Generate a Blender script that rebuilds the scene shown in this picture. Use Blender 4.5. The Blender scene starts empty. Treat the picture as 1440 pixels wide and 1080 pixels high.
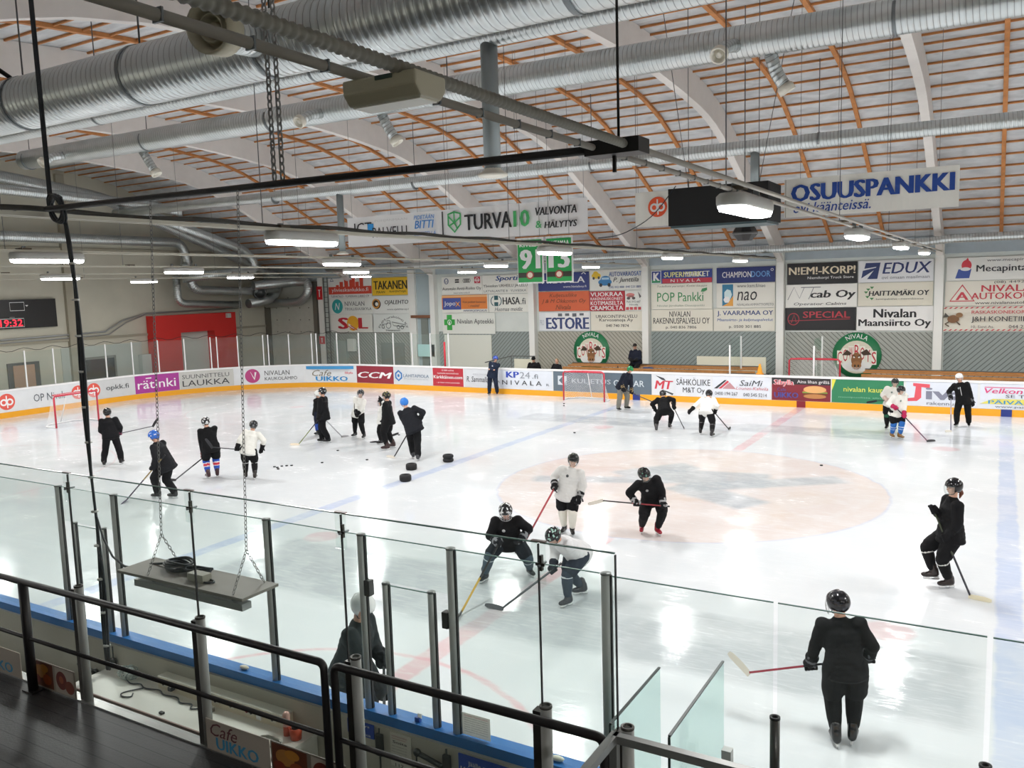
import bpy, bmesh, math, random
from mathutils import Vector, Matrix
import numpy as np
random.seed(7)
PI = math.pi
scene = bpy.context.scene
COL = scene.collection

# ---------------------------------------------------------------- camera, world, exposure
cam_d = bpy.data.cameras.new('camera'); cam = bpy.data.objects.new('camera', cam_d); COL.objects.link(cam)
def set_camera(loc, yaw, pitch, roll, f_px):
    cy, sy, cp, sp, cr, sr = math.cos(yaw), math.sin(yaw), math.cos(pitch), math.sin(pitch), math.cos(roll), math.sin(roll)
    fwd0, right0, up0 = Vector((-sy, cy, 0)), Vector((cy, sy, 0)), Vector((0, 0, 1))
    fwd = cp * fwd0 - sp * up0; up = cp * up0 + sp * fwd0
    right = cr * right0 + sr * up; up2 = cr * up - sr * right0
    m = Matrix((right, up2, -fwd)).transposed().to_4x4(); m.translation = Vector(loc)
    cam.matrix_world = m
    cam_d.sensor_width = 36; cam_d.lens = 36 * f_px / 1440; cam_d.clip_end = 300; cam_d.clip_start = 0.05
set_camera((6.4119, -18.9322, 4.8597), 0.5317, 0.1161, -0.03, 1172.5)
scene.camera = cam
w = bpy.data.worlds.new('world'); scene.world = w; w.use_nodes = True
w.node_tree.nodes['Background'].inputs[0].default_value = (.6, .65, .7, 1)
w.node_tree.nodes['Background'].inputs[1].default_value = .15
LAMP_W = 172          # watts of each hall luminaire
scene.view_settings.view_transform = 'Standard'
scene.view_settings.look = 'None'
scene.view_settings.exposure = 0.0
scene.view_settings.gamma = 1
scene.view_settings.use_curve_mapping = False
scene.cycles.max_bounces = 10; scene.cycles.diffuse_bounces = 6; scene.cycles.glossy_bounces = 3
scene.cycles.transparent_max_bounces = 24; scene.cycles.transmission_bounces = 4
scene.cycles.sample_clamp_indirect = 4
scene.cycles.caustics_reflective = False; scene.cycles.caustics_refractive = False

# ---------------------------------------------------------------- materials
_M = {}
def lin(c):
    return tuple(((v / 12.92) if v <= .04045 else ((v + .055) / 1.055) ** 2.4) for v in c)
def hexc(h):
    return lin(tuple(int(h[i:i + 2], 16) / 255 for i in (0, 2, 4)))
GAIN = 1.4            # sheet goods in the hall are lighter than their look under the lamps
def MAT(name, col='808080', rough=.5, metal=0, bump=0, bscale=60, var=0, vscale=3, emit=0, spec=.5, alpha=1):
    """principled surface with optional noise relief and tone variation"""
    if name in _M: return _M[name]
    m = bpy.data.materials.new(name); m.use_nodes = True; nt = m.node_tree; b = nt.nodes['Principled BSDF']
    c = tuple(min(.86, v * GAIN) for v in hexc(col)) if isinstance(col, str) else col
    b.inputs['Base Color'].default_value = (*c, 1); b.inputs['Roughness'].default_value = rough; b.inputs['Metallic'].default_value = metal
    b.inputs['Specular IOR Level'].default_value = spec
    if emit:
        b.inputs['Emission Color'].default_value = (*c, 1); b.inputs['Emission Strength'].default_value = emit
    tc = nt.nodes.new('ShaderNodeTexCoord')
    if bump:
        n = nt.nodes.new('ShaderNodeTexNoise'); n.inputs['Scale'].default_value = bscale; n.inputs['Detail'].default_value = 4
        bp = nt.nodes.new('ShaderNodeBump'); bp.inputs['Strength'].default_value = bump; bp.inputs['Distance'].default_value = .02
        nt.links.new(tc.outputs['Object'], n.inputs['Vector']); nt.links.new(n.outputs['Fac'], bp.inputs['Height']); nt.links.new(bp.outputs['Normal'], b.inputs['Normal'])
    if var:
        n = nt.nodes.new('ShaderNodeTexNoise'); n.inputs['Scale'].default_value = vscale; n.inputs['Detail'].default_value = 5
        r = nt.nodes.new('ShaderNodeMapRange'); r.inputs[1].default_value = .3; r.inputs[2].default_value = .7; r.inputs[3].default_value = 1 - var; r.inputs[4].default_value = 1 + var
        h = nt.nodes.new('ShaderNodeMix'); h.data_type = 'RGBA'; h.blend_type = 'MULTIPLY'; h.inputs[0].default_value = 1
        h.inputs[6].default_value = (*c, 1)
        nt.links.new(tc.outputs['Object'], n.inputs['Vector']); nt.links.new(n.outputs['Fac'], r.inputs[0]); nt.links.new(r.outputs[0], h.inputs[7]); nt.links.new(h.outputs[2], b.inputs['Base Color'])
    _M[name] = m
    return m
def paint(h, rough=.45):
    return MAT('paint_' + h, h, rough)
class NT:
    """tiny expression helper for shader nodes"""
    def __init__(s, m): s.t = m.node_tree; s.n = s.t.nodes; s.l = s.t.links
    def put(s, sock, v):
        if isinstance(v, (int, float)): sock.default_value = v
        elif isinstance(v, tuple): sock.default_value = v if len(v) == 4 or sock.type == 'VECTOR' else (*v, 1)
        else: s.l.new(v, sock)
    def m(s, op, a, b=0, c=0):
        n = s.n.new('ShaderNodeMath'); n.operation = op
        for i, v in enumerate((a, b, c)): s.put(n.inputs[i], v)
        return n.outputs[0]
    def clamp(s, a):
        n = s.n.new('ShaderNodeClamp'); s.put(n.inputs[0], a); return n.outputs[0]
    def mix(s, f, a, b):
        n = s.n.new('ShaderNodeMix'); n.data_type = 'RGBA'
        s.put(n.inputs[0], f); s.put(n.inputs[6], a); s.put(n.inputs[7], b); return n.outputs[2]
    def noise(s, vec, scale, detail=3, dist=0):
        n = s.n.new('ShaderNodeTexNoise'); s.l.new(vec, n.inputs['Vector']); n.inputs['Scale'].default_value = scale
        n.inputs['Detail'].default_value = detail; n.inputs['Distortion'].default_value = dist; return n.outputs['Fac']
    def rng(s, v, a, b, c=0, d=1):
        n = s.n.new('ShaderNodeMapRange'); s.put(n.inputs[0], v)
        for i, q in enumerate((a, b, c, d)): n.inputs[i + 1].default_value = q
        return n.outputs[0]
    def scaled(s, vec, sc, rot=0):
        n = s.n.new('ShaderNodeMapping'); s.l.new(vec, n.inputs['Vector']); n.inputs['Scale'].default_value = sc; n.inputs['Rotation'].default_value = (0, 0, rot); return n.outputs[0]

def glass_mat(name, tint, refl=.06):
    m = bpy.data.materials.new(name); m.use_nodes = True; nt = m.node_tree; nt.nodes.clear()
    o = nt.nodes.new('ShaderNodeOutputMaterial'); t = nt.nodes.new('ShaderNodeBsdfTransparent'); g = nt.nodes.new('ShaderNodeBsdfGlossy'); d = nt.nodes.new('ShaderNodeBsdfDiffuse')
    lw = nt.nodes.new('ShaderNodeLayerWeight'); f = nt.nodes.new('ShaderNodeMapRange'); pw = nt.nodes.new('ShaderNodeMath'); mx = nt.nodes.new('ShaderNodeMixShader'); m2 = nt.nodes.new('ShaderNodeMixShader')
    t.inputs[0].default_value = (*tint, 1); g.inputs['Roughness'].default_value = .03; lw.inputs[0].default_value = .5; pw.operation = 'POWER'; pw.inputs[1].default_value = 4; f.inputs[3].default_value = .015; f.inputs[4].default_value = .3
    nt.links.new(lw.outputs['Facing'], pw.inputs[0]); nt.links.new(pw.outputs[0], f.inputs[0])
    d.inputs[0].default_value = (.62, .72, .69, 1); m2.inputs[0].default_value = refl
    nt.links.new(f.outputs[0], mx.inputs[0]); nt.links.new(t.outputs[0], mx.inputs[1]); nt.links.new(g.outputs[0], mx.inputs[2])
    nt.links.new(mx.outputs[0], m2.inputs[1]); nt.links.new(d.outputs[0], m2.inputs[2]); nt.links.new(m2.outputs[0], o.inputs[0])
    return m
GLASS = glass_mat('sheet_glass', (.965, .988, .978), .02)
GLASS_THIN = glass_mat('far_glass', (.95, .975, .965), .03)
GEDGE = MAT('glass_edge', '5d7a74', .25)
def duct_mat():
    m = MAT('galvanised_spiral', '9aa3a4', .3, .9); n = NT(m); b = n.n['Principled BSDF']
    uv = n.n.new('ShaderNodeTexCoord').outputs['UV']
    sp = n.n.new('ShaderNodeSeparateXYZ'); n.l.new(uv, sp.inputs[0])
    ph = n.m('FRACT', n.m('ADD', n.m('MULTIPLY', sp.outputs[1], 10.5), sp.outputs[0]))
    seam = n.m('LESS_THAN', ph, .12); wave = n.m('SINE', n.m('MULTIPLY', ph, 2 * PI))
    no = n.noise(n.n.new('ShaderNodeTexCoord').outputs['Object'], 1.3, 3)
    n.l.new(n.mix(seam, n.mix(n.rng(no, .3, .7), (.52, .56, .56), (.66, .69, .69)), (.3, .32, .32)), b.inputs['Base Color'])
    bu = n.n.new('ShaderNodeBump'); bu.inputs['Strength'].default_value = .4; bu.inputs['Distance'].default_value = .008
    n.l.new(n.m('ADD', wave, n.m('MULTIPLY', seam, 1.5)), bu.inputs['Height']); n.l.new(bu.outputs[0], b.inputs['Normal'])
    b.inputs['Roughness'].default_value = .33
    return m
DUCT = duct_mat()

# ---------------------------------------------------------------- mesh building
def fr(d):
    d = Vector(d).normalized(); a = Vector((0, 0, 1)) if abs(d.z) < .9 else Vector((1, 0, 0))
    u = d.cross(a).normalized(); return u, u.cross(d).normalized(), d
class G:
    """collects shapes, then becomes ONE mesh object"""
    def __init__(s): s.b = bmesh.new(); s.uv = None
    def poly(s, pts, mi=0):
        f = s.b.faces.new([s.b.verts.new(Vector(p)) for p in pts]); f.material_index = mi; return f
    def box(s, c, size, rot=None, mi=0):
        hx, hy, hz = (v / 2 for v in size); R = rot or Matrix.Identity(3); c = Vector(c)
        v = [s.b.verts.new(c + R @ Vector((x * hx, y * hy, z * hz))) for x in (-1, 1) for y in (-1, 1) for z in (-1, 1)]
        for q in ((0, 1, 3, 2), (4, 6, 7, 5), (0, 4, 5, 1), (2, 3, 7, 6), (0, 2, 6, 4), (1, 5, 7, 3)):
            s.b.faces.new([v[i] for i in q]).material_index = mi
        return s
    def span(s, a, b, mi=0):
        a, b = Vector(a), Vector(b); return s.box((a + b) / 2, [abs(x) for x in (b - a)], None, mi)
    def bar(s, p, q, wd, ht, up=(0, 0, 1)):
        p, q = Vector(p), Vector(q); d = (q - p); L = d.length; d.normalize(); u = d.cross(Vector(up))
        if u.length < 1e-4: u = d.cross(Vector((1, 0, 0)))
        u.normalize(); v = u.cross(d)
        return s.box((p + q) / 2, (wd, L, ht), Matrix((u, d, v)).transposed())
    def tube(s, pts, r, n=10, cap=True, closed=False, uvs=False):
        pts = [Vector(p) for p in pts]; N = len(pts); rs = r if isinstance(r, (list, tuple)) else [r] * N
        rings = []; u = None; L = 0
        if uvs and s.uv is None: s.uv = s.b.loops.layers.uv.new('UVMap')
        ls = []
        for i, p in enumerate(pts):
            d = (pts[(i + 1) % N] - pts[i - 1]) if closed else (pts[min(i + 1, N - 1)] - pts[max(i - 1, 0)])
            d.normalize()
            if u is None: u, v, _ = fr(d)
            else:
                u = (u - d * u.dot(d)).normalized(); v = u.cross(d)
            if i: L += (p - pts[i - 1]).length
            ls.append(L)
            rings.append([s.b.verts.new(p + (u * math.cos(2 * PI * k / n) + v * math.sin(2 * PI * k / n)) * rs[i]) for k in range(n)])
        for i in range(N if closed else N - 1):
            a, c = rings[i], rings[(i + 1) % N]
            for k in range(n):
                f = s.b.faces.new((a[k], a[(k + 1) % n], c[(k + 1) % n], c[k])); f.smooth = True
                if uvs:
                    for lp, (uu, vv) in zip(f.loops, ((k / n, ls[i]), ((k + 1) / n, ls[i]), ((k + 1) / n, ls[i + 1]), (k / n, ls[i + 1]))): lp[s.uv].uv = (uu, vv)
        if cap and not closed:
            s.b.faces.new(rings[0][::-1]); s.b.faces.new(rings[-1])
        return s
    def cyl(s, p, q, r, n=14, r2=None): return s.tube([p, q], [r, r if r2 is None else r2], n)
    def lathe(s, prof, c=(0, 0, 0), n=24, ax=None):
        """prof: (radius, height) pairs turned about the axis ax through c"""
        u, v, d = fr(ax) if ax else (Vector((1, 0, 0)), Vector((0, 1, 0)), Vector((0, 0, 1))); c = Vector(c); R = []
        for r, z in prof: R.append([s.b.verts.new(c + d * z + (u * math.cos(2 * PI * k / n) + v * math.sin(2 * PI * k / n)) * max(r, 1e-4)) for k in range(n)])
        for a, b in zip(R, R[1:]):
            for k in range(n): s.b.faces.new((a[k], a[(k + 1) % n], b[(k + 1) % n], b[k])).smooth = True
        return s
    def ell(s, c, rad, rot=None, n=14):
        M = Matrix.Translation(Vector(c)) @ ((rot.to_4x4()) if rot else Matrix.Identity(4)) @ Matrix.Diagonal((*rad, 1))
        r = bmesh.ops.create_uvsphere(s.b, u_segments=n, v_segments=max(6, n * 2 // 3), radius=1, matrix=M)
        for v in r['verts']:
            for f in v.link_faces: f.smooth = True
        return s
    def cone(s, a, b, ra, rb, n=10):
        """round-ended tapered limb"""
        s.ell(a, (ra,) * 3, None, n); s.ell(b, (rb,) * 3, None, n)
        if (Vector(a) - Vector(b)).length > 1e-4: s.tube([a, b], [ra, rb], n)
        return s
    def prism(s, pts, off):
        """closed outline extruded by off"""
        off = Vector(off); a = [s.b.verts.new(Vector(p)) for p in pts]; b = [s.b.verts.new(Vector(p) + off) for p in pts]; n = len(pts)
        s.b.faces.new(a[::-1]); s.b.faces.new(b)
        for i in range(n): s.b.faces.new((a[i], a[(i + 1) % n], b[(i + 1) % n], b[i]))
        return s
    def obj(s, name, mat, parent=None, loc=None, rel=True, bevel=0):
        """rel: geometry was given in world coordinates, make it relative to the object's or parent's base"""
        bmesh.ops.recalc_face_normals(s.b, faces=s.b.faces)
        base = Vector(loc) if loc is not None else (Vector(parent['_base']) if parent is not None and rel and '_base' in parent else Vector((0, 0, 0)))
        if rel and base.length: bmesh.ops.translate(s.b, verts=s.b.verts, vec=-base)
        me = bpy.data.meshes.new(name); s.b.to_mesh(me); s.b.free()
        for m in (mat if isinstance(mat, (list, tuple)) else [mat]): me.materials.append(m)
        o = bpy.data.objects.new(name, me); COL.objects.link(o)
        if parent is not None: o.parent = parent
        if loc is not None: o.location = loc
        if bevel:
            bv = o.modifiers.new('edge', 'BEVEL'); bv.width = bevel; bv.segments = 2; bv.limit_method = 'ANGLE'
        return o
def tag(o, label, cat, group=None, kind=None):
    o['label'] = label; o['category'] = cat
    if group: o['group'] = group
    if kind: o['kind'] = kind
    return o
def thing(name, label, cat, loc=(0, 0, 0), group=None, rot=0):
    o = bpy.data.objects.new(name, None); COL.objects.link(o); o.location = loc; o.rotation_euler = (0, 0, rot); o.empty_display_size = .1
    o['_base'] = tuple(loc)
    return tag(o, label, cat, group)
def struct(o, label=None, cat='structure'):
    o['kind'] = 'structure'
    if label: o['label'] = label; o['category'] = cat
    return o
def copy_tree(o, loc, label=None, group=None):
    c = o.copy(); COL.objects.link(c); c.location = loc; c['_base'] = tuple(loc)
    if label: c['label'] = label
    if group: c['group'] = group
    for ch in list(o.children):
        d = ch.copy(); COL.objects.link(d); d.parent = c
        for gch in list(ch.children):
            e = gch.copy(); COL.objects.link(e); e.parent = d
    return c

# ---------------------------------------------------------------- lettering and signs
_T = {}
def glyphs(s, weight=0.0, shear=0.0, spacing=1.0):
    key = (s, weight, shear, spacing)
    if key in _T: return _T[key]
    c = bpy.data.curves.new('t', 'FONT'); c.body = s; c.size = 1; c.offset = 0; c.shear = shear; c.resolution_u = 2; c.space_character = spacing; c.fill_mode = 'FRONT'
    o = bpy.data.objects.new('t', c); COL.objects.link(o)
    dg = bpy.context.evaluated_depsgraph_get(); me = o.evaluated_get(dg).to_mesh()
    V = [(v.co.x, v.co.y) for v in me.vertices]; F = [tuple(p.vertices) for p in me.polygons]
    o.evaluated_get(dg).to_mesh_clear(); bpy.data.objects.remove(o); bpy.data.curves.remove(c)
    xs = [v[0] for v in V] or [0, 1]; ys = [v[1] for v in V] or [0, 1]
    r = (V, F, min(xs), max(xs), min(ys), max(ys)); _T[key] = r
    return r
def T(s, x0, y0, x1, y1, col, wt=0.0, sh=0.0, arc=None):
    return ('t', s, x0, y0, x1, y1, col, wt, sh, arc)
def R(x0, y0, x1, y1, col): return ('p', [(x0, y0), (x1, y0), (x1, y1), (x0, y1)], col)
def P(pts, col): return ('p', pts, col)
def C(cx, cy, rx, ry, col, n=28): return ('p', [(cx + rx * math.cos(2 * PI * i / n), cy + ry * math.sin(2 * PI * i / n)) for i in range(n)], col)
def L(pts, wd, col, asp=1.0): return ('l', pts, wd, col, asp)
def RING(cx, cy, rx, ry, wd, col, a0=0, a1=2 * PI, asp=1.0, n=24):
    return ('l', [(cx + rx * math.cos(a0 + (a1 - a0) * i / n), cy + ry * math.sin(a0 + (a1 - a0) * i / n)) for i in range(n + 1)], wd, col, asp)
def emblem(parent, F, W, H, items, step=.0025, base=.004):
    """draws flat items given in 0..1 sign coordinates; F maps metres (u, v, out) to the world"""
    by = {}
    for i, it in enumerate(items):
        h = base + step * i
        if it[0] == 't':
            _, s, x0, y0, x1, y1, col, wt, sh, arc = it
            V, Fc, a, b, c, d = glyphs(s, wt, sh); pts = []
            for x, y in V:
                u = x0 + (x - a) / max(b - a, 1e-6) * (x1 - x0); v = y0 + (y - c) / max(d - c, 1e-6) * (y1 - y0)
                if arc:      # (cx, cy, radius at y0): bend along a circle, angles measured from straight up
                    cx, cy, rad, flip = arc; tt = (x - a) / max(b - a, 1e-6); rr = rad + (v - y0) * (1 if not flip else -1)
                    an = (x0 + tt * (x1 - x0)) * PI / 180
                    if flip: u, v = cx + rr * math.sin(an) * H / W, cy - rr * math.cos(an)
                    else: u, v = cx + rr * math.sin(an) * H / W, cy + rr * math.cos(an)
                pts.append((u, v))
            dx = min(wt, .055) * .8 / max(b - a, 1e-6) * (x1 - x0) if wt >= .006 and not arc else 0
            for k in ((-1.3, -.65, 0, .65, 1.3) if wt >= .03 else (-1, 0, 1) if wt >= .02 else (-.6, .6) if dx else (0,)):      # heavier strokes: laid side by side
                by.setdefault((col, 'lettering'), []).append(([(u + k * dx, v) for u, v in pts] if dx else pts, Fc, h + .0002 * k))
        elif it[0] == 'p':
            by.setdefault((it[2], 'graphic'), []).append((it[1], [tuple(range(len(it[1])))], h))
        else:
            _, pts, wd, col, asp = it; q = [Vector((x * W, y * H)) for x, y in pts]; V = []; Fc = []
            for i2, p in enumerate(q):
                d = (q[min(i2 + 1, len(q) - 1)] - q[max(i2 - 1, 0)])
                if (q[0] - q[-1]).length < 1e-5 and i2 in (0, len(q) - 1): d = q[1] - q[-2]
                d.normalize(); nn = Vector((-d.y, d.x)) * wd * H / 2
                V += [((p + nn).x / W, (p + nn).y / H), ((p - nn).x / W, (p - nn).y / H)]
                if i2: Fc.append((2 * i2 - 2, 2 * i2 - 1, 2 * i2 + 1, 2 * i2))
            by.setdefault((col, 'graphic'), []).append((V, Fc, h))
    for (col, nm), L_ in by.items():
        g = G()
        for pts, Fc, h in L_:
            vs = [g.b.verts.new(Vector(F(u * W, v * H, h))) for u, v in pts]
            for f in Fc:
                try: g.b.faces.new([vs[k] for k in f])
                except ValueError: pass
        base_ = Vector(parent['_base']); bmesh.ops.translate(g.b, verts=g.b.verts, vec=-base_)
        me = bpy.data.meshes.new(nm); g.b.to_mesh(me); g.b.free(); me.materials.append(paint(col))
        o = bpy.data.objects.new(nm, me); COL.objects.link(o); o.parent = parent
        # faces must look outwards
    return parent
def flat_far(x0, z0, y):          # faces -Y
    return lambda u, v, h: (x0 + u, y - h, z0 + v)
def flat_left(y0, z0, x):         # faces +X ; u runs along +Y
    return lambda u, v, h: (x + h, y0 + u, z0 + v)
def sign(name, label, cat, x0, z0, x1, z1, y, bg, items, thick=.02, group=None, rough=.45):
    W, H = x1 - x0, z1 - z0
    t = thing(name, label, cat, ((x0 + x1) / 2, y, z0), group)
    G().span((x0, y - thick, z0), (x1, y, z1)).obj('panel', MAT('sign_' + bg, bg, rough, 0, .12, 2.5), t)
    emblem(t, flat_far(x0, z0, y - thick), W, H, items)
    return t
# ================================================================ THE HALL
XL, XR, YF, YN = -32.0, 31.0, 17.3, -21.8
HW = 13.48            # half width of the ice
def roofz(y):
    y = abs(y) if y > 0 else abs(y) * .8
    return float(np.interp(y, [0, 2.5, 4.6, 6.6, 8.1, 9.6, 12.3, 14.8, 17.5, 20], [11.15, 11.1, 10.95, 10.75, 10.42, 9.86, 8.62, 7.45, 6.2, 5.0]))
YS = [YN + (YF - YN) * i / 52 for i in range(53)]
# ---- ice with its painted lines
def ice_material():
    m = MAT('ice', 'eef2f4', .2, spec=.22); n = NT(m); b = n.n['Principled BSDF']
    pos = n.n.new('ShaderNodeTexCoord').outputs['Object']; sp = n.n.new('ShaderNodeSeparateXYZ'); n.l.new(pos, sp.inputs[0]); x, y = sp.outputs[0], sp.outputs[1]
    wob = n.m('MULTIPLY', n.m('SUBTRACT', n.noise(pos, 3, 4), .5), .12)
    xw = n.m('ADD', x, wob); yw = n.m('ADD', y, wob)
    def edge(v, a, soft): return n.clamp(n.m('ADD', n.m('DIVIDE', n.m('SUBTRACT', v, a), soft), .5))
    def rect(x0, x1, y0, y1, s=.05):
        return n.m('MULTIPLY', n.m('MULTIPLY', edge(xw, x0, s), n.m('SUBTRACT', 1, edge(xw, x1, s))), n.m('MULTIPLY', edge(yw, y0, s), n.m('SUBTRACT', 1, edge(yw, y1, s))))
    def dist(cx, cy, sx=1, sy=1):
        a = n.m('DIVIDE', n.m('SUBTRACT', xw, cx), sx); c = n.m('DIVIDE', n.m('SUBTRACT', yw, cy), sy)
        return n.m('SQRT', n.m('ADD', n.m('MULTIPLY', a, a), n.m('MULTIPLY', c, c)))
    def disc(cx, cy, r, s=.1, sx=1, sy=1): return n.m('SUBTRACT', 1, edge(dist(cx, cy, sx, sy), r, s))
    def ring(cx, cy, r, wd, s=.05):
        d = n.m('ABSOLUTE', n.m('SUBTRACT', dist(cx, cy), r)); return n.m('SUBTRACT', 1, edge(d, wd / 2, s))
    def rot_rect(cx, cy, ang, hl, hw, s=.2):
        ca, sa = math.cos(ang), math.sin(ang); dx = n.m('SUBTRACT', xw, cx); dy = n.m('SUBTRACT', yw, cy)
        p = n.m('ADD', n.m('MULTIPLY', dx, ca), n.m('MULTIPLY', dy, sa)); q = n.m('SUBTRACT', n.m('MULTIPLY', dy, ca), n.m('MULTIPLY', dx, sa))
        return n.m('MULTIPLY', n.m('SUBTRACT', 1, edge(n.m('ABSOLUTE', p), hl, s)), n.m('SUBTRACT', 1, edge(n.m('ABSOLUTE', q), hw, s)))
    blot = n.noise(pos, .35, 5, .4)
    col = n.mix(n.rng(blot, .35, .65), (.655, .69, .71), (.69, .715, .73))
    def over(mask, rgb, k): 
        nonlocal col
        col = n.mix(n.m('MULTIPLY', mask, k), col, rgb)
    # centre badge
    over(disc(0, 0, 4.5, .06), (.68, .55, .49), .62)
    tone = n.noise(pos, .55, 3); over(n.m('MULTIPLY', disc(0, 0, 4.3, .3), n.rng(tone, .52, .6)), (.62, .45, .31), .25)
    grey = (.42, .46, .49)
    for a in ((.2, 1.0, .15, 1.5, .75), (-1.2, 1.3, .9, 1.1, .45), (1.6, .9, .62, 2.0, .38), (-2.1, -.2, .35, 1.7, .33), (.9, -.6, -.5, 1.2, .5)):
        over(rot_rect(*a), grey, .85)
    over(ring(0, 0, 4.5, .06), (.42, .5, .72), .4)
    # lines
    red, blue = (.74, .24, .26), (.33, .43, .70)
    over(n.m('MULTIPLY', rect(-.16, .16, -HW, HW), n.m('SUBTRACT', 1, disc(0, 0, 4.6, .3))), red, .42)
    for bx in (-6.66, 6.66): over(rect(bx - .17, bx + .17, -HW, HW), blue, .5)
    for gx in (-25.6, 25.6): over(rect(gx - .03, gx + .03, -HW, HW), red, .3)
    for sx in (-5.2, 5.2):
        for sy in (-6.9, 6.9): over(disc(sx, sy, .34), red, .3)
    for sx in (-19.6, 19.6):
        for sy in (-7, 7): over(disc(sx, sy, .32), red, .28); over(ring(sx, sy, 4.5, .06), red, .22)
    over(ring(0, -HW, 3.0, .08), red, .5)
    over(disc(-25.6, 0, 1.8, .05), (.45, .62, .85), .12)
    # grey advert bands frozen into the ice, with pale blurred letters
    gb = n.noise(pos, 2.2, 2)
    for (x0, x1, y0, y1) in ((-9.0, -1.0, 7.35, 8.9), (-1.0, 6.1, 7.7, 9.2), (-5.6, 1.6, -9.4, -7.2), (1.6, 6.3, -9.3, -7.4)):
        msk = rect(x0, x1, y0, y1, .25)
        over(msk, (.38, .41, .43), .64)
        letters = n.m('GREATER_THAN', n.m('SINE', n.m('ADD', n.m('MULTIPLY', xw, 5.2), n.m('MULTIPLY', n.m('SINE', n.m('MULTIPLY', yw, 3.1)), 1.2))), .55)
        over(n.m('MULTIPLY', n.m('MULTIPLY', letters, rect(x0 + .6, x1 - .5, y0 + .55, y1 - .5, .2)), gb), (.60, .63, .64), .5)
    over(disc(-8.6, -9.5, .8, .5, 1.2, .8), (.62, .68, .70), .4)
    # skate marks: thin stretched scratches in several directions, light frost
    scr = None
    for rot, sc in ((.3, 9), (1.1, 12), (2.0, 10), (2.7, 14)):
        v = n.scaled(pos, (.6 * sc / 10, 6.5 * sc / 10, 1), rot); q = n.rng(n.noise(v, 2.2, 7, 1.6), .60, .66); scr = q if scr is None else n.m('MAXIMUM', scr, q)
    over(scr, (.74, .76, .77), .35)
    frost = n.rng(n.noise(pos, 1.1, 6, .6), .45, .62); over(frost, (.72, .735, .745), .35)
    n.l.new(col, b.inputs['Base Color'])
    n.l.new(n.m('ADD', .055, n.m('ADD', n.m('MULTIPLY', scr, .1), n.m('MULTIPLY', frost, .12))), b.inputs['Roughness'])
    bu = n.n.new('ShaderNodeBump'); bu.inputs['Strength'].default_value = .03; bu.inputs['Distance'].default_value = .01
    n.l.new(n.m('ADD', scr, n.noise(pos, 14, 3)), bu.inputs['Height']); n.l.new(bu.outputs[0], b.inputs['Normal'])
    return m
RAD = 8.5
def rink_loop(off=0.0, seg=48):
    """outline of the boards, counter-clockwise seen from above; off > 0 moves outwards"""
    pts = []; ex, hw, r = 29.6 + off, HW + off, RAD + off
    for cx, cy, a0 in ((ex - r, hw - r, 0), (-ex + r, hw - r, PI / 2), (-ex + r, -hw + r, PI), (ex - r, -hw + r, 1.5 * PI)):
        for i in range(seg + 1):
            a = a0 + PI / 2 * i / seg; pts.append((cx + r * math.cos(a), cy + r * math.sin(a)))
    return pts
g = G(); g.poly([(x, y, 0) for x, y in rink_loop(.05)])
struct(g.obj('floor', ice_material()), 'white ice surface with painted lines and skate marks', 'ice')
g = G(); g.span((XL, YN, -.3), (XR, YF, -.03))
struct(g.obj('floor_surround', MAT('concrete', '8d8b85', .8, var=.1, bump=.1)), 'bare concrete floor around the rink', 'floor')

# ---- walls
def vertical_cladding(name, col, ang):
    m = MAT(name, col, .6); n = NT(m); b = n.n['Principled BSDF']
    pos = n.n.new('ShaderNodeTexCoord').outputs['Object']; sp = n.n.new('ShaderNodeSeparateXYZ'); n.l.new(pos, sp.inputs[0])
    q = n.m('ADD', n.m('MULTIPLY', sp.outputs[0], math.cos(ang)), n.m('MULTIPLY', sp.outputs[2], math.sin(ang)))
    fq = n.m('FRACT', n.m('MULTIPLY', q, 7.0)); gap = n.m('LESS_THAN', fq, .2)
    c = hexc(col); c2 = tuple(v * .38 for v in c)
    n.l.new(n.mix(gap, n.mix(n.noise(pos, 1.5), c, tuple(v * .86 for v in c)), c2), b.inputs['Base Color'])
    bu = n.n.new('ShaderNodeBump'); bu.inputs['Strength'].default_value = .5; bu.inputs['Distance'].default_value = .02; bu.invert = True
    n.l.new(gap, bu.inputs['Height']); n.l.new(bu.outputs[0], b.inputs['Normal'])
    return m
COLX = [-25.35, -19.45, -13.5, -7.58, -1.6, 4.33, 10.3, 16.3, 22.3, 28.3]
WALLW = MAT('wall_sheet', 'b9beba', .6, var=.05, vscale=1.2)
WALLB = MAT('wall_beige', 'a9a698', .65, var=.06, vscale=.8, bump=.05)
g = G(); g.span((XL - .2, YF, -.3), (XR + .2, YF + .2, 6.9)); struct(g.obj('wall_far', WALLW), 'pale sheet wall behind the far boards', 'wall')
for i, (a, b) in enumerate(zip([-27.4] + COLX[1:-1], COLX[1:-1] + [XR])):
    g = G(); g.span((a + .2, YF - .045, .0), (b - .2, YF - .005, 2.62))
    struct(g.obj('wall_far_cladding', vertical_cladding('diagonal_boards_%d' % (i % 4), ('a9ada6', '98a29f', 'b3b1a4', '96a19e')[i % 4], (.8, 2.35, .78, 2.3)[i % 4])))
for x in COLX[1:]:
    g = G(); g.span((x - .15, YF - .32, 0), (x + .15, YF - .002, 6.15)); struct(g.obj('column', MAT('column_white', 'c9cac6', .5)))
    g = G(); g.prism([(x - .15, YF - .32, 5.75), (x - .15, YF - 1.0, 6.15), (x - .15, YF - .32, 6.15)], (.3, 0, 0)); struct(g.obj('column_bracket', MAT('column_white')))
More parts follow.
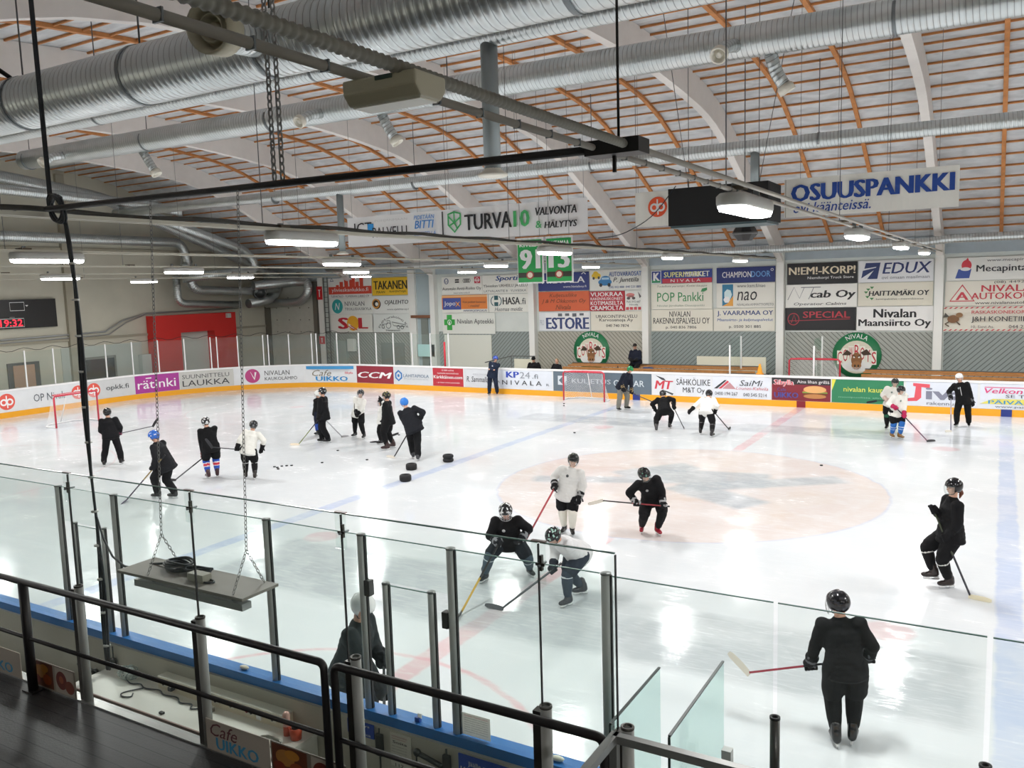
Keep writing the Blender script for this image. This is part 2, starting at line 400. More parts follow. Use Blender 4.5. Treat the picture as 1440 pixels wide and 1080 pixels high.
g = G(); g.span((XL, YF - .1, 5.62), (XR, YF - .004, 6.3)); struct(g.obj('wall_far_fascia', MAT('fascia', '8f9aa0', .55, var=.05)), 'blue grey band along the top of the far wall', 'wall')
def gable(x, nm, mat):
    g = G(); pts = [(x, YN, -.3), (x, YF, -.3)] + [(x, y, roofz(y)) for y in reversed(YS)]
    g.prism(pts, (-.2 if x < 0 else .2, 0, 0)); return struct(g.obj(nm, mat), None)
gable(XL, 'wall_left', WALLB); gable(XR, 'wall_right', WALLB)
g = G(); g.span((XL, YN - .2, -.3), (XR, YN, roofz(YN) + .3)); struct(g.obj('wall_near', WALLB))
for y in (-11, -3.0, 4.9):
    g = G(); g.span((XL, y - .2, 0), (XL + .2, y + .2, roofz(y) - .2)); struct(g.obj('wall_left_column', MAT('col_beige', '8c8778', .6)))
for z in (2.9, 7.2):
    g = G(); g.span((XL, YN, z), (XL + .08, YF, z + .12)); struct(g.obj('trim_left', MAT('col_beige')))

# ---- roof: insulation foil, arched beams, timber battens
foil = MAT('insulation_foil', 'a9adb0', .42, .2); n = NT(foil); bs = n.n['Principled BSDF']; pos = n.n.new('ShaderNodeTexCoord').outputs['Object']
no = n.noise(n.scaled(pos, (.8, 1.6, 1.6)), 1.6, 6, .8)
n.l.new(n.mix(n.rng(no, .3, .7), (.46, .48, .50), (.70, .72, .74)), bs.inputs['Base Color'])
bu = n.n.new('ShaderNodeBump'); bu.inputs['Strength'].default_value = .35; bu.inputs['Distance'].default_value = .05; n.l.new(n.noise(n.scaled(pos, (1, 2.5, 2.5)), 2.5, 5, 1.2), bu.inputs['Height']); n.l.new(bu.outputs[0], bs.inputs['Normal'])
g = G(); lo = [(y, roofz(y)) for y in YS]; prof = [(XL, y, z) for y, z in lo] + [(XL, y, z + .25) for y, z in reversed(lo)]
g.prism(prof, (XR - XL, 0, 0)); struct(g.obj('ceiling', foil), 'silver foil insulation under the arched roof', 'ceiling')
BEAM = MAT('beam_white', 'c3bfbb', .55, var=.03)
for x in COLX:
    lo, hi = [], []
    for y in YS:
        z = roofz(y); s = (roofz(y + .05) - roofz(y - .05)) / .1; l = math.hypot(1, s); hi.append((y, z - .01)); lo.append((y - s / l * -.0, z - .80 * l))
    pts = [(x - .12, y, z) for y, z in hi] + [(x - .12, y, z) for y, z in reversed(lo)]
    g = G(); g.prism(pts, (.24, 0, 0)); o = g.obj('roof_beam', BEAM); struct(o)
WOOD = MAT('batten_wood', 'a06a3c', .65, var=.18, vscale=4)
arc = [0]; dense = [YN + (YF - YN) * i / 800 for i in range(801)]
for a, b in zip(dense, dense[1:]): arc.append(arc[-1] + math.hypot(b - a, roofz(b) - roofz(a)))
for k in range(1, int(arc[-1] / .68)):
    if k * .68 < 5: continue
    y = float(np.interp(k * .68, arc, dense)); s = (roofz(y + .05) - roofz(y - .05)) / .1; nn = Vector((0, s, -1)).normalized()
    c = Vector((0, y, roofz(y))) + nn * .03
    g = G(); g.bar(c + Vector((XL, 0, 0)), c + Vector((XR, 0, 0)), .048, .05, nn); struct(g.obj('ceiling_batten', WOOD))
for a, b in zip(COLX, COLX[1:]):
    for f in (1 / 3, 2 / 3):
        x = a + (b - a) * f; pts = [(x, y, roofz(y)) for y in YS if y > -16]
        g = G(); g.prism([(x - .06, y, z - .005) for _, y, z in pts] + [(x - .06, y, z - .1) for _, y, z in reversed(pts)], (.12, 0, 0)); struct(g.obj('ceiling_lath', WOOD))

# ---- end wall details
def box_thing(name, label, cat, a, b, mat, group=None, bevel=0):
    a, b = Vector(a), Vector(b); g = G(); g.span(a, b); c = (a + b) / 2; c.z = min(a.z, b.z)
    o = g.obj(name, mat, None, tuple(c), bevel=bevel); return tag(o, label, cat, group)
d = bpy.data.objects.new('door_1', None); COL.objects.link(d); d['kind'] = 'structure'; d['label'] = 'dark framed door with a warm brown panel in the end wall'; d['category'] = 'door'; d['_base'] = (0, 0, 0)
G().span((XL, 1.75, 0), (XL + .06, 3.2, 2.1)).obj('door_frame', MAT('door_dark', '4a4844', .5), d)
G().span((XL + .06, 1.98, .12), (XL + .09, 2.95, 1.98)).obj('door_panel', MAT('door_warm', '9c7c66', .4), d)  # panel in one plain warm brown
G().span((XL + .09, 2.0, .95), (XL + .14, 2.12, 1.0)).obj('door_handle', MAT('steel', 'b0b4b6', .3, .9), d)
wd = bpy.data.objects.new('window_1', None); COL.objects.link(wd); wd['kind'] = 'structure'; wd['label'] = 'dark rectangular window in the end wall behind the goal'; wd['category'] = 'window'; wd['_base'] = (0, 0, 0)
G().span((XL, 5.35, .85), (XL + .05, 7.1, 2.05)).obj('window_frame', MAT('win_frame', '6d6c66', .5), wd)
G().span((XL + .05, 5.47, .97), (XL + .07, 6.98, 1.93)).obj('window_pane', MAT('win_dark', '2e302e', .12), wd)
G().span((XL, 4.3, 0), (XL + .03, 8.6, 2.6)).obj('wall_left_plate', MAT('plate_grey', 'a3a6a0', .6))['kind'] = 'structure'
# red portal
rp = thing('entrance_portal', 'red box shaped entrance portal on the end wall', 'portal', (XL + .35, 11.9, 0))
redm = MAT('portal_red', 'b3231f', .5)
x0, x1 = XL + .02, XL + .7
G().span((x0, 9.0, 0), (x1, 10.55, 3.9)).obj('portal_side', redm, rp); G().span((x0, 12.75, 0), (x1, 14.3, 3.9)).obj('portal_side', redm, rp)
G().span((x0, 10.55, 2.95), (x1, 12.75, 3.9)).obj('portal_head', redm, rp)
G().span((x0, 10.55, 0), (x0 + .1, 12.75, 2.95)).obj('portal_door', MAT('portal_door', 'b5b8b2', .5), rp)
box_thing('wall_cabinet', 'grey electrical cabinet on the end wall beside the red portal', 'cabinet', (XL + .05, 8.35, .7), (XL + .35, 8.9, 1.95), MAT('cab_grey', 'a9aca8', .45), bevel=.01)
box_thing('wall_box', 'small pale box on top edge of the red portal', 'box', (XL + .7, 13.6, 3.6), (XL + .86, 13.85, 3.85), MAT('cab_grey'))
# clock
ck = thing('scoreboard_clock', 'black wall scoreboard with red glowing time on the end wall', 'scoreboard', (XL + .15, 1.9, 3.65))
G().span((XL + .01, -.4, 3.65), (XL + .2, 4.15, 4.95)).obj('case', MAT('black_case', '0c0c0d', .35), ck)
emblem(ck, flat_left(-.4, 3.65, XL + .2), 4.55, 1.3, [
    L([(.535, .62), (.535, .9), (.675, .9), (.675, .62), (.535, .62)], .02, 'd8d8d8'), L([(.24, .62), (.24, .9), (.38, .9), (.38, .62), (.24, .62)], .02, 'd8d8d8'),
    T('KOTI', .3, .44, .36, .48, '9a9a9a'), T('AIKA', .52, .37, .57, .41, '9a9a9a'), P([(.70, .74), (.715, .8), (.685, .8)], 'c8c8c8'),
    L([(.405, .06), (.405, .345), (.66, .345), (.66, .06), (.405, .06)], .02, 'b8b8b8')])
LED = MAT('led_red', 'ff1a2a', .4, emit=3)
V, Fc, a, b_, c, d_ = glyphs('19:32', .01)
g = G(); vs = [g.b.verts.new((XL + .21, 1.55 + (x - a) / (b_ - a) * .98, 3.76 + (y - c) / (d_ - c) * .3)) for x, y in V]
for f in Fc: g.b.faces.new([vs[k] for k in f])
g.obj('digits', LED, ck)
# pipe run on the end wall
cd = thing('wall_conduit', 'grey conduit run along the end wall above the glass', 'conduit', (XL + .1, 4, 3.2))
G().tube([(XL + .1, -6, 3.05), (XL + .1, 6.6, 3.25), (XL + .1, 7.6, 3.75), (XL + .1, 9, 4.05), (XL + .1, 15, 4.1)], .04, 8).obj('pipe', MAT('conduit', '8e9090', .4, .5), cd)
G().tube([(XL + .1, -6, 2.93), (XL + .1, 6.8, 3.1), (XL + .1, 7.8, 3.65), (XL + .1, 8.9, 3.98)], .025, 8).obj('pipe', MAT('conduit'), cd)
# far wall, left bay: big sliding door, ladder, alarm boxes, dark opening
sd = thing('sliding_door', 'large pale panel door in the far wall beside the corner', 'door', (-29.9, YF - .05, 0))
g = G(); g.span((-31.5, YF - .12, 0), (-28.0, YF - .05, 5.2)); g.obj('panel', MAT('slide_panel', 'a6a79e', .55, var=.05), sd)
g = G()
for x in (-31, -30, -29.1, -28.4):
    for z in (2.6, 3.3, 4.0, 4.6): g.span((x - .03, YF - .14, z - .03), (x + .03, YF - .12, z + .03))
g.obj('bolts', MAT('bolt_dark', '55544e', .5), sd)
G().span((-31.97, YF - .16, 0), (-31.5, YF - .05, 5.4)).obj('jamb', MAT('jamb', '5a5850', .6), sd)
G().span((-28.0, YF - .2, 0), (-27.7, YF - .05, 5.5)).obj('jamb', MAT('jamb'), sd)
G().span((-27.55, YF - .22, 0), (-27.2, YF - .05, 5.7)).obj('column', MAT('column_white'))['kind'] = 'structure'
ld = thing('wall_ladder', 'thin steel ladder climbing the far wall left of the signs', 'ladder', (-27.0, YF - .1, .3))
for x in (-27.15, -26.85): G().span((x - .02, YF - .16, .3), (x + .02, YF - .12, 5.7)).obj('rail', MAT('steel_dark', '5d605e', .4, .6), ld)
for i in range(18): G().span((-27.15, YF - .155, .5 + i * .29), (-26.85, YF - .125, .53 + i * .29)).obj('rung', MAT('steel_dark'), ld)
for z, h in ((4.45, .75), (1.9, .45)):
    t = sign('alarm_sign', 'tall red sign high on the white column by the ladder' if z > 3 else 'small red sign low on the white column by the ladder', 'sign', -27.6, z, -27.18, z + h, YF - .225, 'b01c22', [R(.42, .2, .58, .75, 'f0e8e6'), R(.3, .7, .7, .76, 'f0e8e6')])
    t['label'] = t['label']
for a, b, z, nm, lb, mt in (((-26.5), (-25.6), (.7, 2.1), 'switch_cabinet', 'grey green switch cabinet behind the corner glass', MAT('cab_green', '8c9690', .5)), ((-25.5), (-25.0), (1.5, 2.2), 'wall_box', 'white box on the diagonal boards behind the corner glass', MAT('cab_white', 'c6c8c2', .5)),
                         ((-23.2), (-21.6), (0, 2.0), 'service_door', 'dark grey service door in the diagonal boards', MAT('door_grey', '6e746f', .5))):
    box_thing(nm, lb, 'door' if 'door' in nm else 'cabinet', (a, YF - .25 if 'cab' in nm or 'box' in nm else YF - .09, z[0]), (b, YF - .045, z[1]), mt, bevel=.01)
# portal columns and door between the first sign bays
G().span((-21.05, YF - .25, 0), (-20.6, YF - .004, 5.9)).obj('column', MAT('column_white'))['kind'] = 'structure'
G().span((-20.6, YF - .09, 0), (-19.7, YF - .004, 5.6)).obj('wall_far_panel', MAT('panel_blue', '93a0a4', .55))['kind'] = 'structure'
box_thing('bay_door', 'tall narrow dark door beside the pale column', 'door', (-20.35, YF - .14, 0), (-19.9, YF - .09, 3.3), MAT('door_grey'))
box_thing('door_bracket', 'rust brown bracket over the narrow dark door', 'bracket', (-20.9, YF - .3, 3.35), (-19.5, YF - .2, 3.5), MAT('rust', '6f4a33', .7))
box_thing('light_panel', 'pale white panel low on far wall between two sign bays', 'panel', (-18.9, YF - .09, .3), (-16.0, YF - .046, 2.45), MAT('panel_pale', 'c2c4bb', .5))
# ================================================================ BOARDS
BH = 1.17
GAIN = 1.08
def bpath(s, off=0.0):
    """inside face of the boards: up the end, round the corner, along the far side; returns point and inward normal"""
    if s < 9.96: return Vector((-29.6 - off, -4.98 + s, 0)), Vector((1, 0, 0))
    a = (s - 9.96) / RAD
    if a < PI / 2: nrm = Vector((math.cos(a), -math.sin(a), 0)); return Vector((-21.1, 4.98, 0)) - nrm * (RAD + off), nrm
    return Vector((-21.1 + (s - 9.96 - RAD * PI / 2), HW + off, 0)), Vector((0, -1, 0))
def loop_strip(name, mat, parent, o0, o1, z0, z1, part=None):
    g = G(); A, B = rink_loop(o0), rink_loop(o1); n = len(A); rng = range(n) if part is None else part(n)
    rings = [[g.b.verts.new((*A[i], z0)), g.b.verts.new((*A[i], z1)), g.b.verts.new((*B[i], z1)), g.b.verts.new((*B[i], z0))] for i in range(n)]
    for i in rng:
        a, b = rings[i], rings[(i + 1) % n]
        for k in range(4): g.b.faces.new((a[k], a[(k + 1) % 4], b[(k + 1) % 4], b[k]))
    for v in [v for v in g.b.verts if not v.link_faces]: g.b.verts.remove(v)
    return g.obj(name, mat, parent)
boards = thing('rink_boards', 'white dasher boards with yellow kick strip round the ice', 'boards', (0, 0, 0))
near = lambda n: [i for i in range(n) if rink_loop()[i][1] < -HW + .01 and rink_loop()[(i + 1) % n][1] < -HW + .01]
rest = lambda n: [i for i in range(n) if i not in near(n)]
loop_strip('board_face', MAT('board_white', 'd9dbdc', .35, var=.02), boards, .0, .09, .02, BH - .05)
loop_strip('kick_strip', MAT('kick_yellow', 'e3a01f', .4), boards, -.012, .1, 0, .24)
loop_strip('top_rail', MAT('rail_white', 'eceeee', .35), boards, -.02, .16, BH - .05, BH + .02, rest)
loop_strip('top_rail', MAT('rail_blue', '2f73b8', .35, var=.06), boards, -.02, .13, BH - .07, BH + .02, near)['label'] = 'blue top rail'
for s, c in ((44.41, '7d1f2b'), (37.78, '24357c'), (51.09, '24357c')):
    p, nn = bpath(s); g = G(); g.span((p.x - .16, p.y - .02, 0), (p.x + .16, p.y - .011, .245)); g.obj('line_mark', paint(c), boards)
# the walkway side of the near boards
G().span((-14, -HW - .16, .1), (14, -HW - .1, BH - .07)).obj('back_panel', MAT('board_back', 'b9b5a6', .5, var=.06, vscale=1.5), boards)
def advert(label, s0, s1, bg, items, z0=.25, z1=1.11, name='board_advert'):
    mid, _ = bpath((s0 + s1) / 2); W, H = s1 - s0, z1 - z0
    t = thing(name, label, 'advert', (mid.x, mid.y, z0), 'adverts on the rink boards')
    def F(u, v, h):
        p, nn = bpath(s0 + u); q = p + nn * (h + .003); return (q.x, q.y, z0 + v)
    g = G(); n = max(1, int(W / .35)); rows = []
    for h in (0.0, .004): rows.append([[g.b.verts.new(F(W * i / n, v, h)) for i in range(n + 1)] for v in (0, H)])
    for i in range(n):
        g.b.faces.new((rows[1][0][i], rows[1][0][i + 1], rows[1][1][i + 1], rows[1][1][i]))
        g.b.faces.new((rows[0][0][i], rows[0][1][i], rows[0][1][i + 1], rows[0][0][i + 1]))
    for k in (0, 1):
        for i in range(n): g.b.faces.new((rows[0][k][i], rows[0][k][i + 1], rows[1][k][i + 1], rows[1][k][i]))
    for i in (0, n): g.b.faces.new((rows[0][0][i], rows[1][0][i], rows[1][1][i], rows[0][1][i]))
    g.obj('panel', MAT('ad_' + bg, bg, .3, var=.03), t)
    emblem(t, F, W, H, items, .0018, .008)
    return t
def op(cx, cy, r, W, H, col='d9574a', fg='f1eeee'):
    k = H / W; rx = r * k
    return [C(cx, cy, rx, r, col), RING(cx - .36 * rx, cy - .05 * r, .33 * rx, .33 * r, .2 * r, fg), RING(cx + .36 * rx, cy - .05 * r, .33 * rx, .33 * r, .2 * r, fg),
            R(cx - .09 * rx, cy - .1 * r, cx + .06 * rx, cy + .75 * r, fg), R(cx - .02 * rx, cy - .78 * r, cx + .13 * rx, cy + .1 * r, fg)]
W_, H_ = 4.45, .86
advert('white board advert with two red ring discs and thin grey words, behind the left goal', 4.2, 8.65, 'd5d8da',
       op(.245, .5, .4, W_, H_) + [T('OP Nivala', .5, .32, .83, .7, '5b6068')] + op(.975 - .02, .52, .36, W_, H_) + op(.035, .46, .4, W_, H_))
advert('light grey board advert with red disc and small web address left of the purple one', 8.7, 11.28, 'c4c6c6', op(.2, .52, .38, 2.58, .86) + [T('opkk.fi', .44, .34, .88, .68, '45484c', .01)])
advert('purple board advert with one white word in lower case', 11.29, 13.43, 'a2388f', [T('rätinki', .06, .24, .92, .74, 'f0e6ee', .012), R(.25, .80, .38, .86, 'f0e6ee')])
advert('grey speckled board advert with two lines of angular dark lettering', 13.45, 16.06, 'bfbfba', [T('SUUNNITTELU', .05, .58, .92, .82, '4b4d4f'), T('LAUKKA', .05, .14, .92, .48, '2b2c2e', .004)])
advert('white board advert with pink disc holding a zigzag letter', 16.1, 19.65, 'd8dbdd', [C(.25, .5, .105, .42, 'b13f79'), L([(.205, .28), (.225, .7), (.275, .3), (.295, .72)], .11, 'f2eaf0'), T('NIVALAN', .42, .5, .78, .78, '3c3d40', .005), T('KAUKOLÄMPÖ', .42, .2, .89, .44, '3c3d40', .003)])
advert('white board advert with a blue strip on top and big blue word below script', 19.7, 22.55, 'd9dcde', [R(.02, .8, .97, .98, '3f8fc4'), T('Erätauolla Tankkaamaan', .06, .83, .92, .95, 'eef4f8', .012), T('Cafe', .13, .38, .5, .74, '77705f', 0, .35), T('Sibylla', .78, .48, .95, .64, 'cc4a5a', .02), T('UIKKO', .2, .08, .83, .36, '2e86c1', .03)])
advert('dark red board advert with three big white slanted letters', 22.64, 24.98, '8c2d3b', [T('CCM', .04, .3, .95, .66, 'efe9ea', .03, .25)])
advert('grey board advert with a blue hexagon ring and blue grey word', 25.02, 27.32, 'c9cdd0', [L([(.12, .78), (.2, .62), (.2, .38), (.12, .22), (.045, .38), (.045, .62), (.12, .78)], .1, '2f6fae'), C(.12, .5, .03, .1, '2f6fae', 6), T('LÄHITAPIOLA', .25, .42, .92, .64, '54708a', .008), T('Pohjoinen', .27, .28, .9, .36, '9aa3a8')])
advert('bright red board advert with white web address and lines above and below', 27.37, 29.12, 'b02c39', [T('10 000 neliötä', .3, .84, .7, .93, 'ecdfe0'), T('tuotteita tavaratalossa', .15, .68, .85, .77, 'ecdfe0'), T('Kärkkäinen.com', .03, .42, .97, .6, 'f4ecec', .02), T('- ja lisää tulee päivittäin', .12, .15, .88, .24, 'ecdfe0')])
advert('light grey board advert with black brush lettering behind the navy coach', 29.17, 30.86, 'c9ccd0', [T('KELLONOPAILIJA', .3, .64, .95, .76, 'a9adb2'), T('R. Sammallahti', .08, .3, 1.05 - .1, .6, '33353a', .008, .2)])
advert('white board advert with blue initials, grey number and spaced dark word', 30.9, 33.82, 'd3d8e0', [T('KP', .2, .6, .42, .92, '2c46a8', .04), T('24', .44, .58, .62, .92, '8a9099'), T('.fi', .66, .58, .76, .82, '6a7078'), T('N I V A L A', .12, .22, .82, .46, '2f3238', .012), T('R', .03, .3, .08, .42, '4a4d52'), T('R', .9, .22, .95, .34, '4a4d52')])
advert('long slate grey board advert with pale capitals behind the parked goal', 33.88, 38.45, '5d6b77', [R(.05, .32, .145, .78, 'ccd4da'), P([(.06, .55), (.1, .75), (.1, .35)], '5d6b77'), P([(.1, .32), (.145, .55), (.145, .32)], '8fa0ac'), T('KULJETUS', .2, .36, .6, .66, 'b9c3ca', .015), T('OSALAR', .63, .36, .93, .66, 'ccd5da', .015)])
advert('white board advert with slanted red monogram and black spikes', 38.53, 39.44, 'd8dbdf', [P([(.1, .95), (.5, .82), (.6, .7), (.4, .74)], '3a3f44'), P([(.5, .25), (.95, .1), (.9, .02), (.6, .16)], '3a3f44'), T('MT', .08, .3, .92, .7, 'c43a48', .03, .2)])
advert('white board advert with two lines of condensed black capitals', 39.46, 40.96, 'd9dce2', [T('SÄHKÖLIIKE', .04, .52, .97, .88, '24262a', .012), T('M&T Oy', .22, .1, .82, .42, '24262a', .012)])
advert('white board advert with striped red and black peak and telephone numbers', 41.0, 43.25, 'd6dae2', [P([(.03, .42), (.22, .82), (.26, .82), (.09, .42)], '34373c'), P([(.11, .42), (.27, .8), (.3, .74), (.16, .42)], 'c3434e'), P([(.18, .42), (.31, .72), (.42, .42)], 'b9888d'), T('SaiMi', .48, .58, .88, .84, '3b3e44', 0, .25), T('Lounas-Kahvila', .42, .4, .97, .54, 'bf6a72', 0, .25), T('0400 194 267', .05, .12, .45, .28, '3b3e44'), T('040 545 5214', .55, .1, .95, .26, '3b3e44')])
advert('dark red food advert with a burger picture on the boards', 43.32, 45.46, '7d2732', [R(0, .72, 1, 1, '2e2a2c'), T('Sibylla', .04, .62, .38, .92, 'f2f0ee', .05), T('Sibylla', .045, .63, .375, .91, 'd2344a', .015), T('Aina lihan grilliä', .44, .74, .98, .92, 'dedada', .012), C(.74, .4, .2, .26, 'c9915a'), R(.54, .27, .94, .38, '6f3b22'), R(.53, .36, .95, .42, '7d9a45'), R(.54, .42, .94, .47, 'c44a3a'), C(.74, .22, .19, .1, 'b57c48'), C(.74, .52, .19, .16, 'd8a468'), T('Cafe', .1, .42, .25, .56, '5a4a86', .01), T('UIKKO', .05, .12, .46, .36, '4a4a92', .03)])
advert('green board advert with yellow heading in small letters', 45.5, 47.92, '2f7a55', [P([(0, .5), (.06, 1), (0, 1)], 'd9d24a'), T('nivalan kaupunki', .17, .42, .93, .7, 'd7d655', .006), T('monipuolista elinvoimaa', .1, .2, .95, .28, '86b49a')])
advert('white board advert with tall red hooked letter and grey letters behind two skaters', 48.0, 50.22, 'd3d8e2', [P([(.1, .94), (.34, .9), (.34, .74), (.22, .78), (.22, .34), (.16, .2), (.02, .18), (.02, .3), (.12, .34), (.14, .8), (.1, .82)], 'd0505c'), T('iva', .3, .28, .88, .76, '7d7f90', .03), T('rakennusliike', .3, .06, .92, .2, '5e626e', .0)])
advert('white board advert with magenta heading and blue yellow lettering at the right edge', 50.3, 52.8, 'd6dbe4', [R(.05, .84, .6, .87, 'd04a7c'), T('Velkon Kone', .05, .62, .9, .82, 'd04a7c', .02, .2), T('SE TOIMII', .3, .46, .8, .58, '4d5058', .01), P([(.0, .2), (.15, .4), (.9, .42), (1, .3), (.8, .18)], 'd9cf62'), T('PÄIVÄRINNE', .1, .2, .95, .38, '2f86b8', .02), T('www.paivarinne.fi', .18, .04, .85, .14, '3b3e44', .008)])

# ================================================================ FAR SIGNS
GAIN = 1.38
def wall_sign(label, x0, x1, z0, z1, bg, items): return sign('wall_sign', label, 'sign', x0, z0, x1, z1, YF - .05, bg, items, group='sponsor signs on the far wall')
Z0, Z1, Z2, Z3 = 2.66, 3.6, 4.54, 5.46
K = '222326'; Wt = 'cfcdc4'
sk = 'b8402f'
wall_sign('white wall sign with a red city skyline at the top left of the far wall', -26.83, -23.68, 4.5, 5.74, 'cfd0cc', [R(0, .18, 1, .52, sk)] + [R(x, .5, x + w_, h, sk) for x, w_, h in ((.18, .07, .6), (.27, .08, .74), (.38, .09, .92), (.5, .1, .82), (.56, .07, .96), (.64, .08, .72), (.74, .08, .98))] + [P([(.38, .9), (.425, 1.0), (.47, .9)], sk), L([(.05, .78), (.09, .92), (.13, .78), (.05, .78)], .04, '3f4d6e'), T('ylivieskanlukko.fi', .08, .24, .93, .46, 'efe6e2', .012), T('TURVATALO - YLIVIESKAN LUKKO OY', .05, .03, .95, .13, '3c3f45', .004)])
wall_sign('white wall sign with a teal disc holding a zigzag letter', -26.8, -23.68, 3.6, 4.48, 'cbcec9', [C(.18, .5, .13, .46, '2c8f8f'), T('N', .12, .28, .24, .72, 'e8efee', .012, .25), T('NIVALAN', .36, .52, .82, .8, '3d4245', .004), T('TEOLLISUUSKYLÄ', .36, .24, .98, .44, '3d4245', .0)])
wall_sign('white wall sign with red letters around an orange half sun', -26.8, -23.68, 2.58, 3.58, 'cdcec8', [T('S', .2, .18, .4, .82, 'a82733', .05), C(.53, .5, .14, .42, 'dd9a2c'), P([(.42, .2), (.6, .2), (.42, .5)], 'cdcec8'), L([(.42, .34), (.56, .12)], .05, 'a82733'), L([(.47, .38), (.63, .12)], .05, 'a82733'), T('L', .68, .2, .86, .8, 'a82733', .05)])
wall_sign('bright yellow wall sign with heavy black letters', -23.64, -21.1, 4.6, 5.56, 'd0a92c', [T('TAKANEN', .05, .34, .95, .82, '1b1a18', .03), T('MAAN', .12, .12, .35, .26, '2c2718', .01), T('RAKENTAJA', .48, .12, .92, .26, '2c2718', .01)])
wall_sign('white wall sign with an orange and black gear', -23.68, -21.08, 3.6, 4.56, 'cacdca', [RING(.12, .55, .075, .2, .18, '2b2a28'), RING(.1, .58, .09, .24, .08, 'c0873f'), T('OJALEHTO', .34, .46, .96, .76, '2a2b2e', .02, .15), T('www.ojalehto-oy.fi', .4, .16, .98, .3, '55585c', .004, .15)])
wall_sign('white wall sign with arched letters over a tractor drawing', -23.72, -21.08, 2.58, 3.58, 'c9cecb', [T('PHM-urakointi Ky', -62, .0, 62, .17, '2a2c2e', .012, 0, (.55, -.28, 1.02, False)), RING(.42, .36, .06, .15, .03, '3a3d40'), RING(.28, .3, .035, .09, .03, '3a3d40'), L([(.25, .42), (.4, .46), (.38, .64), (.46, .64), (.48, .44)], .03, '3a3d40'), L([(.52, .56), (.86, .4), (.84, .3), (.56, .36), (.52, .56)], .03, '3a3d40'), RING(.68, .28, .035, .09, .03, '3a3d40'), RING(.78, .27, .035, .09, .03, '3a3d40'), T('Haapavesi', .36, .04, .72, .16, '2a2c2e', .008)])
wall_sign('white wall sign with a row of four car emblems', -18.95, -16.45, Z2, Z3, 'cfcfc9', [RING(.12, .76, .05, .15, .04, '4a5a7a'), L([(.08, .86), (.1, .66), (.12, .78), (.14, .66), (.16, .86)], .04, '4a5a7a'), R(.34, .78, .44, .86, K), R(.34, .66, .44, .74, K), RING(.57, .76, .028, .1, .03, K), RING(.61, .76, .028, .1, .03, K), RING(.65, .76, .028, .1, .03, K), RING(.69, .76, .028, .1, .03, K), R(.82, .6, .96, .96, 'a8283c'), RING(.89, .78, .04, .12, .03, 'e6dadc'), R(.83, .74, .95, .8, 'e6dadc'), T('Autotalo Antti-Roiko Oy', .02, .2, .98, .42, '3b3e42', .004), T('www.antti-roiko.fi', .3, .05, .7, .14, '55585c')])
wall_sign('white wall sign with blue slanted heading half behind the green shirts', -16.43, -13.75, Z2, Z3, 'cdcdc6', [T('Sportia', .3, .62, .85, .96, '26447a', .03, .25), T('Ylivieskan URHEILU JA LELU', .02, .3, .98, .5, '34373b', .006), T('LATVALANTIE 8   YLIVIESKA', .03, .08, .95, .2, '55585c')])
wall_sign('wall sign with a blue block and an orange block side by side', -18.98, -16.12, Z1, Z2 - .03, 'cdcdc6', [R(0, .2, .98, 1, 'c3702e'), R(0, .88, .98, .98, 'dca070'), R(.02, .18, .42, .84, '3b4a8c'), T('Jopo', .05, .34, .3, .66, 'e8e8ee', .012), T('X', .3, .36, .4, .62, 'd98a35', .02), T('Kun putket kutsuvat', .46, .5, .95, .66, '6b4a3a', .006, .2), T('- meiltä!', .58, .32, .82, .46, '6b4a3a', .006, .2), T('WWW.JOPOX.FI', .47, .02, .97, .16, '2a3260', .012, .15)])
wall_sign('white wall sign with a dark teal ring emblem and black web address', -16.08, -13.75, Z1, Z2 - .03, 'cdcdc6', [R(.14, .34, .24, .92, '1f4d54'), R(.1, .56, .28, .68, 'cdcdc6'), RING(.19, .62, .13, .3, .05, '1f4d54', -1, 1), RING(.19, .62, .13, .3, .05, '1f4d54', PI - 1, PI + 1), T('HASA', .36, .42, .78, .82, '24262a', .03), T('.fi', .8, .42, .92, .76, '3a3d41', .005), T('Huomaa meidät', .15, .06, .85, .28, '55585c', 0, .3)])
wall_sign('white wall sign with a green pharmacy cross', -18.98, -15.75, 2.5, Z1 - .02, 'c7c9c3', [R(.03, .42, .24, .7, '2f8f3c'), R(.085, .18, .185, .92, '2f8f3c'), RING(.135, .56, .035, .11, .03, 'e4ece2'), R(.125, .42, .145, .6, 'e4ece2'), T('Nivalan Apteekki', .29, .42, .97, .72, '3a3c3f', .006)])
wall_sign('navy blue wall sign partly behind the hanging green shirts', -13.2, -10.47, Z2 + .06, Z3, '24306a', [T('HIETALA', .08, .42, .92, .76, 'd6d9e4', .02), L([(.86, .88), (.9, .98), (.94, .88)], .05, 'd6d9e4'), T('www.hietalaoy.fi', .5, .12, .95, .28, 'd6d9e4', .004)])
wall_sign('white wall sign with a yellow and a blue toy car', -10.43, -7.8, Z2 + .02, Z3 + .06, 'c9cac4', [C(.13, .72, .09, .14, 'c9a82e'), C(.12, .82, .05, .12, 'c9a82e'), C(.08, .6, .022, .07, '3b3a36'), C(.18, .62, .022, .07, '3b3a36'), C(.3, .4, .13, .17, '2f6fa0'), C(.31, .56, .09, .14, '2f6fa0'), R(.24, .52, .38, .62, '9fbcd0'), C(.22, .26, .03, .09, '2c2c2c'), C(.38, .26, .03, .09, '2c2c2c'), T('AUTOVARAOSAT', .38, .66, .99, .88, '2d4f8a', .02), T('P. Junttila', .46, .32, .94, .6, '2c2e33', .006, .3), T('(08) 442 888  040 531 889', .38, .06, .98, .2, '3d4f80', .004)])
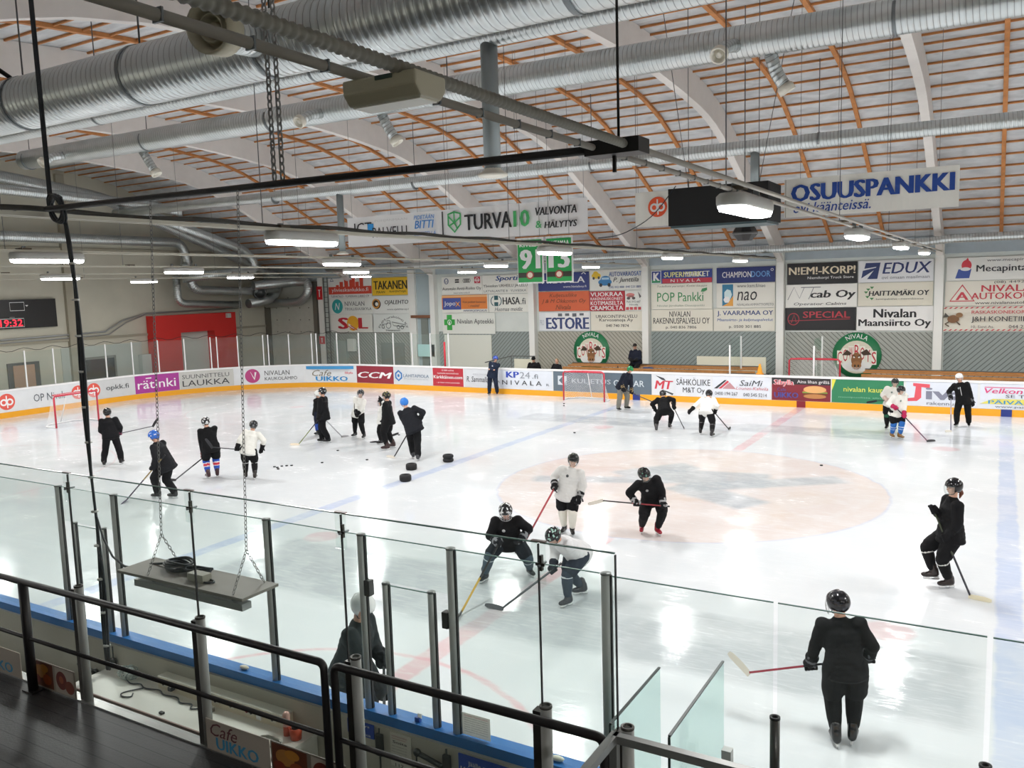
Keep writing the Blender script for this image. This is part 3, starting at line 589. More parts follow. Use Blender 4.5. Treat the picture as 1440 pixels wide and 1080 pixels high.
wall_sign('orange red wall sign with dark slanted script', -13.2, -10.47, Z1 + .02, Z2 + .02, 'b9532c', [T('Kuljetusliike', .22, .66, .76, .9, '5f3418', .006, .3), T('J & M Okkonen Oy', .06, .36, .94, .62, '5f3418', .006, .3), T('Nivala', .34, .08, .64, .32, '5f3418', .006, .3)])
wall_sign('dark red wall sign with four lines of white capitals', -10.45, -8.66, Z1, Z2 - .02, '9d2430', [T('VUOKRAA', .03, .74, .94, .95, 'e9dfdf', .025), T('RAKENNUSKONEET', .03, .55, .95, .69, 'e9dfdf', .012), T('KOTIMAISELTA', .03, .3, .95, .5, 'e9dfdf', .02), T('CRAMOLTA', .03, .04, .95, .26, 'e9dfdf', .025)])
wall_sign('small white wall sign with a pink digger picture', -8.64, -7.8, Z1, Z2 - .02, 'c9cbc6', [C(.3, .78, .25, .1, 'b8706c'), R(.2, .66, .5, .76, '8a5a58'), C(.2, .62, .1, .07, '4a4444'), C(.5, .62, .1, .07, '4a4444'), P([(.75, .95), (.95, .7), (.85, .62)], '5a5656'), T('Puh. 015 667', .1, .4, .9, .5, '55585c'), T('Nivala', .25, .26, .75, .34, '55585c'), R(.05, .04, .22, .18, 'a83a42'), R(.28, .04, .45, .18, 'a83a42'), R(.52, .04, .69, .18, 'a83a42'), R(.76, .04, .93, .18, 'a83a42')])
wall_sign('pale wall sign with tall navy letters under dark bars', -13.2, -10.44, Z0, Z1 - .04, 'c6c9cc', [R(.13, .1, .97, .96, 'd2d5d8'), R(.38, .78, .46, .94, '55585e'), R(.52, .8, .6, .94, '55585e'), R(.66, .76, .74, .94, '55585e'), R(.8, .82, .88, .94, '55585e'), T('ESTORE', .15, .1, .97, .72, '2c3966', .04), T('PRO', .02, .3, .1, .6, '9aa0a6')])
wall_sign('cream wall sign with three centred lines of black letters', -10.4, -7.8, Z0, Z1 - .02, 'c6c3b6', [T('URAKOINTIPALVELU', .1, .66, .9, .82, K, .012), T('Karvosenoja Ay', .17, .44, .82, .64, K, .012), T('040 740 7874', .3, .2, .74, .34, K, .006)])
wall_sign('blue and red wall sign with a white square initial', -7.36, -4.55, 4.8, 5.38, '29397c', [R(0, 0, .17, 1, 'c9cad0'), R(.012, .06, .16, .94, '29397c'), R(.012, .06, .16, .3, '2f7a55'), R(.19, 0, 1, .36, 'a52a3c'), T('K', .045, .22, .14, .84, 'e8e9ee', .05), T('SUPERMARKET', .22, .46, .96, .86, 'd9d58a', .02), T('MARKET', .575, .46, .96, .86, 'e3e5ea', .02), T('N I V A L A', .33, .08, .82, .3, 'e3d6d8', .006)])
wall_sign('cream wall sign with green letters and a green leaf', -7.36, -4.55, Z1 + .04, 4.78, 'c9c7bb', [T('Todellista parempi. Kotisi kauppa', .1, .84, .92, .94, '6d6a60', 0, .25), T('POP Pankki', .1, .3, .86, .66, '2f7a48', .01), P([(.82, .66), (.84, .78), (.92, .82), (.92, .72), (.87, .66)], '2f7a48'), T('Nivalan Järvikylän Osuuspankki', .1, .08, .88, .18, '7d8a7c')])
wall_sign('cream wall sign with condensed black capitals on two lines', -7.36, -4.52, Z0, Z1 + .02, 'c8c5b8', [T('NIVALAN', .3, .66, .64, .92, '1d1d1f', .015), T('RAKENNUSPALVELU OY', .03, .34, .95, .62, '1d1d1f', .015), T('p. 040 836 7806', .24, .08, .74, .24, '1d1d1f', .006)])
wall_sign('dark blue wall sign with round corners and two tone capitals', -4.35, -1.85, 4.74, 5.4, '1f2b62', [T('CHAMPION', .1, .34, .6, .72, 'd3d6e2', .018), T('DOOR', .6, .34, .92, .72, '5f8fc0', .018), RING(.95, .78, .02, .07, .03, 'd3d6e2')])
wall_sign('cream wall sign with a teal and orange portrait block', -4.35, -1.85, Z1 + .06, 4.72, 'c8c7bf', [R(.1, .08, .29, .96, '276a8a'), P([(.1, .08), (.29, .08), (.29, .5), (.2, .2)], 'c9903f'), C(.2, .55, .07, .22, 'b9cdd6', 7), C(.18, .34, .06, .14, 'd6e0e4', 6), T('www.kam.fi/nao', .36, .82, .84, .96, '5b5d60'), T('nao', .36, .3, .7, .66, K, .0, .2), T('NIVALAN AMMATTIOPISTO', .36, .08, .98, .18, '77797b')])
wall_sign('cream wall sign with dark blue capitals and blue italic line', -4.48, -1.85, Z0, Z1 + .04, 'c7c5ba', [T('J. VAARAMAA OY', .06, .64, .97, .9, '23386e', .02), T('Maansiirto- ja kuljetuspalvelut', .06, .4, .97, .56, '35508c', .01, .2), T('p. 0500 301 885', .26, .1, .78, .26, '33343a', .006)])
wall_sign('glossy black wall sign with beige capitals at the top of its bay', -1.36, 1.38, Z2 + .06, Z3, '17171a', [T('N!EM!-KORP!', .03, .46, .97, .82, 'c4b9a2', .03), T('Niemikorpi Truck Store', .3, .2, .95, .36, 'c9c9c9', .006)])
wall_sign('white wall sign with thin outlined initials and heavy black word', -1.41, 1.38, Z1 + .04, Z2 + .04, 'cdcdc8', [L([(.03, .34), (.12, .9), (.2, .4), (.27, .9)], .03, '77797c'), L([(.22, .88), (.5, .88)], .04, '77797c'), L([(.4, .86), (.33, .36)], .03, '77797c'), T('cab Oy', .36, .32, .98, .74, '1a1a1c', .03, .15), T('Operator Cabins', .12, .06, .86, .22, '3a3b3e', .006, .2)])
wall_sign('black wall sign with dull red letters at the bottom of its bay', -1.42, 1.35, Z0 + .04, Z1 + .02, '18171a', [RING(.12, .5, .08, .26, .04, '8c2b35'), L([(.04, .42), (.92, .5)], .03, '8c2b35'), L([(.09, .34), (.13, .7), (.16, .36)], .04, '8c2b35'), T('SPECIAL', .26, .55, .92, .84, '9c2f3a', .02)])
wall_sign('white wall sign with navy road emblem and slanted navy letters', 1.42, 4.12, Z2 + .06, Z3, 'c9cbce', [P([(.1, .9), (.3, .9), (.26, .72), (.08, .64)], '27345f'), P([(.04, .2), (.28, .7), (.06, .55)], '27345f'), P([(.12, .16), (.26, .16), (.3, .9), (.28, .86)], '27345f'), T('EDUX', .33, .38, .97, .88, '232f5c', .02, .2), T('ovi omaan maailmaan', .32, .14, .95, .28, '6a6d74', 0)])
wall_sign('beige wall sign with a circle of small green triangles', 1.42, 4.12, Z1 + .06, Z2 + .04, 'c3c0b2', [P([(x, y), (x + .03, y + .1), (x - .03, y + .1)], '3f7a48') for x, y in ((.11, .54), (.14, .66), (.19, .74), (.13, .34), (.19, .26))] + [T('HAITTAMÄKI OY', .15, .44, .95, .7, '1d1e20', .03, .1), T('kaivinpalvelua - maanrakennus', .25, .24, .88, .34, '6b6a64')])
wall_sign('white wall sign with two lines of rounded black words', 1.38, 4.15, Z0 + .02, Z1 + .04, 'cfd0cd', [T('Nivalan', .23, .54, .78, .9, '1b1b1e', .03), T('Maansiirto Oy', .03, .1, .97, .48, '1b1b1e', .03)])
wall_sign('white wall sign with a red and blue drop at the right edge', 4.56, 7.9, Z2 + .04, Z3 - .02, 'cbccc8', [P([(.09, .1), (.23, .1), (.25, .5), (.12, .5)], '2c4488'), C(.2, .66, .05, .24, 'b93440'), P([(.16, .7), (.21, 1.0), (.24, .7)], 'b93440'), C(.19, .5, .05, .08, 'dcdcdc'), T('www.mecapinta.fi', .4, .76, .85, .92, '4c4e52', 0), T('Mecapinta Oy', .3, .28, .97, .66, '232429', .02)])
wall_sign('cream wall sign with a red warning triangle and red capitals', 4.54, 7.9, Z1 + .02, Z2 + .02, 'c6c3b8', [L([(.05, .2), (.17, .84), (.29, .2), (.05, .2)], .07, 'a9303c'), T('A', .11, .24, .23, .56, 'a9303c', .03), T('(08) 4492 268', .48, .86, .9, .98, '3a3b3e', 0), T('NIVALAN', .36, .56, .95, .82, 'a9303c', .02), T('AUTOKOULU', .26, .26, .97, .52, 'a9303c', .02), T('www.nivalanautokoulu.fi', .3, .06, .95, .18, '2e2f33', .004)])
wall_sign('cream wall sign with red striped edges and a running animal', 4.5, 7.9, Z0, Z1, 'c5c2b6', [P([(x, y), (x + .022, y + .06), (x + .042, y + .06), (x + .02, y)], 'a9303c') for y in (.02, .92) for x in [i * .052 for i in range(19)]] + [C(.1, .5, .06, .16, '6b4a2c'), C(.16, .66, .035, .1, '7a5a3a'), L([(.06, .4), (.02, .3), (.06, .2)], .05, '4a3828'), L([(.13, .4), (.17, .26)], .05, '4a3828'), P([(.02, .76), (.06, .6), (.0, .56)], '3c3a34'), T('RASKASKONEKORJAAMO', .28, .66, .98, .84, 'a9303c', .01), T('J&H KONETIIMI KY', .28, .34, .98, .6, '29292c', .015), T('10, Sievi As.', .28, .12, .5, .24, '3a3b3e'), T('044 253 0129', .64, .12, .97, .26, '3a3b3e', .006)])
# club badges
def badge(label, cx, cz, r):
    t = thing('club_badge', label, 'badge', (cx, YF - .05, cz - r), 'club badges on the far wall')
    g = G(); g.lathe([(0, 0), (r, 0), (r, .03), (0, .03)], (cx, YF - .05, cz), 40, (0, -1, 0)); g.obj('disc', MAT('badge_green', '1f6a43', .4), t)
    g2 = [C(.5, .46, .36, .36, 'bdb9a8'), C(.5, .28, .3, .14, 'd6d5cc')]
    g2 += [T('NIVALA', -32, .0, 32, .1, 'dfe5de', .03, 0, (.5, .5, .37, False))]
    for i, ch in enumerate('COWBOYS'):
        x = .10 + i * .116; q_ = 1 - abs(i - 3) / 3; y0_ = .30 + .12 * q_; y1_ = .60 + .15 * q_
        g2.append(R(x - .004, y0_, x + .106, y1_, 'd6cfc4')); g2.append(T(ch, x + .008, y0_ + .02, x + .096, y1_ - .02, 'a52a33', .013))
    br, dk = '7a5230', '3b2a1c'
    g2 += [P([(.2, .5), (.3, .62), (.4, .54), (.36, .5)], dk), P([(.8, .52), (.7, .64), (.58, .56), (.64, .5)], dk), C(.5, .40, .11, .16, br), C(.5, .28, .1, .09, '8c6038'), C(.47, .27, .02, .03, dk), C(.54, .27, .02, .03, dk), C(.45, .46, .018, .02, 'e0dcc8'), C(.55, .46, .018, .02, 'e0dcc8'), L([(.42, .5), (.48, .47)], .02, dk), L([(.52, .47), (.58, .5)], .02, dk)]
    g2 += [T('ICE HOCKEY TEAM', -42, .0, 42, .07, 'dfe5de', .02, 0, (.5, .5, .335, True))]
    emblem(t, flat_far(cx - r, cz - r, YF - .08), 2 * r, 2 * r, g2, .0015)
badge('round green club badge with brown bull head, above the two seated people', -10.41, 1.72, .93)
badge('round green club badge with brown bull head, right of the red goal behind the boards', 1.41, 1.68, .93)

# ================================================================ GLASS ROUND THE FAR END
def pane_between(p, q, nn, z0, z1, label, group, parent=None, mat=GLASS_THIN, name='rink_glass', th=.012):
    p, q, nn = Vector(p), Vector(q), Vector(nn).normalized() * th; g = G()
    a = [p + Vector((0, 0, z0)), q + Vector((0, 0, z0)), q + Vector((0, 0, z1)), p + Vector((0, 0, z1))]
    g.prism(a, nn); m = (p + q) / 2; m.z = z0
    o = g.obj(name, [mat], None, tuple(m)); return tag(o, label, 'glass', group)
SS = [-2.0, -.6, .8, 2.2, 4.95, 5.9, 6.9, 8.2, 9.4, 10.7, 11.95, 12.65, 14.0, 15.3, 16.5, 16.75, 17.9, 18.7, 18.95, 19.9, 20.85, 21.1, 22.2, 23.3, 24.2, 25.3, 26.3, 27.3, 28.3]
SS = [-2.0, -.6, .8, 2.2, 3.6, 5.0, 6.25, 7.5, 8.75, 10.0, 11.3, 12.55, 13.8, 15.05, 15.35, 16.35, 17.6, 17.85, 18.9, 20.1, 20.35, 21.5, 22.8, 23.9, 25.0, 26.15, 27.25, 28.3]
POSTM = MAT('post_white', 'cfd3d2', .35, .3)
for i, s in enumerate(SS):
    p, nn = bpath(s, .07); u = Vector((-nn.y, nn.x, 0))
    g = G(); g.box((p.x, p.y, (BH + 2.76) / 2 + .01), (.05, .05, 2.76 - BH), Matrix((u, nn, Vector((0, 0, 1)))).transposed())
    tag(g.obj('glass_post', POSTM, None, (p.x, p.y, BH + .02)), 'slim pale post holding the glass on the far boards', 'post', 'posts on the far boards')
for a, b in zip(SS, SS[1:]):
    p, nn = bpath(a, .07); q, n2 = bpath(b, .07)
    pane_between(p + Vector((0, 0, 0)), q, -(nn + n2), BH + .03, 2.72, 'clear glass pane between slim posts on the far boards', 'panes on the far boards')
net = thing('safety_net_line', 'dark sagging cord along the top of the end glass', 'cord', (-29.6, 2, 2.75))
pts = []
for s in np.arange(-2, 22.5, .25):
    p, nn = bpath(float(s), .07); pts.append((p.x, p.y, 2.82 + .07 * math.cos(s * 2 * PI / 1.25) ))
G().tube(pts, .012, 5).obj('cord', MAT('cord_black', '1c1c1c', .7), net)
rpz = thing('red_pole', 'short red pole where the far glass ends', 'pole', (-16.35, 13.55, BH + .02)); G().cyl((-16.35, 13.55, BH + .015), (-16.35, 13.55, 2.35), .045).obj('pole', MAT('pole_red', 'b02030', .4), rpz)
bp_ = thing('teal_poster', 'small pale teal poster behind the far corner glass', 'poster', (-19.9, YF - .3, 1.3)); G().span((-20.5, YF - .32, 1.3), (-19.4, YF - .29, 1.95)).obj('sheet', MAT('teal_sheet', 'a9d6d2', .4), bp_)
# ---- behind the far boards: benches, low walls, stored goal, cone
BW = MAT('bench_wood', '9a6a3a', .5, var=.15, vscale=6)
for x0, x1, lb in ((-10.8, -2.1, 'long timber bench behind the boards left of the stored goal'), (1.9, 12.5, 'long timber bench behind the boards right of the stored goal')):
    t = thing('players_bench', lb, 'bench', ((x0 + x1) / 2, 15.3, 0))
    for k in range(2): G().span((x0, 14.92, .98 + k * .1), (x1, 14.96, 1.07 + k * .1)).obj('front_plank', BW, t)
    for y, z in ((15.0, 1.0), (15.45, 1.2)):
        for k in range(2): G().span((x0, y + k * .2, z - .05), (x1, y + k * .2 + .17, z)).obj('seat_plank', BW, t)
    G().span((x0, 15.9, 1.1), (x1, 15.94, 1.24)).obj('back_board', BW, t)
    for i in range(6):
        x = x0 + .3 + (x1 - x0 - .6) * i / 5; G().span((x - .04, 15.1, 0), (x + .04, 15.7, .95)).obj('leg', MAT('steel_dark'), t)
    G().tube([(x0, 15.96, 1.26), (x1, 15.96, 1.26)], .02, 8).obj('back_rail', MAT('steel_dark'), t)
box_thing('low_partition', 'blank cream low wall panel above the bench', 'panel', (-4.95, 16.3, 0), (-2.0, 16.38, 1.62), MAT('cream_panel', 'c0bfae', .55))
box_thing('low_bench', 'plain low bench under the two seated people behind the boards', 'bench', (-13.0, 14.9, 0), (-10.85, 15.4, .64), MAT('cream_panel'))
hr = thing('hand_rail', 'grey steel handrail at the left end of the bench', 'rail', (-14, 15.6, 0))
G().tube([(-15.4, 15.6, 1.2), (-13.9, 15.6, 1.55), (-12.6, 15.6, 1.55)], .025, 8).obj('rail', MAT('steel_dark'), hr)
for x in (-13.9, -12.7): G().tube([(x, 15.6, 0), (x, 15.6, 1.54)], .025, 8).obj('post', MAT('steel_dark'), hr)
box_thing('bench_box', 'pale box panel at the left end of the timber bench', 'panel', (-13.8, 15.7, 0), (-12.7, 15.8, 1.4), MAT('cream_panel'))
t = thing('traffic_cone', 'small orange cone left of the goal stored behind the boards', 'cone', (-1.75, 14.3, BH + .05 - .06))
G().lathe([(0, .42), (.03, .42), (.11, .05), (.15, .05), (.15, .0), (0, 0)], (-1.75, 14.3, BH - .05)).obj('cone', MAT('cone_orange', 'e08a2a', .45), t)
G().span((-3.1, 13.95, BH - .16), (-1.5, 14.7, BH - .06)).obj('shelf', MAT('shelf_dark', '2a2d33', .5), None, (-2.3, 14.3, BH - .16)); o = bpy.data.objects['shelf']; tag(o, 'dark shelf behind the boards carrying the orange cone', 'shelf')
for i, (x, y) in enumerate(((-2.85, 14.9), (.35, 14.9))):
    t = thing('glass_screen', 'clear glass screen standing behind the boards ' + ('left of the orange cone' if i == 0 else 'in front of the right badge'), 'glass', (x, y, 0))
    G().span((x, 14.0, .9), (x + .012, 15.6, 2.55)).obj('pane', GLASS_THIN, t); G().span((x - .03, 15.6, 0), (x + .03, 15.66, 2.55)).obj('post', POSTM, t); G().span((x - .03, 13.95, 0), (x + .03, 14.0, 2.3)).obj('post', POSTM, t)

# ---- goals
GRED = MAT('goal_red', 'a82a3a', .4); GWHT = MAT('goal_white', 'd8d8d6', .5)
def net_mat():
    m = MAT('goal_net', 'd4d4d2', .8); n = NT(m); uv = n.n.new('ShaderNodeTexCoord').outputs['Object']; sp = n.n.new('ShaderNodeSeparateXYZ'); n.l.new(uv, sp.inputs[0])
    def thread(e): return n.m('LESS_THAN', n.m('FRACT', n.m('MULTIPLY', e, 20)), .14)
    k = n.m('MAXIMUM', thread(n.m('ADD', n.m('ADD', sp.outputs[0], sp.outputs[1]), sp.outputs[2])), thread(n.m('SUBTRACT', n.m('ADD', sp.outputs[0], sp.outputs[1]), sp.outputs[2])))
    tr = n.n.new('ShaderNodeBsdfTransparent'); mx = n.n.new('ShaderNodeMixShader'); o = n.n['Material Output']
    n.l.new(k, mx.inputs[0]); n.l.new(tr.outputs[0], mx.inputs[1]); n.l.new(n.n['Principled BSDF'].outputs[0], mx.inputs[2]); n.l.new(mx.outputs[0], o.inputs[0]); return m
NET = net_mat()
def goal(label, x, y, z, rot, depth=1.0, group='hockey goals'):
    t = thing('hockey_goal', label, 'goal', (x, y, z), group, rot); t['_base'] = (0, 0, 0)     # local: mouth faces +x
    w2, h, r = .94, 1.22, .035
    G().tube([(0, -w2, 0), (0, -w2, h - .06), (0, -w2 + .06, h), (0, w2 - .06, h), (0, w2, h - .06), (0, w2, 0)], r, 10).obj('goal_frame', GRED, t, rel=False)
    G().tube([(0, -w2, .03), (-.5 * depth, -w2 * 1.05, .03), (-depth, -w2 * .6, .03), (-depth, w2 * .6, .03), (-.5 * depth, w2 * 1.05, .03), (0, w2, .03)], .03, 8).obj('base_bar', GWHT if group == 'hockey goals' else GRED, t, rel=False)
    G().tube([(0, -w2 + .06, h), (-.45 * depth, -w2 * .7, h), (-.5 * depth, 0, h), (-.45 * depth, w2 * .7, h), (0, w2 - .06, h)], .02, 8).obj('top_bar', GRED, t, rel=False)
    G().tube([(-.5 * depth, 0, h), (-depth, 0, .03)], .018, 6).obj('back_bar', GWHT, t, rel=False)
    g = G(); top = [(0, -w2 + .05, h), (-.45 * depth, -w2 * .7, h), (-.5 * depth, 0, h), (-.45 * depth, w2 * .7, h), (0, w2 - .05, h)]; bot = [(0, -w2, .04), (-.5 * depth, -w2 * 1.05, .04), (-depth, 0, .04), (-.5 * depth, w2 * 1.05, .04), (0, w2, .04)]
    tv, bv = [g.b.verts.new(p) for p in top], [g.b.verts.new(p) for p in bot]
    for i in range(4): g.b.faces.new((tv[i], tv[i + 1], bv[i + 1], bv[i]))
    g.b.faces.new(tv); g.obj('net', NET, t, rel=False)
    return t
goal('red framed goal standing at the left end of the ice', -24.75, .35, 0, .1)
goal('red framed goal parked against the far boards', -8.6, 12.5, 0, -PI / 2, .8)
goal('red goal stored behind the far boards next to the orange cone', .22, 14.75, .5, -PI / 2, .7, 'stored goal')
box_thing('storage_platform', 'low platform carrying the stored red goal behind the boards', 'platform', (-1.2, 13.9, 0), (1.6, 15.7, .5), MAT('cream_panel'))
# ================================================================ DUCTS
def smooth(pts, rad, n=6):
    """round the corners of a polyline"""
    pts = [Vector(p) for p in pts]; out = [pts[0]]
    for a, b, c in zip(pts, pts[1:], pts[2:]):
        d1, d2 = (a - b), (c - b); r = min(rad, d1.length * .49, d2.length * .49); p, q = b + d1.normalized() * r, b + d2.normalized() * r
        for i in range(n + 1): t_ = i / n; out.append((1 - t_) ** 2 * p + 2 * t_ * (1 - t_) * b + t_ * t_ * q)
    out.append(pts[-1]); return out
def densify(pts, step):
    out = []
    for a, b in zip(pts, pts[1:]):
        k = max(1, int((Vector(b) - Vector(a)).length / step)); out += [Vector(a).lerp(Vector(b), i / k) for i in range(k)]
    return out + [Vector(pts[-1])]
STRAP = MAT('strap', '6d7274', .45, .7); WIRE = MAT('wire_dark', '565758', .5, .3)
def duct(label, pts, r, bend=.6, straps=(), hang=True, n=24, name='air_duct'):
    p = smooth(pts, bend) if len(pts) > 2 else densify(pts, 1.5)
    t = thing(name, label, 'duct', tuple(Vector(p[len(p) // 2])))
    G().tube(p, r, n, uvs=True).obj('pipe', DUCT, t)
    for q in straps:
        q = Vector(q); G().cyl(q - Vector((.03, 0, 0)), q + Vector((.03, 0, 0)), r * 1.03, n).obj('strap', STRAP, t)
        if hang: G().cyl(q + Vector((0, 0, r)), (q.x, q.y, roofz(q.y)), .012, 6).obj('hanger', WIRE, t)
    return t
def jet(parent, base, d1, d2, r=.12, L1=.35, L2=.28):
    """short elbow with a white nozzle, fixed to the duct"""
    base, d1, d2 = Vector(base), Vector(d1).normalized(), Vector(d2).normalized()
    e = base + d1 * L1; g = G().tube(smooth([base, e, e + d2 * L2], .18), r, 14, uvs=True); o = g.obj('elbow', DUCT, parent)
    c = e + d2 * L2; g = G(); g.lathe([(r * 1.0, 0), (r * 1.3, .04), (r * 1.3, .16), (r * 1.05, .16), (r * .9, .05), (r * .5, .03), (r * .5, .12), (r * .2, .12), (0, .12)], c, 16, d2); w = g.obj('nozzle', MAT('nozzle_white', 'c9c6ba', .4), parent); return o
D1 = duct('fattest spiral duct under the roof nearest the stand', [(-30, -12.2, 7.5), (30, -12.2, 7.5)], .34, straps=[(x, -12.2, 7.5) for x in (-8, -5, -2.55, -.4, 3.2, 6)])
c = Vector((-.36, -12.4, 7.50)); dv = Vector((.2, -.9, -.12)).normalized()
G().tube([c, c + dv * .6], .19, 18, uvs=True).obj('branch', DUCT, D1)
g = G(); g.lathe([(r_ * .9, z_ * .85) for r_, z_ in [(.21, 0), (.27, .02), (.27, .3), (.235, .3), (.2, .12), (.15, .1), (.15, .24), (.13, .24), (.12, .1), (.07, .08), (.06, .2), (0, .2)]], c + dv * .6, 24, dv); g.obj('jet_nozzle', MAT('nozzle_grey', '8f8b78', .45), D1)
D2 = duct('second spiral duct directly below the fattest one', [(-30, -8.4, 8.48), (30, -8.4, 8.40)], .19, straps=[(x, -8.4, 8.45) for x in (-9, -3.3, 3, 8)])
G().tube([(-.0, -8.4, 8.35), (-.0, -8.4, 6.55)], .125, 16).obj('down_pipe', MAT('duct_grey', '7f8788', .45, .5), D2)
G().lathe([(.125, 0), (.13, -.02), (.22, -.08), (.21, -.11), (.06, -.1), (0, -.1)], (0, -8.4, 6.56), 20).obj('disc_valve', MAT('nozzle_white', 'c9c6ba', .4), D2)
D3 = duct('middle spiral duct with a closed end and side nozzles', [(-21.2, -2.84, 9.42), (30, -2.84, 9.0)], .3, straps=[(x, -2.84, 9.36 - (x + 16) * .008) for x in (-20.9, -15, -10, -4.5, 4.7)])
for x, k in ((-18.7, 0), (-15.4, 1), (-8.1, 0), (-6.5, 1), (2.06, 0), (2.6, 1)):
    z = 9.42 - (x + 21.2) * .0082
    jet(D3, (x, -2.84 - (.2 if k == 0 else -.1), z - (.1 if k == 0 else .25)), (-.3, -1, -.2) if k == 0 else (.2, .5, -1), (-.1, -.9, -.6) if k == 0 else (.5, .2, -.9))
D4 = duct('thin spiral duct crossing behind the hanging disc valve', [(-29.3, 5.9, 8.8), (-26, 5.9, 8.78), (30, 5.9, 8.5)], .2, straps=[(x, 5.9, 8.65) for x in (-19, -12, -5, 1.9, 8)])
for x, zb in ((-15.6, 6.4), (.15, 7.55)):
    G().tube([(x, 5.9, 8.6), (x, 5.9, zb)], .13, 16).obj('down_pipe', MAT('duct_grey'), D4)
    G().lathe([(.13, 0), (.13, -.02), (.24, -.08), (.22, -.11), (.06, -.1), (0, -.1)], (x, 5.9, zb), 20).obj('disc_valve', MAT('nozzle_white'), D4)
duct('bright spiral duct along the top of the far wall', [(-25.1, 15.3, 6.1), (-22, 15.2, 6.0), (-20.4, 15.0, 6.05), (4.0, 15.0, 6.02), (4.7, 15.0, 6.1), (30, 15.0, 6.08)], .15, .8)
# end wall pipework
duct('level duct high on the end wall', [(-31.2, -9, 7.72), (-31.2, 10.9, 7.7), (-31.2, 11.3, 6.6), (-31.2, 10.9, 6.3)], .24, .5)
duct('level duct running under the gable to the corner', [(-29, -9, 9.7), (-29, 7.7, 9.25), (-28, 8.6, 8.9)], .22, .6)
duct('sloping duct following the gable down to the corner', [(-30.2, -6, 11.0 - .6), (-30.2, 1.5, 10.1), (-30.2, 6, 9.55), (-30.2, 12, 7.5), (-30.4, 17.0, 5.7), (-30.4, 16.5, 4.6), (-30.4, 14.5, 4.35)], .26, .9)
duct('second sloping duct ending in a bright elbow', [(-29.2, 6.2, 9.2), (-29.2, 13.6, 7.2), (-29.2, 14.2, 6.2), (-29.5, 11.2, 5.95), (-30.6, 10.4, 5.8)], .24, .7)
duct('duct bending down and right above the red portal', [(-30.6, 10.75, 6.0), (-30.6, 11.0, 5.2), (-30.6, 14.4, 5.05), (-30.2, 16.6, 5.1)], .23, .7)
duct('outer elbow duct looping above the red portal', [(-30.9, 10.2, 5.95), (-30.9, 10.2, 4.5), (-30.9, 14.3, 4.32)], .19, .5)
duct('horizontal duct with round collar in the far corner', [(-29.6, 14.2, 5.35), (-28.9, 16.5, 5.5), (-27.9, 16.7, 5.5), (-27.8, 16.6, 4.9), (-28.4, 16.6, 4.35), (-31.0, 16.4, 4.3)], .24, .6)
t = thing('duct_fan', 'dark round fan drum between ducts in the far corner', 'fan', (-30.3, 15.0, 4.9)); G().lathe([(.3, 0), (.36, .05), (.36, .5), (.3, .5), (.26, .1), (0, .1)], (-30.3, 15.2, 4.95), 20, (.8, -.5, 0)).obj('drum', MAT('fan_dark', '4a4c4c', .4, .5), t)

# ================================================================ LAMPS AND THEIR RAILS
LENS = MAT('lamp_lens', 'fff8fb', .4, emit=30)
CASE = MAT('lamp_case', 'a9aaa6', .4)
def lamp():
    t = thing('hall_lamp', 'glowing oblong hall lamp', 'lamp', (0, 0, 0), 'hall lamps'); L_, w_ = 1.28, .30
    def oval(z, k): return [(w_ / 2 * k * math.cos(a) , (L_ / 2 - w_ / 2) * (1 if math.sin(a) > 0 else -1) * (1) + w_ / 2 * k * math.sin(a), z) for a in [2 * PI * i / 24 + .001 for i in range(24)]]
    def shell(zs):
        g = G(); R_ = [[g.b.verts.new(p) for p in oval(z, k)] for z, k in zs]
        for a, b in zip(R_, R_[1:]):
            for i in range(24): g.b.faces.new((a[i], a[(i + 1) % 24], b[(i + 1) % 24], b[i])).smooth = True
        g.b.faces.new(R_[0]); g.b.faces.new(R_[-1]); return g
    shell([(-.12, .93), (-.10, 1.0), (-.03, 1.0), (0, .8), (.0, .5)]).obj('case', CASE, t, rel=False)
    shell([(-.175, .55), (-.165, .8), (-.122, .92)]).obj('lens', LENS, t, rel=False)
    for y in (-.4, .4): G().span((-.03, y - .02, 0), (.03, y + .02, .1)).obj('clip', STRAP, t, rel=False)
    return t
ROWS = [(-25.3, 'sixth'), (-19.4, 'fifth'), (-13.5, 'fourth'), (-7.65, 'third'), (-1.75, 'second'), (4.2, 'first'), (10.2, None), (16.2, None), (22.2, None)]
LY = [-20.6, -10.5, -3.1, 4.2, 11.4]  # first y: unseen lamps behind the camera, added to lighten the stand
ZL = 5.64
l0 = lamp(); first = True
for x, nm in ROWS:
    for j, y in enumerate(LY):
        if x < -22 and y > 9: continue
        if j == 0 and -3 < x < 5: continue
        lab = '%s lamp of the %s lamp row, counted from the stand' % (('nearest', 'second', 'third', 'fourth', 'farthest')[j], nm or 'row beyond the right edge')
        if nm is None: lab = 'unseen glowing oblong hall lamp beyond the right edge of the photo'
        z = ZL + .03
        if first: o = l0; o.location = (x, y, z); o['label'] = lab; first = False
        else: o = copy_tree(l0, (x, y, z), lab)
        ld_ = bpy.data.lights.new('lamp_light', 'AREA'); ld_.shape = 'RECTANGLE'; ld_.size = .28; ld_.size_y = 1.2; ld_.energy = LAMP_W; ld_.color = (1, .985, .97); ld_.spread = PI
        lo_ = bpy.data.objects.new('lamp_light', ld_); COL.objects.link(lo_); lo_.location = (x, y, z - .19)
RAILM = MAT('rail_steel', 'a3a195', .45, .4); TRAY = MAT('tray_dark', '3a3935', .55, .3); LAG = MAT('lagging', '96928a', .6)
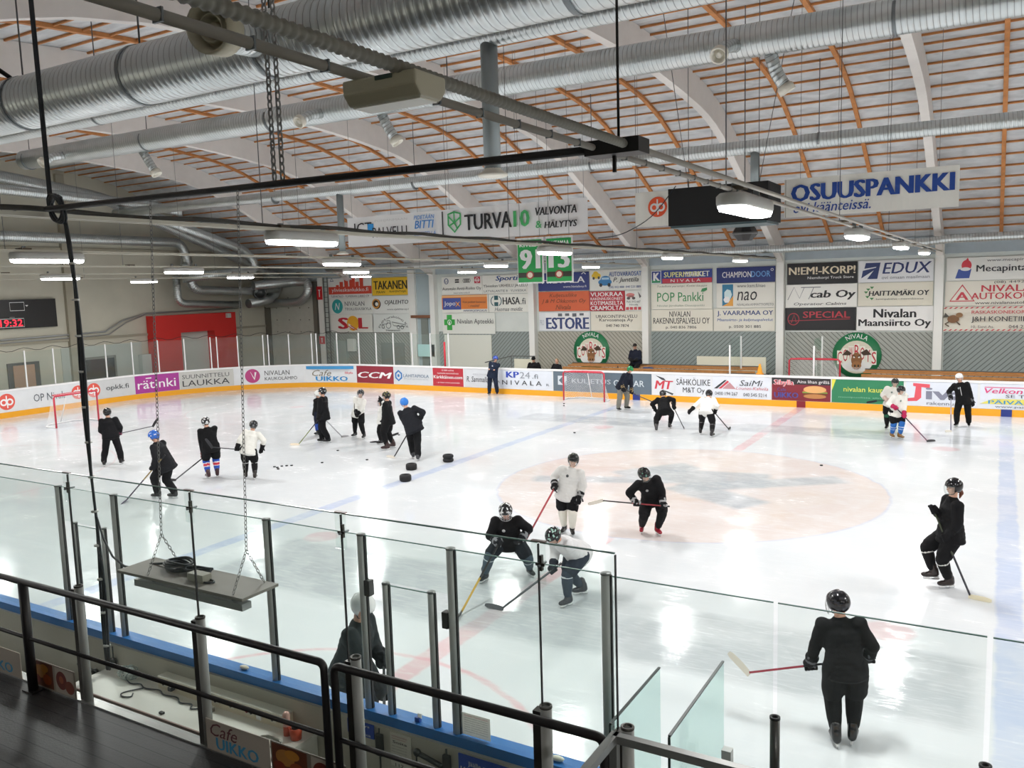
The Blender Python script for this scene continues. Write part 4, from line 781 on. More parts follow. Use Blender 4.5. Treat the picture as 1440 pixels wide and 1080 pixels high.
for k, (x, nm) in enumerate(ROWS[:6]):
    t = thing('lamp_rail', 'steel rail carrying the %s row of hall lamps' % nm, 'rail', (x, 0, ZL + .03), 'lamp rails')
    ya = -21.3
    for dx in (-.06, .06):
        if x > 3 and dx < 0: G().tube([(x, ya, ZL + .06), (x, 17, ZL + .06)], .02, 10).obj('rail_bar', LAG, t)
        elif x > 3: G().tube([(x + .21, ya, ZL + .06), (x + .21, 17, ZL + .06)], .021, 10).obj('rail_bar', LAG, t)
        else: G().span((x + dx - .02, ya, ZL + .03), (x + dx + .02, 17, ZL + .07)).obj('rail_bar', RAILM, t)
    if x > -3:
        for i in range(22): G().box((x + (0 if x > 3 else 0), -17.2 + i * .36, ZL + .06), (.044, .008, .044)).obj('cable_tie', STRAP, t)
        if x < 3: G().tube([(x + .02, y, ZL + .1 + .015 * math.sin(y * 3)) for y in np.arange(-19, 16.8, .4)], .03, 6).obj('cable', TRAY, t)
    for y in np.arange(-17 + (6.1 if x > 3 else 0), 17, 6.1): G().span((x - .1, y - .08, ZL + .07), (x + .1, y + .08, ZL + .1)).obj('coupling', MAT('coupling', '4c4234', .6), t)
    for y in (-11.2, -5, 1.5, 8, 13.6): G().cyl((x, y, ZL + .06), (x, y, roofz(y) - .02), .006, 6).obj('hanger', WIRE, t)
# ribbed hoses on the first rail near the stand
t = thing('ribbed_hose', 'grey ribbed hose sheathing one bar of the nearest lamp rail', 'hose', (4.41, -16, ZL + .03))
G().tube([(4.41, -19.3 + i * .0125, ZL + .06) for i in range(430)], [.0225 if i % 3 else .0285 for i in range(430)], 12).obj('hose', MAT('hose_dark', '6c6a61', .6), t)
# radiant heater on the first rail
ht = thing('ceiling_heater', 'cream ceiling heater box hanging under the nearest rail', 'heater', (4.42, -16.25, ZL - .1))
hx, hy, hz = 4.31, -16.21, 5.635
pr = [(-.1, .05), (.1, .05), (.1, -.005), (.065, -.045), (-.065, -.045), (-.1, -.005)]
G().prism([(hx - .18, hy + a, hz + b) for a, b in pr], (.36, 0, 0)).obj('casing', MAT('heater_cream', 'a49f8b', .45), ht, bevel=.008)
G().box((hx, hy, hz - .047), (.33, .11, .008)).obj('diffuser', MAT('heater_white', 'cfcdc2', .4), ht); G().box((hx + .03, hy - .102, hz + .038), (.08, .008, .016)).obj('badge', paint('2e4038'), ht)
for y in (-.05, .05): G().cyl((hx - .09, hy + y, hz + .045), (hx - .1, hy + y, ZL + .06), .01, 6).obj('bracket', STRAP, ht)

# ================================================================ BLACK BAR, CHAINS, SHELF
BLK = MAT('bar_black', '1d1c1b', .5, .3)
bar = thing('crossbar', 'black steel bar spanning between two lamp rails', 'bar', (1.4, -14.0, 5.72))
G().tube([(-1.6, -14.1, 5.74), (4.35, -14.0, 5.70)], .028, 10).obj('tube', BLK, bar)
G().span((4.14, -14.1, 5.65), (4.5, -13.92, 5.74)).obj('end_block', BLK, bar)
g = G().box((4.3, -14.0, 5.61), (.02, .02, .12)); g.obj('end_clamp', BLK, bar)
def chain(label, pts, lk=.045, r=.0034, two=False):
    pts = [Vector(p) for p in pts]; t = thing('chain', label, 'chain', tuple(pts[0]), 'chains'); g = G()
    for a, b in zip(pts, pts[1:]):
        n_ = max(2, int((b - a).length / (lk * .8)))
        for i in range(n_):
            c = a.lerp(b, (i + .5) / n_); u, v, d = fr(b - a); s = u if i % 2 else v
            g.tube([c + d * lk * .5 * math.sin(q) + s * lk * .26 * math.cos(q) for q in [2 * PI * k / 8 for k in range(8)]], r, 4, closed=True)
    g.obj('links', MAT('chain_steel', '7a7a78', .45, .3), t); return t
for dx in (0, .09): chain('heavy double chain holding the black bar up, strand %s' % ('nearer the coil' if dx == 0 else 'farther from the coil'), [(1.42 + dx, -14.05, roofz(-14) - .05), (1.42 + dx, -14.05, 5.75)], .075, .009)
sx0, sx1, sy, sz = -.52, 1.12, -14.2, 2.36
for px_, ct in ((-.12, 'left'), (.98, 'right')):
    chain('thin chain from the black bar to the %s end of the shelf' % ('cable coil' if ct == 'left' else 'bare'), [(px_ + .05, -14.08, 5.7), (px_, sy, 2.72), (px_ - .0, sy - .17, sz + .03)])
    chain('short chain leg to the far edge of the shelf at its %s end' % ('cable coil' if ct == 'left' else 'bare'), [(px_, sy, 2.72), (px_, sy + .17, sz + .03)])
sh = thing('hanging_shelf', 'grey board shelf hung on chains over the scorers counter', 'shelf', (.3, sy, sz))
G().span((sx0, sy - .2, sz), (sx1, sy + .2, sz + .025)).obj('board', MAT('shelf_board', '75726a', .55, var=.05), sh)
G().span((sx0 + .12, sy - .12, sz - .13), (sx1 - .1, sy - .02, sz - .07)).obj('lamp_strip', MAT('strip_grey', '8c8f8c', .4, .3), sh)
for x in (sx0 + .35, sx1 - .25): G().span((x - .01, sy - .09, sz - .1), (x + .01, sy - .05, sz)).obj('bracket', STRAP, sh)
g = G()
for k in range(6):
    c = Vector((-.02 + .02 * (k % 3), sy + .07, sz + .035 + .014 * k)); g.tube([c + Vector((.15 * math.cos(q) * (1 + .1 * math.sin(3 * q + k)), .08 * math.sin(q), .012 * math.sin(2 * q + k))) for q in [2 * PI * i / 22 for i in range(22)]], .011, 6, closed=True)
for k in range(4):
    c = Vector((.28, sy + .06, sz + .035 + .014 * k)); g.tube([c + Vector((.12 * math.cos(q), .06 * math.sin(q + .3 * k), .01 * math.sin(2 * q + k))) for q in [2 * PI * i / 20 for i in range(20)]], .011, 6, closed=True)
CBL = MAT('cable_black', '23282c', .45)
o = g.obj('cable_coil', CBL, None, (.1, sy + .07, sz + .025)); tag(o, 'coil of dark cable lying on the hanging shelf', 'cable')
jb = thing('junction_box', 'small grey box lying on the hanging shelf', 'box', (.42, sy - .05, sz + .025)); G().box((.42, sy - .05, sz + .06), (.2, .1, .07)).obj('case', MAT('box_grey', '8a887c', .5), jb, bevel=.006)
G().tube([(.53 + .07 * math.cos(q), sy - .05 + .035 * math.sin(q), sz + .035) for q in [2 * PI * i / 14 for i in range(14)]], .008, 6, closed=True).obj('lead', CBL, jb)
# cable drop from the bar
cb = thing('cable_bundle', 'black cable bundle dropping from the coil on the black bar to the counter', 'cable', (-1.35, -14.05, 1.0))
for k in range(3):
    dx = .02 * (k - 1)
    G().tube([(-1.62 + dx, -14.05, roofz(-14) - .95), (-1.6 + dx, -14.05, 5.8)] + [(-1.5 + (.11 + .01 * k) * math.sin(i), -14.08 + .004 * i, 5.74 + (.12 + .012 * k) * math.cos(i + .3 * k)) for i in np.arange(0, 13, .35)] + [(-1.36 + dx, -14.05, 5.4)] + [(-1.33 + dx + .012 * math.sin(z * 3 + k), -14.05 + .01 * math.cos(z * 2.3 + k), z) for z in np.arange(5.0, .95, -.3)], .013, 6).obj('cable', CBL, cb)
g = G()
for z in np.arange(5.2, 1.2, -.35): g.cyl((-1.335, -14.05, z), (-1.335, -14.05, z + .02), .035, 8)
g.obj('ties', MAT('tie_white', 'b9b9b4', .5), cb)
ca = thing('cable_lead', 'slack black cable from the bundle to the coil on the shelf', 'cable', (-.8, -14.1, 2.4))
G().tube([(-1.31, -14.05, 2.7), (-1.18, -14.08, 2.5), (-1.0, -14.12, 2.36), (-.8, -14.14, 2.3), (-.6, -14.14, 2.3), (-.4, -14.14, 2.38), (-.15, -14.13, 2.42)], .011, 6).obj('cable', CBL, ca)
# bracing rod and long wires
for (a, b, lb) in (((-6.1, -13.5, 9.0), (-5.2, -12.25, 7.85), 'black brace rod above the fattest duct'), ((4.33, -14.0, 5.66), (4.33, -14.0, 7.9), 'thin dark rod above the end of the black bar')):
    t = thing('brace_rod', lb, 'rod', b); G().cyl(a, b, .03 if a[0] < 0 else .009, 8).obj('rod', BLK, t)
for i, (x, y, z0) in enumerate([(-4.6, -6, 6), (-3, -2, 6), (-1.0, -5, 6), (2.2, -2.5, 6.3), (4.6, 2, 6.1), (1.4, 3.0, 7.1), (-9.5, 2, 6.9), (-3.0, 2.0, 6.9)]):
    pass
# ================================================================ HANGING BANNERS, CUBE, SHIRTS
def hanging(name, label, cat, x0, x1, z0, z1, y, bg, items, wires=(), group=None, th=.012):
    t = thing(name, label, cat, ((x0 + x1) / 2, y, z0), group)
    g = G(); n = 30; r0 = []
    for s in (0, th):
        r0.append([[g.b.verts.new((x0 + (x1 - x0) * i / n, y + s + .012 * math.sin(i * 1.1) * (1 if s == 0 else 1), z)) for i in range(n + 1)] for z in (z0, z1)])
    for i in range(n):
        g.b.faces.new((r0[0][0][i], r0[0][0][i + 1], r0[0][1][i + 1], r0[0][1][i])); g.b.faces.new((r0[1][0][i + 1], r0[1][0][i], r0[1][1][i], r0[1][1][i + 1]))
        for k in (0, 1): g.b.faces.new((r0[0][k][i], r0[0][k][i + 1], r0[1][k][i + 1], r0[1][k][i]))
    for i in (0, n): g.b.faces.new((r0[0][0][i], r0[0][1][i], r0[1][1][i], r0[1][0][i]))
    g.obj('cloth', MAT('banner_' + bg, bg, .55, bump=.08, bscale=4), t)
    emblem(t, lambda u, v, h: (x0 + u, y - .014 - h, z0 + v), x1 - x0, z1 - z0, items, .002)
    for x in wires: G().cyl((x, y, z1), (x, y, roofz(y) - .06), .0045, 5).obj('wire', WIRE, t)
    return t
bl, og = '1f3f86', 'd5502c'
hanging('hanging_banner', 'cream hanging banner with big dark blue capitals beside the black cube', 'banner', 2.05, 5.58, 6.24, 7.09, 1.0, 'd8d4c8', [T('OSUUSPANKKI', .05, .4, .97, .84, bl, .05), T('ovi käänteissä.', .06, .1, .52, .36, bl, .015, .25), R(.008, 0, .012, 1, '8a877c')], [2.4, 3.2, 4.2, 5.2])
hanging('hanging_banner', 'small cream hanging banner with an orange red ring disc left of the black cube', 'banner', -1.58, .02, 6.24, 7.09, 1.0, 'd8d4c8', op(.37, .55, .29, 1.6, .85, og, 'ece6da'), [-1.5, -.2])
hanging('hanging_banner', 'long white hanging banner with a green shield and black and green lettering', 'banner', -11.0, -2.9, 6.22, 7.09, 1.0, 'd3d3d0', [R(.437, .12, .442, .95, K), T('ICT', .035, .46, .118, .8, K, .012), R(.1, .5, .128, .74, '2f86c4'), T('PALVELU', .122, .26, .282, .6, K, .01), T('POHJANMAAN', .135, .76, .285, .86, 'b9b9b8'), T('PIDETÄÄN', .315, .76, .405, .92, '3a7ab8', .012, .2), T('BITTI', .318, .46, .402, .72, '3a7ab8', .025, .2), T('LIIKKEELLÄ', .315, .22, .41, .38, '3a7ab8', .01, .2)] + [
    L([(.465 + (x - .455) * .85, y) for x, y in q], w_, '3f9a5a') for q, w_ in (([(.455, .84), (.485, .9), (.515, .84), (.515, .5), (.485, .26), (.455, .5), (.455, .84)], .06), ([(.485, .56), (.485, .9)], .05), ([(.485, .56), (.515, .72)], .05), ([(.485, .56), (.5, .36)], .05), ([(.485, .56), (.458, .46)], .05), ([(.485, .56), (.458, .76)], .05))] + [
    T('TURVA', .535, .28, .722, .78, K, .03), T('10', .732, .28, .79, .78, '3f9a5a', .03), T('VALVONTA', .815, .58, .965, .82, K, .04, .15), T('&', .815, .2, .837, .42, '3f9a5a', .02), T('HÄLYTYS', .848, .18, .965, .42, K, .04, .15)], [-10.8, -9.3, -7.2, -5, -3.0])
gd = '1f8a45'
for nm, num, x in (('KIVELÄ', '91', -5.02), ('OHTAMAA', '13', -4.14)):
    hanging('retired_shirt_banner', 'green hanging number banner with white number %s' % ('ninety one' if num == '91' else 'thirteen'), 'banner', x, x + .8, 4.93, 6.16, .99, 'dcdedb', [R(.04, .03, .96, .95, gd), R(.04, .13, .96, .24, '27281f'), T(nm, .12, .8, .88, .9, 'e4e8e2', .03), T(num, .16, .32, .86, .74, 'e4e8e2', .05), C(.5, .185, .15, .09, '8c3a30'), C(.5, .185, .1, .06, 'd9c0b0')], [x + .1, x + .7], 'retired number banners')
cu = thing('scoreboard_cube', 'black draped scoreboard cube hanging over centre ice', 'scoreboard', (.95, .1, 6.1))
G().span((-.2, -.45, 6.12), (2.03, .75, 6.95)).obj('drape', MAT('cube_black', '08090a', .75, bump=.2, bscale=5), cu)
G().span((-.16, -.41, 6.07), (1.99, .71, 6.13)).obj('underside', MAT('cube_under', '3d4d50', .5), cu)
for x in (.1, 1.7): G().cyl((x, .1, 6.95), (x + (.8 if x > 1 else -.6), .1, roofz(.1)), .008, 6).obj('cable', WIRE, cu); G().cyl((x, .1, 6.95), (x, .1, roofz(.1)), .008, 6).obj('cable', WIRE, cu)
sp = thing('ceiling_speaker', 'black faceted loudspeaker under the scoreboard cube', 'speaker', (1.1, 1.4, 5.95)); g = G(); g.lathe([(0, .2), (.2, .2), (.3, .03), (.3, -.03), (.17, -.17), (0, -.17)], (1.1, 1.2, 5.95), 8); [setattr(f, 'smooth', False) for f in g.b.faces]; g.obj('body', MAT('speaker_black', '1b1b1c', .5), sp)
g = G(); g.lathe([(.295, .03), (.31, .03), (.31, -.03), (.295, -.03)], (1.1, 1.2, 5.95), 8); g.obj('band', MAT('speaker_band', '5a5a5a', .4, .5), sp); G().cyl((1.1, 1.2, 6.1), (1.1, 1.2, roofz(1.2)), .012, 6).obj('hanger', WIRE, sp)
t = thing('loose_cable', 'thin black cable looping from the cube to the second lamp rail', 'cable', (-1, 0, 5.9)); G().tube(smooth([(.0, -.5, 7.0), (-.5, -.7, 6.3), (-1.2, -.9, 5.95), (-1.7, -1, 5.92)], .5), .012, 6).obj('cable', CBL, t)
# ================================================================ NEAR SIDE: BOARD GLASS, STAND GLASS, RAILS, SCORERS COUNTER
ALU = MAT('aluminium', 'b2b4b1', .42, .0, var=.05); RUB = MAT('seal_black', '161616', .6)
gy = -HW - .07
def board_post(x, z1, label, group, wd=.075):
    t = thing('glass_post', label, 'post', (x, gy, BH + .02), group)
    g = G(); g.b.verts.ensure_lookup_table(); g.tube([(x, gy, BH + .02), (x, gy, z1)], wd / 2, 12); g.obj('extrusion', ALU, t)
    G().span((x + wd * .42, gy - .012, BH + .02), (x + wd * .62, gy + .012, z1)).obj('seal', RUB, t)
    G().lathe([(0, 0), (wd * .55, 0), (wd * .55, .012), (0, .012)], (x, gy, z1), 12).obj('cap', MAT('cap_grey', '6f7170', .4, .5), t)
    return t
for x, lb in ((-2.78, 'tall silver post left of the small gate by the cable bundle'), (-1.77, 'tall silver post right of the small gate by the cable bundle'), (.53, 'tall silver post right of the hanging shelf'), (1.68, 'tall silver post in front of the white helmet coach'), (2.62, 'tall silver post beside the notice on the glass'), (3.99, 'tall silver post at the end of the raised glass')):
    board_post(x, 2.76, lb, 'tall posts on the near boards')
for x, lb in ((-2.53, 'short silver gate post just left of the cable bundle'), (-2.0, 'short silver gate post just right of the cable bundle'), (1.93, 'short silver gate post right of the white helmet coach'), (2.41, 'short silver gate post left of the notice')):
    board_post(x, 2.36, lb, 'short gate posts on the near boards', .065)
for x, lb in ((5.2, 'short dark post under a gap in the right glass'), (6.42, 'short dark post at the right edge under a gap in the glass')):
    t = thing('glass_post', lb, 'post', (x, gy, BH + .02), 'short dark posts on the near boards'); G().tube([(x, gy, BH + .02), (x, gy, 1.95)], .033, 12).obj('extrusion', MAT('dark_alu', '4c4c4a', .35, .7), t)
    G().lathe([(.0, 0), (.036, 0), (.036, .015), (.022, .015), (.02, .0)], (x, gy, 1.95), 12).obj('cap', RUB, t)
def near_pane(x0, x1, z0, z1, label, y=gy, grp='panes on the near boards', edge=True):
    t = thing('rink_glass', label, 'glass', ((x0 + x1) / 2, y, z0), grp)
    G().span((x0, y - .006, z0), (x1, y + .006, z1)).obj('sheet', GLASS, t)
    if edge: G().span((x0, y - .0065, z1), (x1, y + .0065, z1 + .006)).obj('edge', GEDGE, t)
    return t
zb = BH + .025
for a, b, z1, lb in ((-8.0, -5.2, 2.76, 'board glass pane at the far left of the near side'), (-5.15, -2.82, 2.76, 'board glass pane left of the gate by the cable bundle'), (-2.48, -2.05, 2.34, 'low gate pane behind the cable bundle'), (-1.72, .48, 2.76, 'wide board glass pane behind the hanging shelf'), (.58, 1.63, 2.76, 'board glass pane between the shelf and the white helmet coach'),
                  (1.97, 2.37, 2.35, 'low gate pane right of the white helmet coach'), (2.67, 3.94, 2.76, 'board glass pane carrying the printed notice'), (4.04, 5.185, 2.75, 'board glass pane right of the last tall post'), (5.215, 6.405, 2.75, 'board glass pane with the back of the large black skater behind it'), (6.435, 7.7, 2.75, 'board glass pane at the right edge over the blue line')):
    near_pane(a, b, zb, z1, lb)
# the tall panes above the gates run through to the neighbours
near_pane(-2.74, -1.81, 2.37, 2.76, 'narrow glass strip above the gate by the cable bundle', edge=True); near_pane(1.72, 2.58, 2.38, 2.76, 'narrow glass strip above the gate by the notice')
for x in (2.0 - .25, 2.55):
    pass
for x, z, lb in ((1.745, 2.3, 'dark hinge at the top of the gate beside the tall post'), (2.56, 2.16, 'dark latch at the top of the gate near the notice')):
    box_thing('gate_catch', lb, 'hinge', (x - .03, gy - .04, z - .07), (x + .03, gy + .03, z + .07), MAT('hinge_dark', '3b3b3a', .5, .4), bevel=.006)
PAPER = MAT('paper', 'd2cfca', .6); n = NT(PAPER); tl = n.n.new('ShaderNodeBsdfTranslucent'); tl.inputs[0].default_value = (.8, .78, .75, 1); mxs = n.n.new('ShaderNodeMixShader'); mxs.inputs[0].default_value = .5
n.l.new(n.n['Principled BSDF'].outputs[0], mxs.inputs[1]); n.l.new(tl.outputs[0], mxs.inputs[2]); n.l.new(mxs.outputs[0], n.n['Material Output'].inputs[0])
nt_ = thing('glass_notice', 'white printed notice stuck low on the near glass', 'notice', (2.81, gy - .01, 1.2))
G().span((2.68, gy - .012, 1.2), (2.95, gy - .008, 1.39)).obj('sheet', PAPER, nt_)
emblem(nt_, flat_far(2.68, 1.2, gy - .012), .27, .19, [T('HUOMIO TURVALLISUUS', .08, .86, .92, .93, 'a33a40')] + [T(s, .08, .76 - i * .1, .92, .82 - i * .1, '57575a') for i, s in enumerate(('Jääkiekkohallissa noudatetaan', 'järjestyssääntöjä kaikissa', 'tilanteissa joka päivä', 'Valvoja vastaa turvallisuudesta', 'kypärä on pakollinen jäällä', 'lapset aikuisen seurassa', 'vahingoista ilmoitettava'))], .0006, .001)
# signs and fittings on the walkway side of the boards
by = -HW - .165
def back_sign(label, x0, x1, z0, z1, bg, items): 
    t = sign('board_notice', label, 'sign', x0, z0, x1, z1, by, bg, items, .008); return t
back_sign('blue notice with three white lines beside the rail gap', 1.5, 1.8, .96, 1.09, '27479b', [T('Yhteys', .15, .68, .85, .9, 'c9d0e0', .01), T('tää', .35, .38, .65, .6, 'c9d0e0', .01), T('löylyyttä', .1, .08, .9, .3, 'c9d0e0', .01)])
back_sign('blue notice with large white forbidding word under the printed notice', 2.69, 3.17, .72, 1.08, '27479b', [T('Jäälle meno', .2, .74, .78, .88, 'ccd2e2', .008), T('KIELLETTY', .05, .5, .95, .72, 'd6dbe8', .02), T('ennen kuin', .22, .3, .72, .44, 'ccd2e2', .008), T('jäänhoitokone', .14, .06, .84, .22, 'ccd2e2', .008)])
back_sign('pale notice with small printed lines between the gate posts', 1.98, 2.2, .78, 1.08, 'b9b6aa', [T('HÄTÄTILANTEESSA', .1, .9, .85, .95, '8c3a40'), R(.1, .85, .8, .86, 'a05050'), T('Soita', .16, .72, .85, .8, '2b2b2b', .02)] + [T('ohjeita noudatetaan aina', .1, .62 - .08 * i, .85, .66 - .08 * i, '5c5c58') for i in range(5)] + [T('112', .3, .06, .7, .16, '3a3a38', .01)])
BO = MAT('bolt_plate', '3f423f', .45, .5)
for x, lb in ((1.87, 'dark bolt lock on the boards right of the first blue notice'), (2.58, 'dark bolt lock on the boards left of the forbidding notice')):
    t = thing('gate_bolt', lb, 'lock', (x, by, .75)); g = G(); g.box((x, by - .02, .94), (.075, .04, .2)); g.obj('plate', BO, t, bevel=.012); G().cyl((x, by - .02, .5), (x, by - .02, BH - .08), .008, 8).obj('rod', BO, t)
t = thing('gate_lever', 'dark turning handle on the gate next to the forbidding notice', 'handle', (2.4, by, .95)); G().cyl((2.3, by - .05, 1.0), (2.54, by - .03, .93), .022, 8).obj('lever', BO, t); G().ell((2.3, by - .05, 1.0), (.035, .03, .035)).obj('knob', BO, t); G().tube([(2.3, by - .06, .97), (2.32, by - .09, .9), (2.42, by - .09, .88), (2.5, by - .06, .92)], .008, 6).obj('ring', BO, t)
t = thing('gate_lever', 'dark door handle on the boards left of the counter', 'handle', (-2.35, by, .72)); G().cyl((-2.5, by - .03, .76), (-2.2, by - .03, .72), .02, 8).obj('lever', BO, t); G().lathe([(0, 0), (.05, 0), (.05, .03), (.03, .03), (.03, .0)], (-2.18, by - .02, .72), 12, (0, -1, 0)).obj('rose', BO, t)
t = thing('gate_bolt', 'dark bolt lock on the boards below the cable bundle', 'lock', (-1.85, by, .75)); G().box((-1.85, by - .02, .86), (.07, .04, .2)).obj('plate', BO, t, bevel=.012); G().cyl((-1.85, by - .02, .62), (-1.85, by - .02, BH - .08), .008, 8).obj('rod', BO, t)
for x, lb, c in ((.08, 'small crumpled white thing on the blue rail', 'c9bfae'), (3.55, 'small white block on the blue rail under the second rail section', 'c9c6b8')):
    t = thing('rail_block', lb, 'block', (x, -HW - .06, BH + .02)); G().ell((x, -HW - .06, BH + .04), (.06, .03, .02), None, 10).obj('lump', MAT('lump_' + c, c, .7), t)
t = thing('rail_latch', 'small blue and white latch on the blue rail between the gate posts', 'latch', (2.22, -HW - .08, BH + .02)); G().box((2.22, -HW - .08, BH + .04), (.05, .03, .04)).obj('base', paint('24488c'), t); G().box((2.24, -HW - .08, BH + .075), (.04, .006, .04)).obj('tab', MAT('paper'), t)
# scorers counter
cx0, cx1, cz = -1.9, 1.12, .85
ct = thing('scorers_counter', 'white counter top fixed behind the near boards', 'counter', (-.3, -13.95, 0))
G().span((cx0, by - .5, cz - .035), (cx1, by - .001, cz)).obj('worktop', MAT('counter_white', 'c8c6bd', .35, var=.03), ct)
G().span((cx0, by - .515, cz - .04), (cx1, by - .5, cz + .002)).obj('front_edge', MAT('counter_edge', '8a6f66', .5), ct)
G().span((cx0, by - .45, .1), (cx0 + .04, by - .01, cz - .035)).obj('side_panel', MAT('counter_white'), ct); G().span((cx1 - .04, by - .45, .1), (cx1, by - .01, cz - .035)).obj('side_panel', MAT('counter_white'), ct)
tr = thing('socket_trunking', 'cream socket trunking along the back of the counter', 'trunking', (.1, by - .07, cz))
G().span((-.98, by - .11, cz), (.82, by - .002, cz + .13)).obj('body', MAT('trunk_cream', 'c4b9a3', .4), tr); G().span((-.98, by - .112, cz + .122), (.82, by - .0, cz + .134)).obj('cover', MAT('trunk_white', 'd2cdbf', .4), tr)
for x, c in ((-.88, '4a4038'), (-.76, '2c2826'), (-.1, '3a2c2c'), (.12, '5a544c'), (.34, '7a2c2c'), (.4, '2c2c2c'), (.68, '4f4a42')):
    G().box((x, by - .113, cz + .065), (.07, .006, .05)).obj('socket', MAT('socket_plate', 'c9c4b6', .4), tr); G().lathe([(0, 0), (.014, 0), (.014, .008), (0, .008)], (x - .012, by - .114, cz + .065), 10, (0, -1, 0)).obj('socket_hole', paint(c), tr)
G().box((.5, by - .12, cz + .07), (.06, .02, .08)).obj('switch', MAT('switch_white', 'd8d6cf', .35), tr)
t = thing('power_cable', 'tangled thin black cable across the white counter', 'cable', (-.9, by - .25, cz))
G().tube(smooth([(-1.42, by - .08, cz + .1), (-1.5, by - .14, cz + .01), (-1.3, by - .2, cz + .01), (-1.22, by - .14, cz + .01), (-1.1, by - .2, cz + .01), (-.9, by - .14, cz + .01), (-.8, by - .2, cz + .01), (-.6, by - .16, cz + .01), (-.5, by - .24, cz + .01), (-.35, by - .18, cz + .01), (-.3, by - .28, cz + .01), (-.2, by - .2, cz + .01)], .08), .007, 6).obj('cable', CBL, t)
G().tube(smooth([(-1.1, by - .2, cz + .012), (-1.18, by - .3, cz + .01), (-1.22, by - .38, cz + .01), (-1.14, by - .42, cz + .01), (-1.04, by - .38, cz + .01), (-1.1, by - .32, cz + .01)], .06), .007, 6).obj('loop', CBL, t)
G().box((-.74, by - .13, cz + .06), (.05, .06, .04)).obj('plug', CBL, t); G().box((-.12, by - .2, cz + .02), (.12, .06, .04)).obj('adapter', MAT('adapter', '6d6a63', .5), t)
bag = thing('plastic_bag', 'crumpled clear plastic bag on the end of the counter', 'bag', (-1.45, by - .1, cz)); g = G(); r = bmesh.ops.create_icosphere(g.b, subdivisions=3, radius=1)
for v in r['verts']:
    k = 1 + .25 * math.sin(v.co.x * 7 + 1) * math.cos(v.co.y * 6 + v.co.z * 5); v.co = Vector((-1.45, by - .12, cz + .07)) + Vector((v.co.x * .13 * k, v.co.y * .09 * k, v.co.z * .07 * k))
g.obj('bag', glass_mat('bag_film', (.86, .88, .88), .3), bag); bpy.data.objects['bag'].name = 'film'
for x, lb in ((-.0, 'small black clip lying near the front of the counter'),): box_thing('clip', lb, 'clip', (x - .16 - .35, by - .46, cz), (x - .13 - .33, by - .43, cz + .02), paint('161616'))
t = thing('bottle', 'pink and clear drinking bottle on the counter', 'bottle', (.9, by - .16, cz)); G().lathe([(0, 0), (.033, 0), (.033, .09)], (.9, by - .16, cz), 16).obj('lower_body', MAT('bottle_red', 'c25238', .3), t); G().lathe([(.033, .09), (.033, .2), (.02, .22), (0, .22)], (.9, by - .16, cz), 16).obj('upper_body', MAT('bottle_pink', 'cfa497', .3), t)
t = thing('tape_basket', 'orange basket on the counter holding a black roll', 'basket', (1.04, by - .14, cz)); g = G(); g.lathe([(0, 0), (.05, 0), (.06, .11), (.054, .11), (.045, .01)], (1.02, by - .17, cz), 18); g.obj('tub', MAT('tub_orange', 'b8482a', .4), t); G().lathe([(.0, .1), (.035, .1), (.035, .13), (.015, .13), (.015, .1)], (1.02, by - .17, cz), 14).obj('roll', paint('1c1b1b'), t)
t = thing('tray', 'thin metal tray ring lying on the counter end', 'tray', (.82, by - .34, cz)); G().tube([(.72 + .24 * a, by - .3 - .12 * b, cz + .012) for a, b in ((0, 0), (.2, -.25), (.8, -.25), (1, 0), (1, .6), (.8, .85), (.2, .85), (0, .6))], .009, 6, closed=True).obj('rim', MAT('tray_grey', '77766e', .4, .6), t)
# ---- the stand: deck, step, front
SZ = 1.8
plank = MAT('deck_dark', '39373a', .45, var=.12, vscale=2, bump=.1); n = NT(plank); b = n.n['Principled BSDF']; pos = n.n.new('ShaderNodeTexCoord').outputs['Object']; spx = n.n.new('ShaderNodeSeparateXYZ'); n.l.new(pos, spx.inputs[0])
gap = n.m('LESS_THAN', n.m('FRACT', n.m('MULTIPLY', spx.outputs[1], 9.1)), .07); grain = n.noise(n.scaled(pos, (.6, 9, 1)), 3, 5)
n.l.new(n.mix(gap, n.mix(grain, (.022, .021, .022), (.055, .052, .052)), (.002, .002, .002)), b.inputs['Base Color'])
def deck(nm, y0, y1, z, label):
    g = G(); g.span((-26, y0, z - .12), (26, y1, z)); return struct(g.obj(nm, plank), label, 'deck')
g = G(); g.span((-26, -16.9, SZ - .12), (4.9, -15.4, SZ)); struct(g.obj('floor_deck', plank), 'dark plank deck of the stand', 'floor')
deck('floor_step', -17.7, -16.75, SZ + .42, None); deck('floor_step', -18.5, -17.7, SZ + .84, None); deck('floor_step', -21.8, -18.5, SZ + 1.3, None)
for y, z0_, z1_ in ((-16.75, SZ, SZ + .42), (-17.7, SZ + .42, SZ + .84), (-18.5, SZ + .84, SZ + 1.3)):
    g = G(); g.span((-26, y - .04, z0_ - .1), (26, y, z1_ - .12)); struct(g.obj('floor_riser', MAT('riser', '2b2a2a', .6)))
g = G(); g.span((-26, -16.79, SZ + .40), (26, -16.74, SZ + .43)); struct(g.obj('trim_step', MAT('nosing', '8f9092', .35, .8)))
g = G(); g.span((-26, -15.42, -.05), (4.9, -15.4, SZ - .03)); struct(g.obj('wall_stand', MAT('stand_front', '34322f', .7)))
g = G(); g.span((-26, -15.41, SZ - .05), (4.9, -15.33, SZ + .012)); struct(g.obj('trim_deck', MAT('deck_trim', '8e8f8c', .35, .8)), 'thin metal strip along the deck edge', 'trim')
